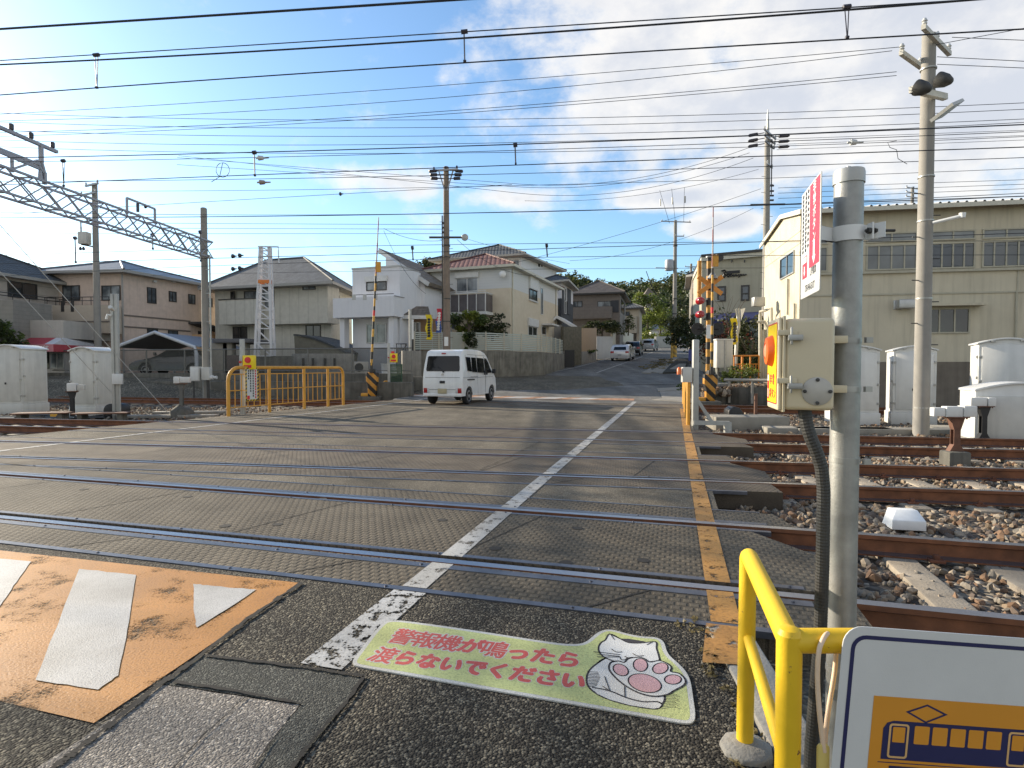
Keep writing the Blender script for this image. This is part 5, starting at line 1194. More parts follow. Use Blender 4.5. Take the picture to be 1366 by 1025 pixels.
# --- grey post with braces on the right corner of the crossing
g0 = gp(927, 568); t = thing('braced_post', 'thick grey post with a diagonal foot brace at the right corner of the crossing', 'post', (g0.x, g0.y, 0))
mb = MB(); mb.box((-.065, -.06, -.1), (.065, .06, 1.88)); mb.build('post', mast_m, t, bevel=.02)
mb = MB(); mb.bar((.05, -.02, .55), (.34, -.05, .10), .07, .07); mb.bar((-.05, -.05, .07), (.72, -.08, .06), .08, .09); mb.box((.62, -.12, -.18), (.76, -.02, .08)); mb.build('brace', mast_m, t)
mb = MB(); mb.box((-.30, -.08, .95), (-.09, .06, 1.28)); mb.build('box', cab_m, t, bevel=.012)
mb = MB(); mb.lathe([(.05, 0), (.05, .12), (.02, .16)], 10, M=Matrix.Translation((-.36, -.02, 1.12))); mb.build('red_light', mat('orange_light', (.75, .16, .03), .4), t)
# troughs, dark motor cover and boards on the right between the far tracks
g0 = gp(1010, 571, -.12); t = MB(); t.box((g0.x-.95, g0.y, -.2), (g0.x+.75, g0.y+.75, .13)); t.build('concrete_trough', conc_l, label='pale concrete trough block right of the braced post', cat='trough', bevel=.015)
mb = MB(); g1 = at(981, 556, 14.6); mb.prism([(g1.x+x, g1.y, -.15+z) for x, z in [(-.17, 0), (.20, 0), (.20, .28), (.12, .40), (-.05, .43), (-.17, .33)]], (.05, .5, 0)); mb.build('switch_cover', P_black, label='glossy black switch cover on the ballast below the red and yellow button', cat='cover', bevel=.03)
mb = MB(); g1 = at(1008, 545, 16.0); mb.tube([(g1.x, g1.y, -.2), (g1.x, g1.y, .55)], .05, 8); mb.box((g1.x-.1, g1.y-.1, -.2), (g1.x+.1, g1.y+.1, -.1)); mb.build('rusty_stub', brown_st, label='short rusty stub post between the far right tracks', cat='stub post')
for i, (px, py, L_, w) in enumerate(((1100, 573, 2.6, .5), (1170, 574, 3.5, .45), (1310, 572, 2.4, .6))):
    g1 = gp(px, py, -.1); mb = MB(); mb.bar((g1.x-L_/2, g1.y+.1, -.13), (g1.x+L_/2, g1.y-.2, -.13), w, .16); mb.build('trough_cover', conc_l, label='%s pale trough cover along the right cabinets, counted from the left' % ordinal(i), cat='trough cover', group='concrete trough covers right of the crossing', bevel=.015)
# ================================================================== houses and walls on the left of the street
fr_dark = mat('frame_dark', (.045, .042, .04), .4, .3, .1, 20); fr_alu = mat('frame_alu', (.40, .40, .39), .4, .4, .1, 20); fr_white = mat('frame_white', (.62, .62, .60), .45)
gl_day = glass_mat('window_glass', (.05, .065, .08), .05); gl_cur = glass_mat('window_curtain', (.05, .06, .07), .12, curtain=(.42, .46, .48)); gl_dk = glass_mat('window_dark', (.012, .014, .015), .08)
gutter = mat('gutter', (.30, .29, .27), .5, .1, .1, 20)
def wallbasis(A, B):
    u = Vector((B[0]-A[0], B[1]-A[1], 0)); l = u.length; u /= l; return Vector((A[0], A[1], 0)), u, Vector((u.y, -u.x, 0)), l
def wpoint(A, B, u_, z, o=0.):
    a, u, n, l = wallbasis(A, B); p = a+u*u_+n*o; return Vector((p.x, p.y, z))
def rect_on(A, B, px):
    x0, y0, x1, y1 = px; xm, ym = (x0+x1)/2, (y0+y1)/2
    return onwall(x0, ym, A, B)[0], onwall(x1, ym, A, B)[0], onwall(xm, y1, A, B)[1], onwall(xm, y0, A, B)[1]
def wbox(mb, A, B, u0, u1, z0, z1, o0, o1, mi=0):
    a, u, n, l = wallbasis(A, B); M = Matrix((u, -n, Vector((0, 0, 1)))).transposed().to_4x4(); M.translation = a
    mb.box((u0, -o1, z0), (u1, -o0, z1), mi, M)
def window(house, A, B, px, frame=None, glass=None, n=2, sill=False, uz=None, shutter=None, t=.05, transom=0):
    u0, u1, z0, z1 = uz or rect_on(A, B, px); frame = frame or fr_dark; glass = glass or gl_day
    mb = MB(); wbox(mb, A, B, u0, u1, z0, z0+t, -.02, .05); wbox(mb, A, B, u0, u1, z1-t, z1, -.02, .05); wbox(mb, A, B, u0, u0+t, z0+t, z1-t, -.02, .05); wbox(mb, A, B, u1-t, u1, z0+t, z1-t, -.02, .05)
    for i in range(1, n): um = u0+(u1-u0)*i/n; wbox(mb, A, B, um-t*.45, um+t*.45, z0+t, z1-t, -.02, .042)
    if transom: zt = z0+(z1-z0)*transom; wbox(mb, A, B, u0+t, u1-t, zt-t*.5, zt+t*.5, -.02, .046)
    w = mb.build('window', frame, house, world=True, smooth_=0)
    mb = MB(); wbox(mb, A, B, u0+t*.5, u1-t*.5, z0+t*.5, z1-t*.5, -.02, .014); mb.build('pane', glass, w, world=True, smooth_=0)
    if sill: mb = MB(); wbox(mb, A, B, u0-.08, u1+.08, z0-.09, z0-.01, -.02, .10); mb.build('sill', fr_white, w, world=True, smooth_=0)
    if shutter: mb = MB(); wbox(mb, A, B, u0-.06, u1+.06, z1+.005, z1+shutter, -.02, .14); mb.build('shutter_box', fr_white, w, world=True, smooth_=0)
    return w
def footprint(A, B, depth):
    """corner points of a rectangular house: front A-B (seen left to right), going back by depth"""
    a, u, n, l = wallbasis(A, B); q = [a, a+u*l, a+u*l-n*depth, a-n*depth]; return [(p.x, p.y) for p in q]
def body(house, P, z0, z1, m_, name='wall'):
    return MB().prism([(x, y, z0) for x, y in P], (0, 0, z1-z0)).build(name, m_, house, world=True, smooth_=0)
def hip(house, P, ze, over, pitch, m_, fm=None, th=.16, hipf=1.0, name='roof'):
    p = [Vector((x, y, 0)) for x, y in P]; u = (p[1]-p[0]).normalized(); v = (p[3]-p[0]).normalized()
    q = [p[0]-u*over-v*over, p[1]+u*over-v*over, p[2]+u*over+v*over, p[3]-u*over+v*over]
    lu, lv = (q[1]-q[0]).length, (q[3]-q[0]).length; h = min(lu, lv)/2; rise = h*pitch; c = (q[0]+q[2])/2; hh = h*hipf
    if lu >= lv: r0, r1 = c-u*(lu/2-hh), c+u*(lu/2-hh)
    else: r0, r1 = c-v*(lv/2-hh), c+v*(lv/2-hh)
    Z = lambda w, z: (w.x, w.y, z); mb = MB()
    vs = [Z(w, ze+th) for w in q]+[Z(r0, ze+th+rise), Z(r1, ze+th+rise)]+[Z(w, ze) for w in q]
    top = [(0, 1, 5, 4), (1, 2, 5), (2, 3, 4, 5), (3, 0, 4)] if lu >= lv else [(0, 1, 4), (1, 2, 5, 4), (2, 3, 5), (3, 0, 4, 5)]
    rf = MB().add(vs[:6], top).build(name, m_, house, world=True, smooth_=0, recalc=False)
    MB().add(vs[:4]+vs[6:], [(0, 4, 5, 1), (1, 5, 6, 2), (2, 6, 7, 3), (3, 7, 4, 0), (4, 7, 6, 5)]).build('eaves', fm or gutter, rf, world=True, smooth_=0)
    mb = MB()
    for i, j in ((0, 4), (1, 5 if lu >= lv else 4), (2, 5), (3, 4 if lu >= lv else 5), (4, 5)):
        a, b_ = Vector(vs[i]), Vector(vs[j])
        if (a-b_).length > .1: mb.tube([a+Vector((0, 0, .02)), b_+Vector((0, 0, .02))], .07, 6)
    mb.build('ridge_tiles', m_, rf, world=True)
    return rf
def house(name, label, A, z, cat='house', group='houses along the street'): return thing(name, label, cat, (A[0], A[1], z), 0, group)
def XY(px, Y): return ((px-683)/F*Y*1.0, Y)
tile_dk = roof_mat('tiles_dark', (.075, .08, .085), .10, .28, .03); tile_gr = roof_mat('tiles_grey', (.13, .135, .14), .085, 0, .02); tile_rd = roof_mat('tiles_red', (.16, .075, .065), .085, .3, .03); tile_sl = roof_mat('slate_blue', (.17, .19, .22), .07, 0, .02, .5); tile_br = roof_mat('tiles_brown', (.17, .14, .11), .085, .26, .03); tile_bn = roof_mat('slate_brown', (.105, .09, .08), .075, 0, .015)
# --- house 1: far left, dark hip roof
A, B = (-33.5, 29.5), (-26.6, 29.7); g1 = siding_mat('wall_taupe', (.38, .34, .30), .5, 'Z'); P = [(-34.5, 29.6), (-26.9, 29.6), (-26.0, 34.5), (-33.6, 35)]
h = house('house', 'taupe house with a dark hip roof at the far left edge', (-26.9, 29.6), .8); body(h, P, .5, 6.05, g1); hip(h, P, 6.0, .55, .50, tile_dk)
rA, rB = P[1], P[2]
window(h, rA, rB, (10, 377, 49, 398), fr_dark, gl_dk, 2)
mb = MB(); wbox(mb, rA, rB, -.2, 5.0, 3.6, 4.75, .02, .95); mb.build('balcony', g1, h, world=True, smooth_=0)
mb = MB()
for z in (4.95, 5.1): mb.tube([wpoint(rA, rB, -.2, z, .9), wpoint(rA, rB, 5.0, z, .9)], .025, 6)
for i in range(7): mb.tube([wpoint(rA, rB, -.2+i*.86, 4.7, .9), wpoint(rA, rB, -.2+i*.86, 5.1, .9)], .02, 6)
mb.build('balcony_rail', fr_dark, h, world=True)
# grey block annex and hedge
mb = MB(); aa = at(-8, 400, 28.6); ab = at(17, 400, 28.6); mb.box((aa.x-3, 28.6, .5), (ab.x, 31, 4.6)); mb.build('block_annex', siding_mat('wall_block', (.24, .225, .20), .2, 'Z', depth=.3), label='grey block annex wall at the left edge above the hedge', cat='annex')
lv_d = leaf_mat('leaf_dark', (.035, .05, .015)); lv_m = leaf_mat('leaf_mid', (.085, .125, .025)); lv_y = leaf_mat('leaf_yellow', (.19, .225, .03)); lv_o = leaf_mat('leaf_olive', (.075, .08, .028)); bark = mat('bark', (.10, .08, .06), .9, 0, .3, 12, .01, 30)
mb = MB(); leaves(mb, (-24.9, 28.0, 2.5), (1.3, .7, 1.1), 2600, .10, 21, 16, (0, 1)); mb.build('hedge', [lv_d, lv_m], label='dense green hedge at the left edge beneath the block annex', cat='hedge', smooth_=0)
# --- house 2: peach house
A = XY(84, 33.6); B = XY(165, 33.0); Cn = (XY(290, 39.5)); peach = siding_mat('wall_peach', (.58, .46, .38), .6, 'X', depth=.08)
A = (A[0]-1.5, A[1]+.1); u = Vector((Cn[0]-B[0], Cn[1]-B[1])); P = [A, B, Cn, (Cn[0]-7.5, Cn[1]+2.0)]
h = house('house', 'peach house with a pale blue-grey hip roof behind the carport', B, .85); body(h, P, .5, 6.65, peach); hip(h, P, 6.6, .5, .30, tile_sl)
band = mat('band_dark', (.15, .125, .105), .6)
for zz in (3.55, 4.2):
    mb = MB(); wbox(mb, B, Cn, -.02, u.length*.68, zz, zz+.09, -.02, .03); mb.build('band', band, h, world=True, smooth_=0)
for px, gl in (((196, 384, 208, 405), gl_cur), ((225, 389, 235, 403), gl_cur), ((251, 393, 260, 406), gl_cur), ((196, 438, 210, 447), gl_day), ((224, 441, 237, 447), gl_day), ((264, 442, 270, 450), gl_day), ((278, 398, 283, 410), gl_day)): window(h, B, Cn, px, fr_dark, gl, 2)
for x0, x1 in ((84, 107), (136, 161)): window(h, (A[0], A[1]), B, (x0, 381, x1, 401), fr_dark, gl_cur, 2)
for x in (205, 230, 255): u0, z0 = onwall(x, 377, B, Cn); mb = MB(); wbox(mb, B, Cn, u0-.1, u0+.1, z0, z0+.12, -.02, .16); mb.build('vent_hood', fr_white, h, world=True)
bA, bB = XY(65, 32.2), XY(152, 31.9); mb = MB(); wbox(mb, bA, bB, 0, 3.65, 3.15, 4.7, -.9, .02); mb.build('balcony', mat('wall_beige', (.45, .38, .30), .7, 0, .06, 5), h, world=True, smooth_=0)
mb = MB(); wbox(mb, bA, bB, .0, 3.66, 3.75, 3.83, .0, .05); mb.build('balcony_band', band, h, world=True)
for x0 in (84, 97): u0, z0 = onwall(x0, 409, bA, bB); mb = MB(); wbox(mb, bA, bB, u0-.09, u0+.09, z0-.3, z0+.32, .0, .04); mb.build('slot', fr_dark, h, world=True)
mb = MB(); mb.tube([wpoint(bA, bB, 0, 5.15, 0), wpoint(bA, bB, 3.65, 5.15, 0)], .025, 6); mb.tube([wpoint(bA, bB, 0, 4.95, 0), wpoint(bA, bB, 3.65, 4.95, 0)], .02, 6)
for i in range(8): mb.tube([wpoint(bA, bB, i*.52, 4.65, 0), wpoint(bA, bB, i*.52, 5.15, 0)], .018, 5)
mb.build('balcony_rail', fr_dark, h, world=True)
mb = MB(); mb.tube([(B[0]+.05, B[1]-.05, .6), (B[0]+.05, B[1]-.05, 6.6)], .05, 8); mb.build('downpipe', gutter, h, world=True)
mb = MB(); q = [wpoint(B, Cn, u.length*f, z_, o) for f, z_, o in ((.66, 4.05, 0), (1.12, 3.45, 0), (1.12, 3.45, 1.1), (.66, 4.05, 1.1))]; mb.prism(q, (0, 0, .14)); mb.build('porch_roof', tile_dk, h, world=True)
mb = MB(); wp = wpoint(B, Cn, u.length*.70, 0, 0); mb.box((wp.x, wp.y, .5), (wp.x+1.2, wp.y+2.4, 3.4)); mb.build('porch', siding_mat('wall_orange', (.58, .37, .20), .5, 'X', depth=.1), h, world=True)
# sunlit neighbour seen through the gap
A2_, B2_ = XY(277, 45), XY(300, 45); h = house('house', 'orange gable-ended house glimpsed between the peach and the grey-green houses', A2_, .9); P = [(A2_[0]-2, 45), (B2_[0]+1, 45), (B2_[0]+1, 52), (A2_[0]-2, 52)]
body(h, P, .5, 6.9, MATS['wall_orange']); hip(h, P, 6.8, .5, .5, tile_dk)
window(h, P[0], P[1], (277, 398, 281, 410), fr_dark, gl_day, 1)
# --- shop with the red awning
SA, SB, SC = XY(19, 29.6), XY(86, 29.6), XY(128, 33.5); shopw = mat('wall_shop', (.44, .41, .37), .7, 0, .06, 3, streak=.1)
h = house('shop', 'low shop with a red and white awning behind the left cabinets', SB, .85, 'shop'); P = [SA, SB, SC, (SA[0]+1.6, 33.5)]
body(h, P, .5, 2.75, shopw); body(h, [(x, y) for x, y in footprint(SA, SB, 3.6)], 2.76, 3.68, shopw, 'parapet')
window(h, SA, SB, (50, 463, 67, 492), fr_dark, gl_dk, 2, transom=.75); window(h, SA, SB, (67, 464, 86, 492), fr_alu, gl_cur, 2, transom=.75)
dk_r = mat('awning_red', (.42, .06, .075), .7, 0, .1, 6); awm = mat('awning_pink', (.50, .20, .22), .7, 0, .08, 6); aww = mat('awning_white', (.58, .58, .60), .7, 0, .08, 6)
a_, un, n_, l_ = wallbasis(SA, SB); z1, z2, z3 = 2.78, 2.42, 2.05
def W_(u, o, z): return wpoint(SA, SB, u, z, o)
stops = [-.3, .45, 2.0, 2.75]
mb = MB(); mb.poly([W_(stops[0]+.5, .02, z1), W_(stops[0], .9, z2), W_(1.0, .9, z2), W_(.75, .02, z1)], 1); mb.poly([W_(.75, .02, z1), W_(1.0, .9, z2), W_(2.3, .9, z2), W_(2.2, .02, z1)], 0); mb.poly([W_(2.2, .02, z1), W_(2.3, .9, z2), W_(2.75, .9, z2), W_(2.62, .02, z1)], 1)
mb.poly([W_(2.62, .02, z1), W_(2.75, .9, z2), wpoint(SB, SC, 3.4, z2, .75), wpoint(SB, SC, 3.4, z1, .05)], 1)
mb.poly([W_(-.3, .9, z2), W_(-.3, .9, z3), W_(2.75, .9, z3), W_(2.75, .9, z2)], 2); mb.poly([W_(2.75, .9, z2), W_(2.75, .9, z3), wpoint(SB, SC, 3.4, z3, .75), wpoint(SB, SC, 3.4, z2, .75)], 0); mb.poly([W_(-.3, .9, z2), W_(-.3, .9, z3), W_(-.3, .02, z3), W_(.2, .02, z1)], 0)
aw = mb.build('awning', [dk_r, aww, awm], h, world=True, smooth_=0, recalc=False)
mb = MB(); wM = frameM(W_(0, .906, (z2+z3)/2), un, (0, 0, 1))
for i in range(5):
    for bxs in ((-.07, -.08, -.03, .08), (.0, -.08, .07, -.02), (-.01, .02, .07, .08)): mb.poly([(.60+i*.235+x, y, 0) for x, y in ((bxs[0], bxs[1]), (bxs[2], bxs[1]), (bxs[2], bxs[3]), (bxs[0], bxs[3]))], 0, wM)
for i, ch in enumerate('えびす'): v, f = text_geo(ch, .23, .02); mb.add(v, f, 0, wM @ Matrix.Translation((2.02+i*.20, 0, 0)))
mb.build('awning_letters', P_white, aw, world=True, smooth_=0)
# --- carport
ca, cb = at(152, 470, 29.2), at(262, 470, 29.2); cm_ = (ca+cb)/2; t = thing('carport', 'grey carport with a shallow gabled roof before the peach house', 'carport', (cm_.x, cm_.y, .85)); hw2 = (cb.x-ca.x)/2
cz0 = at(150, 462, 29.2).z-.85; cz1 = at(207, 443.5, 29.2).z-.85
cp_w = mat('carport_white', (.50, .52, .55), .45, .1)
mb = MB(); pr = [(-hw2-.1, cz0), (0, cz1), (hw2+.1, cz0), (hw2+.1, cz0-.06), (0, cz1-.06), (-hw2-.1, cz0-.06)]; mb.prism([(x, .06, z) for x, z in pr], (0, 5.5, 0)); mb.build('roof', mat('carport_sheet', (.20, .22, .25), .5, .2), t)
mb = MB(); mb.tube([(-hw2, .0, -.1), (-hw2, 0, cz0-.35), (-hw2+.08, 0, cz0-.05), (0, 0, cz1), (hw2-.08, 0, cz0-.05), (hw2, 0, cz0-.35), (hw2, 0, -.1)], .09, 8); mb.build('frame', cp_w, t)
mb = MB(); mb.tube([(hw2, 5.2, -.1), (hw2, 5.2, cz0)], .07, 8); mb.tube([(-hw2, 5.2, -.1), (-hw2, 5.2, cz0)], .07, 8); mb.build('rear_posts', cp_w, t)
hp2 = [(x*.98, z*.9) for x, z in hp]
q = vehicle('parked_car', 'dark car parked sideways under the grey carport', 'car', (cm_.x+1.9, cm_.y+2.2, .85), R(180), mat('car_dark', (.02, .022, .026), .25, .2, coat=.6), hp2, 5, 1.68, (.78, 3.3), .3, hw_, hr, (.50, .80, .66, .82), .16, 1.0, 1.4, (plate_g, .52))
# --- house 3: grey-green house
HA, HB, HC = XY(292, 37.5), XY(438, 35.0), XY(470, 40.5); sage = siding_mat('wall_sage', (.50, .485, .425), .455, 'X', depth=.22)
HA, HB = (HA[0]-.2, HA[1]), (HB[0], HB[1]); P = [HA, HB, HC, (HC[0]-7.3, HC[1]+2.5)]
zE = at(438, 381, 35).z
h = house('house', 'grey-green boarded house with a big dark hip roof and boxy upper floor', HB, .85); body(h, [(HA[0], HA[1]+.02), (HB[0]-.1, HB[1]+.9), HC, P[3]], .5, zE, sage); hip(h, P, zE-.02, .75, .62, tile_gr)
zU = at(438, 431, 35).z; mb = MB(); uF = (Vector(HB)-Vector(HA)).length
mb.prism([wpoint(HA, HB, uF*.46, zU, .005), wpoint(HA, HB, uF, zU, .005), wpoint(HA, HB, uF, zU, -1.2), wpoint(HA, HB, uF*.46, zU, -1.2)], (0, 0, zE-zU-.02)); mb.build('upper_box', sage, h, world=True, smooth_=0)
uA, zb0 = onwall(305, 400, HA, HB); uB2, zb1 = onwall(385, 400, HA, HB); z_b = at(340, 401, 36.5).z; mb = MB(); wbox(mb, HA, HB, uA-.05, uF*.46-.0, zU, z_b, .0, .75); mb.build('balcony', sage, h, world=True, smooth_=0)
mb = MB(); wbox(mb, HA, HB, uA-.08, uF*.46+.02, z_b, z_b+.06, -.03, .79); mb.build('balcony_cap', fr_dark, h, world=True, smooth_=0)
window(h, HA, HB, (404, 380, 421, 387), fr_dark, gl_cur, 2); uz = rect_on(HA, HB, (326, 388, 366, 400)); window(h, HA, HB, None, fr_dark, gl_cur, 3, uz=(uz[0], uz[1], uz[2]-.5, uz[3])); uz = rect_on(HA, HB, (308, 389, 313, 399)); window(h, HA, HB, None, fr_dark, gl_dk, 1, uz=(uz[0], uz[1], uz[2]-.4, uz[3]))
window(h, HB, HC, (445, 393, 452, 403), fr_dark, gl_dk, 2)
lA, lB = (HA[0], HA[1]+.02), (HB[0]-.1, HB[1]+.9); window(h, lA, lB, (311, 436, 330, 452), fr_dark, gl_dk, 2); window(h, lA, lB, (408, 434, 428, 450), fr_dark, gl_dk, 2); window(h, lA, lB, (342, 438, 352, 452), fr_dark, gl_dk, 1)
mb = MB(); q0 = HC; wbox(mb, HB, HC, .6, .8, zE-1.0, zE-.75, 0, .18); mb.build('outside_lamp', fr_white, h, world=True)
mb = MB(); wbox(mb, HB, HC, 1.0, 1.06, zU, zE-.1, 0, .06); mb.build('downpipe', fr_dark, h, world=True)
# low garage roof + planter wall in front of it
t0 = at(430, 452, 31.0); gA, gB = XY(392, 32.5), XY(462, 31.5); h2 = thing('low_shed', 'low dark shed with a curved roof before the grey-green house', 'shed', (gA[0], gA[1], .85))
mb = MB(); n = 10; a0, a1 = Vector((gA[0], gA[1], 0)), Vector((gB[0], gB[1], 0)); top = [a0.lerp(a1, i/n)+Vector((0, 0, at(395, 445, 32).z-.85+.0-(1.05*(i/n)**1.6))) for i in range(n+1)]
mb.prism([(p.x, p.y, p.z+.85-.0) for p in top]+[(p.x, p.y, p.z+.75) for p in top[::-1]], (.6, 3.0, 0)); mb.build('roof', tile_dk, h2, world=True)
mb = MB(); mb.prism([(a0.x+.1, a0.y+.1, .5), (a1.x-.1, a1.y+.1, .5)]+[(p.x, p.y+.1, p.z+.74) for p in top[::-1]], (.5, 2.6, 0)); mb.build('wall', mat('shed_olive', (.14, .13, .10), .8, 0, .2, 4), h2, world=True)
# --- long retaining wall, chain-link fence and concrete garden walls beside the far track
wl_n = D2.off(2.05)
def run(ln, px0, px1): return onl(ln, px0), onl(ln, px1)
def onl(ln, px):
    k = (px-683)/F                                   # x = k*y on the sight line's ground track
    s_ = (k*ln.p.y-ln.p.x)/(ln.d.x-k*ln.d.y); p = ln.p+ln.d*s_; return p
wa, wb = onl(wl_n, -40), onl(wl_n, 548); nrm = wl_n.n
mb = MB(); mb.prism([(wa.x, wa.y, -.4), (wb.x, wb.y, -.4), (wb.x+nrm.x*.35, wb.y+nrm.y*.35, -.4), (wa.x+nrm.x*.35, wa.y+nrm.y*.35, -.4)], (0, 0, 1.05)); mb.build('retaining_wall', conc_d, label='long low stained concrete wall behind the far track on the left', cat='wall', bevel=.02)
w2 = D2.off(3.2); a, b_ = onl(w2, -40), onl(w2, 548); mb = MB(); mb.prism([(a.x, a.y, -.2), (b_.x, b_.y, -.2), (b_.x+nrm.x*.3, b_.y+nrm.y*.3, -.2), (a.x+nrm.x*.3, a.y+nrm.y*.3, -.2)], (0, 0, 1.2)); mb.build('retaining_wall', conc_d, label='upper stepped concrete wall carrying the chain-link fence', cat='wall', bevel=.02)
t = thing('chain_link_fence', 'rusty chain-link fence along the top of the left concrete wall', 'fence', (a.x, a.y, 1.0))
fm = mat('fence_rail', (.16, .155, .14), .6, .3, .2, 9); z0, z1 = 1.0, 2.12; Lf = (b_-a).length; o = nrm*.15
mb = MB(); mb.tube([(a.x+o.x, a.y+o.y, z1), (b_.x+o.x, b_.y+o.y, z1)], .032, 6); mb.build('top_rail', fm, t, world=True)
mb = MB(); mb.tube([(a.x+o.x, a.y+o.y, z0+.12), (b_.x+o.x, b_.y+o.y, z0+.12)], .022, 6); mb.build('bottom_rail', fm, t, world=True)
k = 0
while k < Lf: p = a+w2.d*k+o; mb = MB(); mb.tube([(p.x, p.y, z0), (p.x, p.y, z1)], .035, 6); mb.build('post', fm, t, world=True); k += 2.2
cm2, ct, cb_ = base_mat('chain_mesh'); cb_.inputs['Base Color'].default_value = (.13, .13, .115, 1); cb_.inputs['Alpha'].default_value = .30; cb_.inputs['Roughness'].default_value = .7
mb = MB(); mb.poly([(a.x+o.x, a.y+o.y, z0+.12), (b_.x+o.x, b_.y+o.y, z0+.12), (b_.x+o.x, b_.y+o.y, z1), (a.x+o.x, a.y+o.y, z1)]); mb.build('mesh_panel', cm2, t, world=True, smooth_=0)
def pxwall(name, label, x0, x1, y0, y1, Y0, Y1, th, m_, zb=None, cat='wall', bev=.015):
    p, q = at(x0, y0 if not isinstance(y0, tuple) else y0[0], Y0), at(x1, y0 if not isinstance(y0, tuple) else y0[1], Y1); pb = at(x0, y1, Y0).z if zb is None else zb
    d = (q-p); d.z = 0; n_ = Vector((-d.y, d.x, 0)).normalized()*th; mb = MB(); mb.prism([(p.x, p.y, pb), (q.x, q.y, pb), (q.x, q.y, q.z), (p.x, p.y, p.z)], n_); return mb.build(name, m_, label=label, cat=cat, bevel=bev)
pxwall('garden_wall', 'dark stained concrete wall beneath the white lattice mast', 303, 388, 475, 512, 28.2, 28.0, .3, conc_d, .6)
pxwall('garden_wall', 'grey slotted block wall below the curved shed', 389, 470, 472, 500, 29.0, 28.6, .25, conc, .7)
mb = MB()
for x in (404, 417, 433, 446, 461): p = at(x, 478, 28.66); mb.box((p.x-.05, p.y, p.z-.42), (p.x+.05, p.y+.1, p.z))
mb.build('wall_slots', jm, kind='structure', smooth_=0)
pxwall('roof_slab', 'flat grey roof slab on stone pillars left of the lattice mast', 283, 334, 452, 456, 30.2, 30.0, 2.5, mat('slab_dark', (.10, .10, .105), .7), 2.55, 'roof slab')
for x, w in ((292, .9), (303, .5), (324, .35)): p = at(x, 470, 30.4); mb = MB(); mb.box((p.x-w/2, p.y, .7), (p.x+w/2, p.y+.5, 2.56)); mb.build('stone_pillar', conc_l, label='pale stone pillar under the flat roof slab, %s' % {292: 'widest and leftmost', 303: 'in the middle', 324: 'slimmest and rightmost'}[x], cat='pillar', group='pillars under the flat slab', bevel=.03)
pxwall('garden_wall', 'brown board panel beside the stone pillars', 302, 318, 474, 500, 28.0, 28.0, .1, mat('board_brown', (.09, .06, .05), .7), .8)
# grass bank under the white house
mb = MB(); p = at(470, 520, 25.6); leaves(mb, (p.x, p.y+.2, .35), (1.6, .5, .25), 900, .05, 4, 14, (0, 1)); mb.build('bank_weeds', [leaf_g[1], lv_m], kind='stuff', label='weeds on the bank below the white house', smooth_=0)
# --- house 4: white house
WA, WB, WC = XY(471, 33.0), XY(534, 32.0), XY(572, 36.5); wht = mat('wall_white', (.66, .66, .68), .75, 0, .03, 3, .003, 90, streak=.06); gry = mat('wall_grey_base', (.30, .31, .33), .75, 0, .06, 4)
zT = at(534, 356, 32).z; uW = (Vector(WB)-Vector(WA)).length
h = house('house', 'white rendered house with a boxy balcony and a slanted brown tile roof', WB, .85); P = [WA, WB, (WB[0]+.8, WB[1]+2.2), (WA[0]+.8, WA[1]+2.3)]
body(h, P, 2.3, zT, wht); body(h, P, .5, 2.298, gry, 'base_wall')
mb = MB(); wbox(mb, WA, WB, -.03, uW+.03, zT, zT+.09, -2.2, .04); mb.build('parapet_cap', fr_alu, h, world=True, smooth_=0)
P2 = [(WB[0]-2.2, WB[1]+2.0), XY(567, 34.2), (XY(567, 34.2)[0]+1.8, 39.5), (WB[0]-1.2, 40)]; zl = at(560, 393, 34).z
body(h, P2, .6, zl, wht, 'rear_wall')
# sloped roof: high at left, low at right
ra0, rb0 = at(505, 331, 35), at(572, 376, 33.8); mb = MB(); dv = Vector((1.6, 5.5, 0)); th_ = Vector((0, 0, -.22))
q = [ra0, rb0, rb0+dv, ra0+dv]; mb.add([*q, *[p+th_ for p in q]], [(0, 1, 2, 3), (7, 6, 5, 4), (0, 4, 5, 1), (1, 5, 6, 2), (2, 6, 7, 3), (3, 7, 4, 0)]); rf = mb.build('roof', tile_br, h, world=True, smooth_=0)
mb = MB(); mb.bar(ra0+Vector((.0, -.04, -.16)), rb0+Vector((0, -.04, -.16)), .05, .24); mb.build('bargeboard', fr_white, rf, world=True)
mb = MB(); e0, e1 = Vector((P2[0][0]+1.0, P2[0][1], 0)), Vector((*P2[1], 0)); sl_r = (ra0.z-rb0.z)/(ra0.x-rb0.x); zr_ = lambda x: rb0.z+sl_r*(x-rb0.x)-.2
gq = [Vector((e0.x, e0.y, zl-.05)), Vector((e1.x, e1.y, zl-.05)), Vector((e1.x, e1.y, max(zl, zr_(e1.x)))), Vector((e0.x, e0.y, zr_(e0.x)))]; mb.prism(gq, (1.4, 4.6, 0)); mb.build('gable', wht, h, world=True, smooth_=0)
window(h, WA, WB, (489, 376, 516, 388), fr_dark, gl_cur, 2, shutter=.3)
zb1 = at(500, 395, 31).z; zb0 = at(500, 422, 31).z; mb = MB(); wbox(mb, WA, WB, -.55, uW-.1+.35, zb0, zb1, .02, 1.05); mb.build('balcony', wht, h, world=True, smooth_=0)
bA2, bB2 = wpoint(WA, WB, -.55, 0, 1.05), wpoint(WA, WB, uW+.25, 0, 1.05)
for x in (472, 486.5, 501): u0, z_ = onwall(x, 396.5, bA2, bB2); mb = MB(); wbox(mb, bA2, bB2, u0-.11, u0+.11, z_-.16, z_+.14, -.02, .012); mb.build('balcony_slot', fr_alu, h, world=True, smooth_=0)
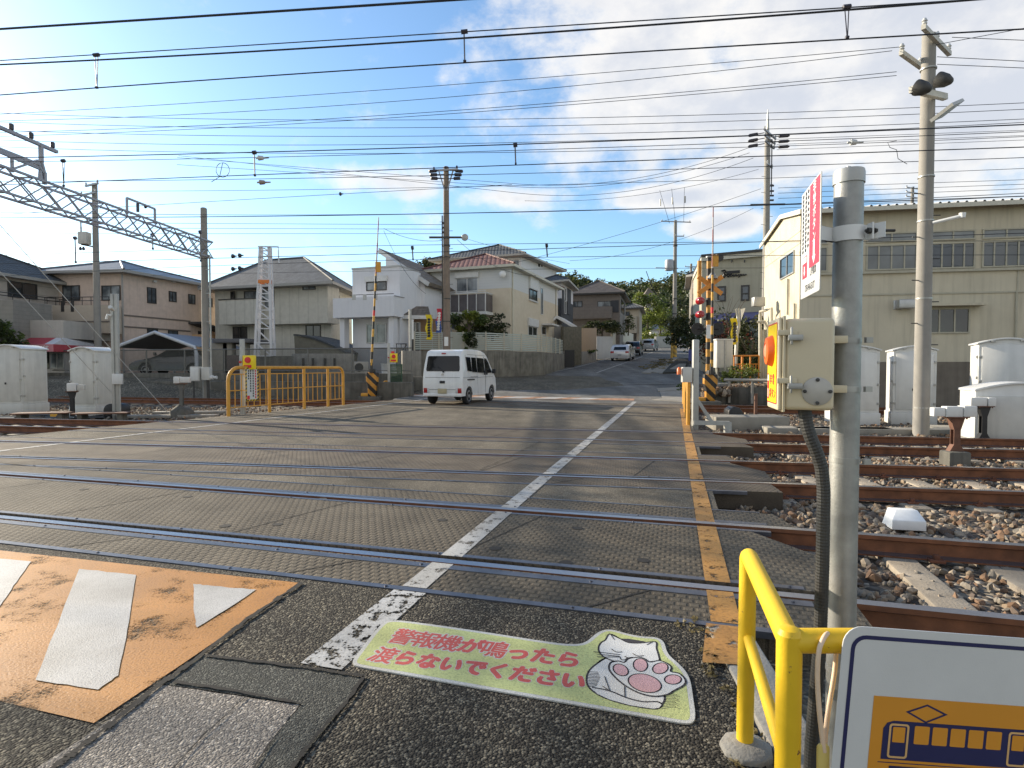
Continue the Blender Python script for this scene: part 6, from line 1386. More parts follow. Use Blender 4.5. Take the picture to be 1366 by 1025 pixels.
mb = MB(); wbox(mb, WA, WB, uW+.26, uW+.30, zb1, zb1+.02, .0, 1.05); mb.tube([wpoint(WA, WB, .5, zb1+.15, 1.0), wpoint(WA, WB, uW+.2, zb1+.12, 1.0)], .02, 6); mb.build('balcony_rail', fr_dark, h, world=True)
window(h, WA, WB, (489, 432, 516, 458), fr_alu, gl_cur, 2); window(h, P2[0], P2[1], (549, 378, 560, 396), fr_alu, gl_cur, 2)
for x in (467, 531): u0, z_ = onwall(x, 440, WA, WB); mb = MB(); wbox(mb, WA, WB, u0-.15, u0+.15, .9, zb0, .3, .75); mb.build('pillar', wht, h, world=True, smooth_=0)
ea, eb = XY(534, 33.2), XY(572, 33.4); mb = MB(); z_e = at(550, 420, 33).z; q = [wpoint(ea, eb, -.2, z_e-.10, 1.0), wpoint(ea, eb, 1.75, z_e-.10, 1.0), wpoint(ea, eb, 1.6, z_e+.55, -.4), wpoint(ea, eb, .4, z_e+.55, -.4)]; mb.prism(q, (0, 0, -.12)); mb.build('porch_roof', tile_br, h, world=True, smooth_=0)
mb = MB(); wbox(mb, ea, eb, -.25, 1.8, z_e-.30, z_e-.10, .96, 1.04); mb.build('porch_fascia', fr_white, h, world=True)
mb = MB(); wbox(mb, ea, eb, .0, 2.4, .9, z_e-.2, -.25, .0); mb.build('porch_wall', siding_mat('wall_wood', (.26, .16, .09), .18, 'Z', depth=.3), h, world=True)
uz = rect_on(ea, eb, (547, 430, 561, 463)); window(h, ea, eb, None, fr_alu, gl_dk, 2, uz=(uz[0], uz[1], 1.2, uz[3])); mb = MB(); wbox(mb, ea, eb, .5, 1.1, .9, 2.9, .0, .06); mb.build('door', fr_dark, h, world=True)
# air conditioner, steps rail, white bin, pole with blue-white sign
p = at(482, 488, 31.0); t = thing('air_conditioner', 'beige outdoor air conditioner with a round fan before the white house', 'air conditioner', (p.x, p.y, .9)); mb = MB(); mb.box((-.38, -.15, .05), (.38, .15, .68)); mb.build('case', mat('ac_beige', (.46, .43, .37), .5), t, bevel=.02)
mb = MB(); mb.lathe([(.23, 0), (.23, .012), (.03, .014)], 20, M=Matrix.Translation((-.08, -.15, .37)) @ Matrix.Rotation(R(90), 4, 'X')); mb.build('fan_grille', fr_dark, t)
mb = MB(); mb.box((-.36, -.14, -.1), (-.30, .14, .05)); mb.box((.30, -.14, -.1), (.36, .14, .05)); mb.build('feet', fr_dark, t)
p = at(514, 497, 31.0); mb = MB(); mb.lathe([(.20, 0), (.25, .55), (.27, .58)], 16, M=Matrix.Translation((p.x, p.y, .9))); mb.build('bin', P_white, label='pale blue-grey round bin right of the air conditioner', cat='bin')
p = at(547.5, 480, 29.4); t = thing('sign_pole', 'slim grey pole with a narrow sign beside the white house steps', 'pole', (p.x, p.y, .8)); mb = MB(); mb.tube([(0, 0, -.3), (0, 0, at(547, 413, 29.4).z-.8)], .07, 10); mb.build('post', galv_l, t); mb = MB(); mb.box((.07, -.02, 1.9), (.17, .02, 2.9)); mb.build('sign', P_white, t); mb = MB(); mb.box((-.35, -.1, .4), (-.05, -.06, 1.3)); mb.build('white_plate', P_white, t)
t = thing('step_railing', 'dark step railing of the white house entrance', 'railing', at(532, 480, 30.2)); mb = MB()
for x in (529, 535, 541): p, q = at(x, 492, 30.2), at(x, 459, 30.2); mb.tube([p, q], .02, 6)
mb.tube([at(528, 459, 30.2), at(543, 459, 30.2)], .025, 6); mb.tube([at(528, 478, 30.2), at(543, 460, 30.2)], .025, 6); mb.build('rails', fr_dark, t, world=True)
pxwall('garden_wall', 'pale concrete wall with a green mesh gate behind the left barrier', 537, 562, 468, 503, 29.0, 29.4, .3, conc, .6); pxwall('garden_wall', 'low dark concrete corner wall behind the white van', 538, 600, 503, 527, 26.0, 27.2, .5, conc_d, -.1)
gm = mat('green_mesh', (.05, .10, .06), .6); t = thing('mesh_gate', 'green mesh gate beside the left barrier', 'gate', at(528, 520, 25.3)); mb = MB()
for x in (520, 536): mb.tube([at(x, 524, 25.3), at(x, 486, 25.3)], .03, 6)
for y in (487, 522): mb.tube([at(520, y, 25.3), at(536, y, 25.3)], .03, 6)
mb.build('frame', gm, t, world=True); mb = MB()
for i in range(1, 14): mb.tube([at(520+16*i/14, 522, 25.3), at(520+16*i/14, 487, 25.3)], .010, 4)
for i in range(1, 16): mb.tube([at(520, 487+35*i/16, 25.3), at(536, 487+35*i/16, 25.3)], .010, 4)
mb.build('mesh', gm, t, world=True)
# --- garden wall, slat fence and house 5
FW = [XY(553, 32.0), XY(650, 32.6), XY(725, 35.5), XY(753, 41.7)]; zt = 2.2
for i, lab in ((0, 'stained concrete retaining wall behind the van'), (1, 'stained concrete retaining wall right of the van below the slat fence'), (2, 'end of the concrete retaining wall along the hill street')):
    p, q = FW[i], FW[i+1]; d = Vector((q[0]-p[0], q[1]-p[1], 0)).normalized(); n_ = Vector((-d.y, d.x, 0))*.4; mb = MB(); mb.prism([(p[0], p[1], -.1), (q[0], q[1], -.1), (q[0], q[1], zt), (p[0], p[1], zt)], n_); mb.build('retaining_wall', mat('stained_concrete', (.185, .17, .138), .9, 0, .35, 2.2, .006, 40, streak=.55), label=lab, cat='wall', bevel=.02)
sl_g = mat('slat_green', (.42, .46, .41), .5, 0, .05, 6); sl_c = mat('slat_post', (.50, .46, .36), .5)
t = thing('slat_fence', 'pale green slat fence with beige posts on the retaining wall', 'fence', (FW[0][0], FW[0][1], zt)); fo = .15
for i in range(3):
    p, q = Vector((*FW[i], 0)), Vector((*FW[i+1], 0)); d = (q-p).normalized(); n_ = Vector((-d.y, d.x, 0))*fo; L_ = (q-p).length
    mb = MB()
    for k in range(9): zz = zt+.10+k*.112; mb.bar(p+n_+Vector((0, 0, zz)), q+n_+Vector((0, 0, zz)), .02, .066)
    mb.build('slat_panel', sl_g, t, world=True, smooth_=0)
    k = 0; stp = 1.35
    while k < L_: c = p+d*k+n_-Vector((-d.y, d.x, 0))*.03; mb = MB(); mb.box((c.x-.035, c.y-.035, zt), (c.x+.035, c.y+.035, zt+1.08)); mb.build('post', sl_c, t, world=True, smooth_=0); k += stp
EA, EB, EC = XY(571, 38.5), XY(681, 36.3), XY(744, 46.7); crm, ct, cbb = base_mat('wall_cream_two'); MATS['wall_cream_two'] = crm
gtc = nd(ct, 'ShaderNodeTexCoord'); sp = nd(ct, 'ShaderNodeSeparateXYZ'); ct.links.new(gtc.outputs['Object'], sp.inputs['Vector'])
zS = at(681, 384, 36.3).z; zE5 = at(681, 356, 36.3).z
nz, _ = texnoise(ct, 3, 5); fr_ = tmath(ct, 'FRACT', tmath(ct, 'DIVIDE', sp.outputs['Z'], .17)); jj = ramp(ct, fr_, [(0, (.86,)*3), (.12, (1,)*3), (1, (1,)*3)])
cc = tmix(ct, tmath(ct, 'GREATER_THAN', sp.outputs['Z'], zS-2.0), tmix(ct, 1.0, ramp(ct, nz.outputs['Fac'], [(.3, (.58, .50, .37)), (.7, (.64, .56, .43))]), (1, 1, 1), 'MULTIPLY'), tmix(ct, 1.0, (.60, .61, .60), jj, 'MULTIPLY')); ct.links.new(cc, cbb.inputs['Base Color']); cbb.inputs['Roughness'].default_value = .75
n9, _ = texnoise(ct, 60, 3); bumped(ct, cbb, n9.outputs['Fac'], .004)
h = house('house', 'cream and white two-tone house with a reddish roof and glass balcony above the wall', EB, 2.0); P = [EA, EB, EC, (EC[0]-5.6, EC[1]+2.2)]; body(h, P, 1.2, zE5, crm); hip(h, P, zE5-.05, .42, .42, tile_rd, mat('eaves_cream', (.55, .52, .42), .5))
window(h, EA, EB, (609, 371, 638, 391), fr_white, gl_cur, 2, shutter=.35); window(h, EB, EC, (705.5, 387, 716, 401), fr_dark, gl_dk, 2, sill=True, shutter=.9); window(h, EB, EC, (721, 384, 724, 420), fr_white, gl_day, 1); window(h, EB, EC, (704, 436, 716, 449), fr_white, gl_dk, 2, shutter=.55); window(h, EB, EC, (722, 436, 728, 447), fr_white, gl_dk, 1)
window(h, EA, EB, (597, 424, 609, 440), fr_white, gl_day, 1)
bz0, bz1, bzt = at(630, 415.5, 35.8).z, at(630, 391, 35.8).z, at(630, 389, 35.8).z; u0, _ = onwall(600, 400, EA, EB); u1, _ = onwall(658, 400, EA, EB)
mb = MB(); wbox(mb, EA, EB, u0, u1, bz0-.18, bz0, .0, 1.15); bal = mb.build('balcony', fr_white, h, world=True, smooth_=0)
mb = MB(); smoke = mat('balcony_smoked', (.09, .08, .085), .15, 0, .2, 3, spec=.7)
wbox(mb, EA, EB, u0+.04, u1-.04, bz0+.03, bz1-.05, 1.10, 1.12); wbox(mb, EA, EB, u1-.05, u1-.03, bz0+.03, bz1-.05, .05, 1.1); mb.build('smoked_panel', smoke, bal, world=True, smooth_=0)
mb = MB()
for i in range(6): uu = u0+(u1-u0-.05)*i/5; wbox(mb, EA, EB, uu, uu+.05, bz0, bz1, 1.125, 1.17)
wbox(mb, EA, EB, u0, u1, bz1, bz1+.06, 1.08, 1.18); wbox(mb, EA, EB, u0, u1, bz1+.13, bz1+.17, 1.1, 1.14); wbox(mb, EA, EB, u1-.08, u1, bz1, bz1+.06, .0, 1.08); mb.build('balcony_frame', fr_white, bal, world=True, smooth_=0)
for A_, B_, px in ((EA, EB, 575), (EB, EC, 683), (EB, EC, 741)): u0, _ = onwall(px, 400, A_, B_); mb = MB(); mb.tube([wpoint(A_, B_, u0, 2.0, .05), wpoint(A_, B_, u0, zE5-.05, .05)], .045, 8); mb.build('downpipe', mat('eaves_cream', (.5, .5, .5)), h, world=True)
u0, z_ = onwall(727, 434, EB, EC); mb = MB(); wbox(mb, EB, EC, u0-.9, u0+1.1, z_-.06, z_+.06, .0, .8); mb.build('door_canopy', fr_white, h, world=True)
u0, z_ = onwall(673, 367, EA, EB); mb = MB(); mb.lathe([(.22, 0), (.16, .06), (.03, .08)], 14, M=Matrix.Translation(wpoint(EA, EB, u0, z_, .3)) @ Matrix.Rotation(R(90), 4, 'X')); mb.tube([wpoint(EA, EB, u0, z_, .3), wpoint(EA, EB, u0, z_, 0)], .02, 6); mb.build('dish_aerial', P_white, h, world=True)
# --- house 6: behind, white with dark hip roof
GA, GB, GC = XY(588, 52), XY(695, 49.5), XY(742, 57); zE6 = at(695, 342, 49.5).z; h = house('house', 'tall white house with a dark tiled hip roof behind the cream house', GB, 2.5); P = [GA, GB, GC, (GC[0]-7, GC[1]+2.5)]; body(h, P, 2.0, zE6, wht); hip(h, P, zE6-.05, .75, .40, tile_dk, mat('eaves_grey', (.38, .36, .32), .6))
window(h, GA, GB, (678, 347, 693, 357), fr_white, gl_cur, 2, shutter=.4)
for x in (718, 721.5, 726, 728.5): window(h, GB, GC, (x, 349, x+1.7, 356), fr_dark, gl_dk, 1)
# --- house 7: narrow white and charcoal house
KA, KB, KC = XY(717, 50), XY(748.5, 48.5), XY(764, 53.5); zE7 = at(748, 377, 48.5).z; h = house('house', 'narrow white and charcoal house with a dark tile roof and entrance gable', KB, 2.2); P = [KA, KB, KC, (KC[0]-3.2, KC[1]+1.2)]
zM = at(742, 398, 48.5).z; char = mat('wall_charcoal', (.045, .048, .055), .7, 0, .1, 5); body(h, P, zM, zE7, wht); body(h, P, 1.4, zM-.002, char, 'lower_wall'); hip(h, P, zE7-.03, .7, .42, tile_dk, mat('eaves_grey', (.4, .4, .4)))
for x0, x1 in ((749.5, 752), (756.5, 761)): uz = rect_on(KB, KC, (x0, 386, x1, 420)); mb = MB(); wbox(mb, KB, KC, *uz, -.02, .05); mb.build('dark_panel', char, h, world=True)
window(h, KB, KC, (753, 385, 755, 419), fr_white, gl_day, 1, transom=.5)
pA, pB = at(735, 425, 45.5), at(757, 425, 45.5); gz1 = at(742, 421, 45.5).z; gz0 = at(740, 431, 45.5).z; mb = MB(); mb.prism([(pA.x-.2, 45.5, gz0), (pA.x+.45, 45.5, gz1), (pB.x+.2, 45.5, gz0-.05), (pB.x+.2, 45.5, gz0-.25), (pA.x+.45, 45.5, gz1-.22), (pA.x-.2, 45.5, gz0-.2)], (.9, 3, 0)); mb.build('entrance_roof', fr_white, h, world=True)
mb = MB(); mb.box((pA.x, 45.7, 1.4), (pA.x+.9, 48.4, gz0-.15)); mb.build('entrance_wall', mat('wall_greige', (.25, .24, .22), .8), h, world=True); mb = MB(); mb.box((pA.x+.9, 46.6, 1.4), (pB.x+.2, 48.4, gz0-.2)); mb.build('entrance_door', fr_dark, h, world=True)
pxwall('garden_wall', 'tan rendered garden wall stepping down beside the narrow house', 776, 796, 438, 470, 47.5, 51.5, .4, mat('wall_tan', (.40, .29, .19), .75, 0, .06, 4), 1.2)
pxwall('garden_wall', 'low stone wall with planting along the hill street', 753, 795, 469, 485, 43.6, 50.5, .4, conc, .9); mb = MB(); p, q = at(753.5, 468, 43), at(766, 468, 43.2); mb.box((p.x, p.y, 1.2), (q.x, q.y+.08, 2.55)); mb.build('dark_gate', P_black, label='small dark gate at the end of the concrete wall', cat='gate')
pxwall('stone_wall', 'olive stone wall and gatepost before the narrow house', 752, 776, 436, 470, 44.6, 46.2, .3, mat('stone_olive', (.13, .12, .09), .85, 0, .3, 5), 1.2)
# --- house 8: grey-brown
MA, MB_, MC_ = XY(762, 60), XY(826.5, 58.5), XY(834, 66); zE8 = at(826, 392, 58.5).z; taup = siding_mat('wall_greybrown', (.19, .165, .145), .35, 'Z', depth=.25); h = house('house', 'grey-brown house with a wide balcony and brown slate hip roof up the street', MB_, 2.8); P = [MA, MB_, MC_, (MC_[0]-5, MC_[1]+1)]; body(h, P, 2.0, zE8, taup); hip(h, P, zE8-.03, .55, .55, tile_bn, fr_dark)
for px in ((764, 402, 777, 410), (797, 402, 815, 410)): window(h, MA, MB_, px, fr_dark, gl_cur, 2)
uz = rect_on(MA, MB_, (815, 401, 825.5, 417)); mb = MB(); wbox(mb, MA, MB_, *uz, -.02, .06); mb.build('shutter_panel', char, h, world=True); uz = rect_on(MA, MB_, (762, 410.5, 817, 426)); mb = MB(); wbox(mb, MA, MB_, *uz, -.02, .8); mb.build('balcony', taup, h, world=True, smooth_=0); window(h, MA, MB_, (797, 432, 817, 440), fr_dark, gl_dk, 2)
uz = rect_on(MB_, MC_, (828.2, 402, 832.5, 418)); window(h, MB_, MC_, None, fr_dark, gl_dk, 1, uz=uz)
# --- house 9
NA, NB, NC_ = XY(832, 73), XY(852.5, 72), XY(856, 79); zE9 = at(850, 412, 72).z; h = house('house', 'small beige house with a dark roof beyond the grey-brown one', NB, 3.5); P = [NA, NB, NC_, (NC_[0]-2.2, NC_[1]+.5)]; body(h, P, 2.6, zE9, mat('wall_sand', (.33, .29, .23), .75, 0, .06, 4)); hip(h, P, zE9-.03, .5, .45, tile_dk, fr_dark); window(h, NA, NB, (834, 416, 840, 422), fr_dark, gl_day, 1); window(h, NA, NB, (843, 438, 849, 455), fr_dark, gl_dk, 1); mb = MB(); uz = rect_on(NA, NB, (831, 423, 850, 445)); wbox(mb, NA, NB, *uz, -.02, .5); mb.build('balcony', MATS['wall_sand'], h, world=True, smooth_=0)
# pale walls along the street
pxwall('garden_wall', 'pale blue-white wall beside the parked cars', 796, 817.5, 449, 478, 56, 56.5, .3, mat('wall_iceblue', (.50, .53, .55), .6, 0, .04, 4, streak=.1), 1.6); pxwall('garden_wall', 'cream boarded fence rising behind the parked cars', 817.5, 834, (440, 449), 475, 57, 64, .2, mat('fence_cream', (.50, .46, .37), .65, 0, .05, 4), 1.9); pxwall('garden_wall', 'cream boarded fence, second taller section up the street', 834, 845, (442, 446), 470, 64.5, 70, .2, MATS['fence_cream'], 2.2)
# --- shrubs of the cream house
def shrub(name, label, c, rad, n, size, seed, mats, mi, cat='shrub', trunk=None, clumps=16):
    t = thing(name, label, cat, (c[0], c[1], c[2]-rad[2]*1.0))
    mb = MB(); leaves(mb, c, rad, n, size, seed, clumps, mi); mb.build('foliage', mats, t, world=True, smooth_=0)
    mb = MB(); b0 = Vector((c[0], c[1], c[2]-rad[2]*1.0-(trunk or .3))); mb.tube([b0, b0+Vector((.05, 0, (trunk or .3)+rad[2]*.8)), Vector(c)], [.09, .07, .03], 7); r2 = random.Random(seed)
    for k in range(5): mb.tube([Vector(c)-Vector((0, 0, rad[2]*.5)), Vector(c)+Vector((r2.uniform(-.7, .7)*rad[0], r2.uniform(-.7, .7)*rad[1], r2.uniform(0, .7)*rad[2]))], [.04, .015], 5)
    mb.build('stem', bark, t, world=True); return t
p = at(625, 432, 33.6); shrub('shrub', 'bright green rounded shrub spilling over the slat fence', p, (1.05, .8, .75), 2600, .075, 5, [lv_m, lv_y, lv_d], (0, 1, 1, 0, 2)); p = at(626, 456, 32.35); mb = MB(); leaves(mb, p, (.42, .22, .62), 1000, .06, 9, 9, (0, 1)); mb.build('hanging_vine', [lv_d, lv_m], label='dark vine hanging down over the slat fence below the bright shrub', cat='vine', smooth_=0)
p = at(657, 434, 34.3); shrub('shrub', 'dark broad shrub right of the bright green one', p, (1.25, .8, .62), 2400, .075, 6, [lv_d, lv_o], (0, 0, 1)); p = at(592, 435, 33.9); shrub('shrub', 'small sparse olive shrub left of the utility pole', p, (.5, .4, .6), 700, .07, 7, [lv_o, lv_y], (0, 1)); p = at(803, 437, 56.5); shrub('shrub', 'dark hedge-like shrub above the pale blue-white wall', p, (2.3, 1, .75), 1800, .13, 8, [lv_d, lv_o], (0, 0, 1)); p = at(838, 432, 63); shrub('shrub', 'thin olive sapling beside the small beige house', p, (.7, .6, 1.0), 420, .11, 12, [lv_o, lv_m], (0, 1)); p = at(776, 470, 50); shrub('shrub', 'low planting on top of the street-side stone wall', p, (1.6, 1.2, .35), 700, .1, 14, [lv_d, lv_m], (0, 1))
# banners
def banner(label, px, y0, y1, Y, cols, w=.32, lean=.0):
    a, b_ = at(px, y0, Y), at(px, y1, Y); t = thing('banner', label, 'banner', (b_.x, b_.y, b_.z), 0, 'advertising banners by the crossing')
    hh = a.z-b_.z; mb = MB(); mb.tube([(w*.5, .02, -.9), (w*.5+lean, .02, hh)], .018, 6); mb.build('pole', galv_l, t)
    mb = MB(); n = 12; vs = [(x*w-w/2+.04*math.sin(i*.9)+lean*i/n, .06*math.sin(i*.8+x*2), hh*(i/n)) for i in range(n+1) for x in (0, 1)]; mb.add(vs, [(2*i, 2*i+1, 2*i+3, 2*i+2) for i in range(n)]); mb.m = [min(len(cols)-1, int(i*len(cols)/n)) for i in range(n)]; c = mb.build('cloth', cols, t)
    mb = MB(); r2 = random.Random(px)
    for k in range(7): z = hh*(.14+k*.11); x = -.0+lean*z/hh; mb.poly([(x+dx*.09, -.075, z+dz*.075) for dx, dz in ((-1, -.6), (.4, -1), (1, .3), (.2, 1), (-.7, .7))])
    mb.build('print', P_black if len(cols) == 1 else P_white, c); return t
by = mat('banner_yellow', (.82, .62, .02), .6, 0, .05); br_ = mat('banner_red', (.62, .04, .07), .6); bb = mat('banner_blue', (.06, .13, .45), .6)
banner('tall yellow banner with dark print beside the wooden porch', 572.5, 420, 453, 30.5, [by]); banner('red and blue banner with white print left of the utility pole', 584.5, 412, 444, 31.2, [bb, bb, br_, br_], .28, .1)
# ================================================================== right side: warehouse, shop, hill, trees
cream = mat('wall_cream', (.55, .495, .375), .8, 0, .07, 1.2, .003, 70, streak=.18); cream_d = mat('wall_base_brown', (.17, .145, .115), .85, 0, .15, 3, streak=.2)
RA, RB, RC, RD = XY(1065, 21.8), XY(1600, 19.55), None, XY(1018, 27.2)
zW = 7.1; RA = Vector((*RA, 0)); RB = Vector((*RB, 0)); RD = Vector((*RD, 0)); dg_ = RD-RA; RC = RB+dg_
h = house('warehouse', 'long cream warehouse with upper windows and low gabled roof on the right', RA, -.2, 'building', None)
zb = at(1200, 483, 21.3).z
body(h, [(p.x, p.y) for p in (RA, RB, RC, RD)], zb, zW, cream); body(h, [(p.x, p.y) for p in (RA, RB, RC, RD)], -.3, zb-.002, cream_d, 'base_wall')
rg = .42; m0, m1 = RA+dg_*.43, RB+dg_*.43; mb = MB(); un_ = (RB-RA).normalized(); vn_ = dg_.normalized(); ov = .45
def rp_(p, z): return (p.x, p.y, z)
mb.prism([rp_(RA, zW), rp_(RD, zW), rp_(m0, zW+.40)], tuple(RB-RA)); mb.build('gable', cream, h, world=True, smooth_=0)
mb = MB(); q0 = RA-vn_*ov-un_*.12; q1 = RB-vn_*ov; q2 = m1; q3 = m0-un_*.12; q4 = RC+vn_*ov; q5 = RD+vn_*ov-un_*.12
z0_ = zW-.04; zr_2 = zW+.47; th = .10
rmw = mat('roof_sheet', (.46, .46, .45), .45, .4, .1, 5)
for a, b_, c, d, za, zc_ in ((q0, q1, q2, q3, z0_, zr_2), (q5, q4, q2, q3, z0_, zr_2)):
    # corrugated sheet: a row of trapezoid ribs running from eave to ridge
    n = 46; L_ = (b_-a).length
    vs = []; prof = [(0, 0), (.30, 0), (.42, .055), (.58, .055), (.70, 0)]
    for i in range(n):
        for t_, hh in prof:
            f = (i+t_)/n; e = a.lerp(b_, f); r_ = d.lerp(c, f); vs += [rp_(e, za+hh), rp_(r_, zc_+hh)]
    k = len(vs)//2; mb.add(vs, [(2*i, 2*i+2, 2*i+3, 2*i+1) for i in range(k-1)])
mb.build('roof', rmw, h, world=True, smooth_=0, recalc=False)
mb = MB(); mb.bar(rp_(q0, z0_-.08), rp_(q1, z0_-.08), .05, .15); mb.bar(rp_(q0, z0_-.07), rp_(q3, zr_2-.07), .05, .17); mb.bar(rp_(q5, z0_-.07), rp_(q3, zr_2-.07), .05, .17); mb.build('eaves_trim', mat('trim_cream', (.56, .53, .44), .6), h, world=True, smooth_=0)
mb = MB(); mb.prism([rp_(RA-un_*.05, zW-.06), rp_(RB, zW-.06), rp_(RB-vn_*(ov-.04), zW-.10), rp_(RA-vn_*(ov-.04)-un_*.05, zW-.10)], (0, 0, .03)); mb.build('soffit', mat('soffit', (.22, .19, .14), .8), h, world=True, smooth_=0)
gl_f = glass_mat('window_frosted', (.14, .15, .15), .35); fr_c = mat('frame_cream', (.42, .39, .30), .6)
pA_, pB_ = (RA.x, RA.y), (RB.x, RB.y)
gap = glass_mat('window_reflecting', (.05, .06, .065), .03)
zt0, zt1, zm, zbt = at(1200, 311, 21.3).z, at(1200, 324, 21.3).z, at(1200, 327, 21.3).z, at(1200, 361, 21.3).z
def uon(px): return onwall(px, 400, pA_, pB_)[0]
for x0, x1, n, gl in ((1092, 1103, 1, gl_f), (1154, 1222, 4, gl_f), (1240, 1299, 4, gap), (1308, 1373, 4, gap), (1382, 1450, 4, gap), (1460, 1530, 4, gl_f)):
    window(h, pA_, pB_, None, fr_c, gl_f, max(1, n//2), uz=(uon(x0), uon(x1), zt1, zt0)); window(h, pA_, pB_, None, fr_c, gl, n, uz=(uon(x0), uon(x1), zbt, zm), sill=False)
u_s, u_e = uon(1092), uon(1590); mb = MB(); wbox(mb, pA_, pB_, .1, u_e, zbt-.12, zbt-.03, -.02, .10); mb.build('window_ledge', fr_c, h, world=True, smooth_=0)
zl2 = at(1200, 393, 21.3).z; mb = MB(); wbox(mb, pA_, pB_, 0, u_e, zl2-.03, zl2+.03, -.02, .035); mb.build('wall_joint', fr_c, h, world=True, smooth_=0)
window(h, pA_, pB_, None, fr_c, gl_dk, 3, uz=(uon(1233), uon(1294), at(1260, 445.5, 21.1).z, at(1260, 412, 21.1).z)); mb = MB(); zc2 = at(1260, 409, 21.1).z; wbox(mb, pA_, pB_, uon(1228), uon(1308), zc2-.03, zc2+.05, -.02, .45); mb.build('window_hood', cream, h, world=True, smooth_=0)
u0, z_ = onwall(1203, 407, pA_, pB_); mb = MB(); wbox(mb, pA_, pB_, u0-.28, u0+.05, z_-.17, z_+.17, -.02, .03); wM2 = frameM(wpoint(pA_, pB_, u0-.22, z_, .02), un_, (0, 0, 1)); mb.prism([(0, -.17, 0), (.44, -.17, 0), (.44, -.17, .12), (.44, .0, .26), (.44, .17, .20), (.44, .17, 0), (0, .17, 0)], (0, 0, .3), M=wM2) if False else wbox(mb, pA_, pB_, u0-.22, u0+.30, z_-.15, z_+.17, .03, .34); mb.build('vent_hood', mat('vent_steel', (.45, .45, .44), .35, .6), h, world=True, bevel=.08, seg=3)
mb = MB(); u0 = uon(1355); mb.tube([wpoint(pA_, pB_, u0, zb, .05), wpoint(pA_, pB_, u0, zl2, .05)], .035, 6); wbox(mb, pA_, pB_, u0+.02, u0+.06, zl2, zbt-.1, 0, .03); mb.build('wall_pipe', fr_c, h, world=True)
pD = (RD.x, RD.y); window(h, pD, pA_, (1041.5, 340, 1060, 369), fr_alu, gl_dk, 2)
for py in (322, 337): mb = MB(); zz = at(1045, py, 23.6).z; wbox(mb, pD, pA_, 0, dg_.length, zz-.015, zz+.015, -.02, .012); mb.build('gable_joint', fr_c, h, world=True, smooth_=0)
mb = MB(); zz = at(1053, 470, 22.6).z
for px, y0, y1 in ((1053, 372, 420), (1062, 405, 470)): u0, z1_ = onwall(px, y0, pD, pA_); _, z0b = onwall(px, y1, pD, pA_); mb.tube([wpoint(pD, pA_, u0, z0b, .06), wpoint(pD, pA_, u0, z1_, .06)], .04, 6)
mb.build('gable_pipes', mat('pipe_cream', (.50, .47, .38), .5), h, world=True)
t = thing('wall_conduits', 'cream conduits and a meter box on the back corner of the warehouse', 'conduits', (RD.x-.4, RD.y-.6, 0)); pc = MATS['pipe_cream']
for px, y0, y1 in ((1014, 420, 507), (1018, 440, 507), (1021.5, 440, 507)): a, b_ = at(px, y1, 25.4), at(px, y0, 25.4); mb = MB(); mb.tube([a, b_], .075, 8); mb.build('riser', pc, t, world=True)
mb = MB(); mb.tube([at(1014, 421, 25.4), at(1014, 416, 25.4), at(1022, 414, 25.0), at(1029, 411, 24.6), at(1030, 450, 24.6)], .06, 8); mb.tube([at(1010, 430, 25.3), at(1020, 429, 25.2), at(1025, 440, 25.2), at(1026, 470, 25.2)], .06, 8); mb.build('bent_pipes', pc, t, world=True)
p = at(1011.5, 403, 25.2); mb = MB(); mb.box((p.x-.25, p.y-.15, p.z-.2), (p.x+.25, p.y+.15, p.z+.2)); mb.build('meter_box', fr_alu, t, world=True, bevel=.03)
# --- cream shop building with script sign
TA, TB, TC = XY(935, 39.5), XY(1019, 37.6), XY(1040, 47); zE = at(975, 340, 38.5).z
shopc = mat('wall_cream_shop', (.40, .37, .28), .8, 0, .05, 2.5, .003, 60, streak=.15)
h = house('shop', 'cream flat-roofed shop with black script lettering and a navy awning on the right', TA, .8, 'shop', 'houses along the street'); P = [TA, TB, (TB[0]+2.2, TB[1]+9), (TA[0]+2.2, TA[1]+9)]
body(h, P, .3, zE, shopc); mb = MB(); q = [Vector((x, y, 0)) for x, y in P]; c_ = sum(q, Vector())/4; mb.prism([(c_.x+(p.x-c_.x)*1.04, c_.y+(p.y-c_.y)*1.05, zE-.28) for p in q], (0, 0, .28)); mb.build('cornice', mat('trim_cream', (.5, .5, .5)), h, world=True, smooth_=0)
mb = MB(); mb.prism([(c_.x+(p.x-c_.x)*1.05, c_.y+(p.y-c_.y)*1.07, zE) for p in q], (0, 0, .16)); mb.build('roof_edge', fr_dark, h, world=True, smooth_=0)
for px in ((957, 382, 968.5, 402.5), (988.5, 380.5, 1000, 401.5)): uz = rect_on(TA, TB, px); w = window(h, TA, TB, None, fr_dark, gl_day, 1, uz=uz, t=.10, transom=.45)
for x in (959.5, 977, 994): u0, z_ = onwall(x, 351, TA, TB); mb = MB(); mb.tube([wpoint(TA, TB, u0, z_+.12, 0), wpoint(TA, TB, u0, z_+.14, .28), wpoint(TA, TB, u0, z_-.02, .34)], .035, 6); mb.build('sign_lamp', fr_dark, h, world=True)
uz = rect_on(TA, TB, (948, 417.5, 1015, 430)); mb = MB(); mb.prism([wpoint(TA, TB, uz[0], uz[3], .02), wpoint(TA, TB, uz[0], uz[2]+.12, 1.1), wpoint(TA, TB, uz[0], uz[2]-.12, 1.1), wpoint(TA, TB, uz[0], uz[2]-.1, .02)], tuple((Vector((*TB, 0))-Vector((*TA, 0))).normalized()*(uz[1]-uz[0]))); mb.build('awning', mat('awning_navy', (.022, .03, .10), .7, 0, .1, 8), h, world=True, smooth_=0)
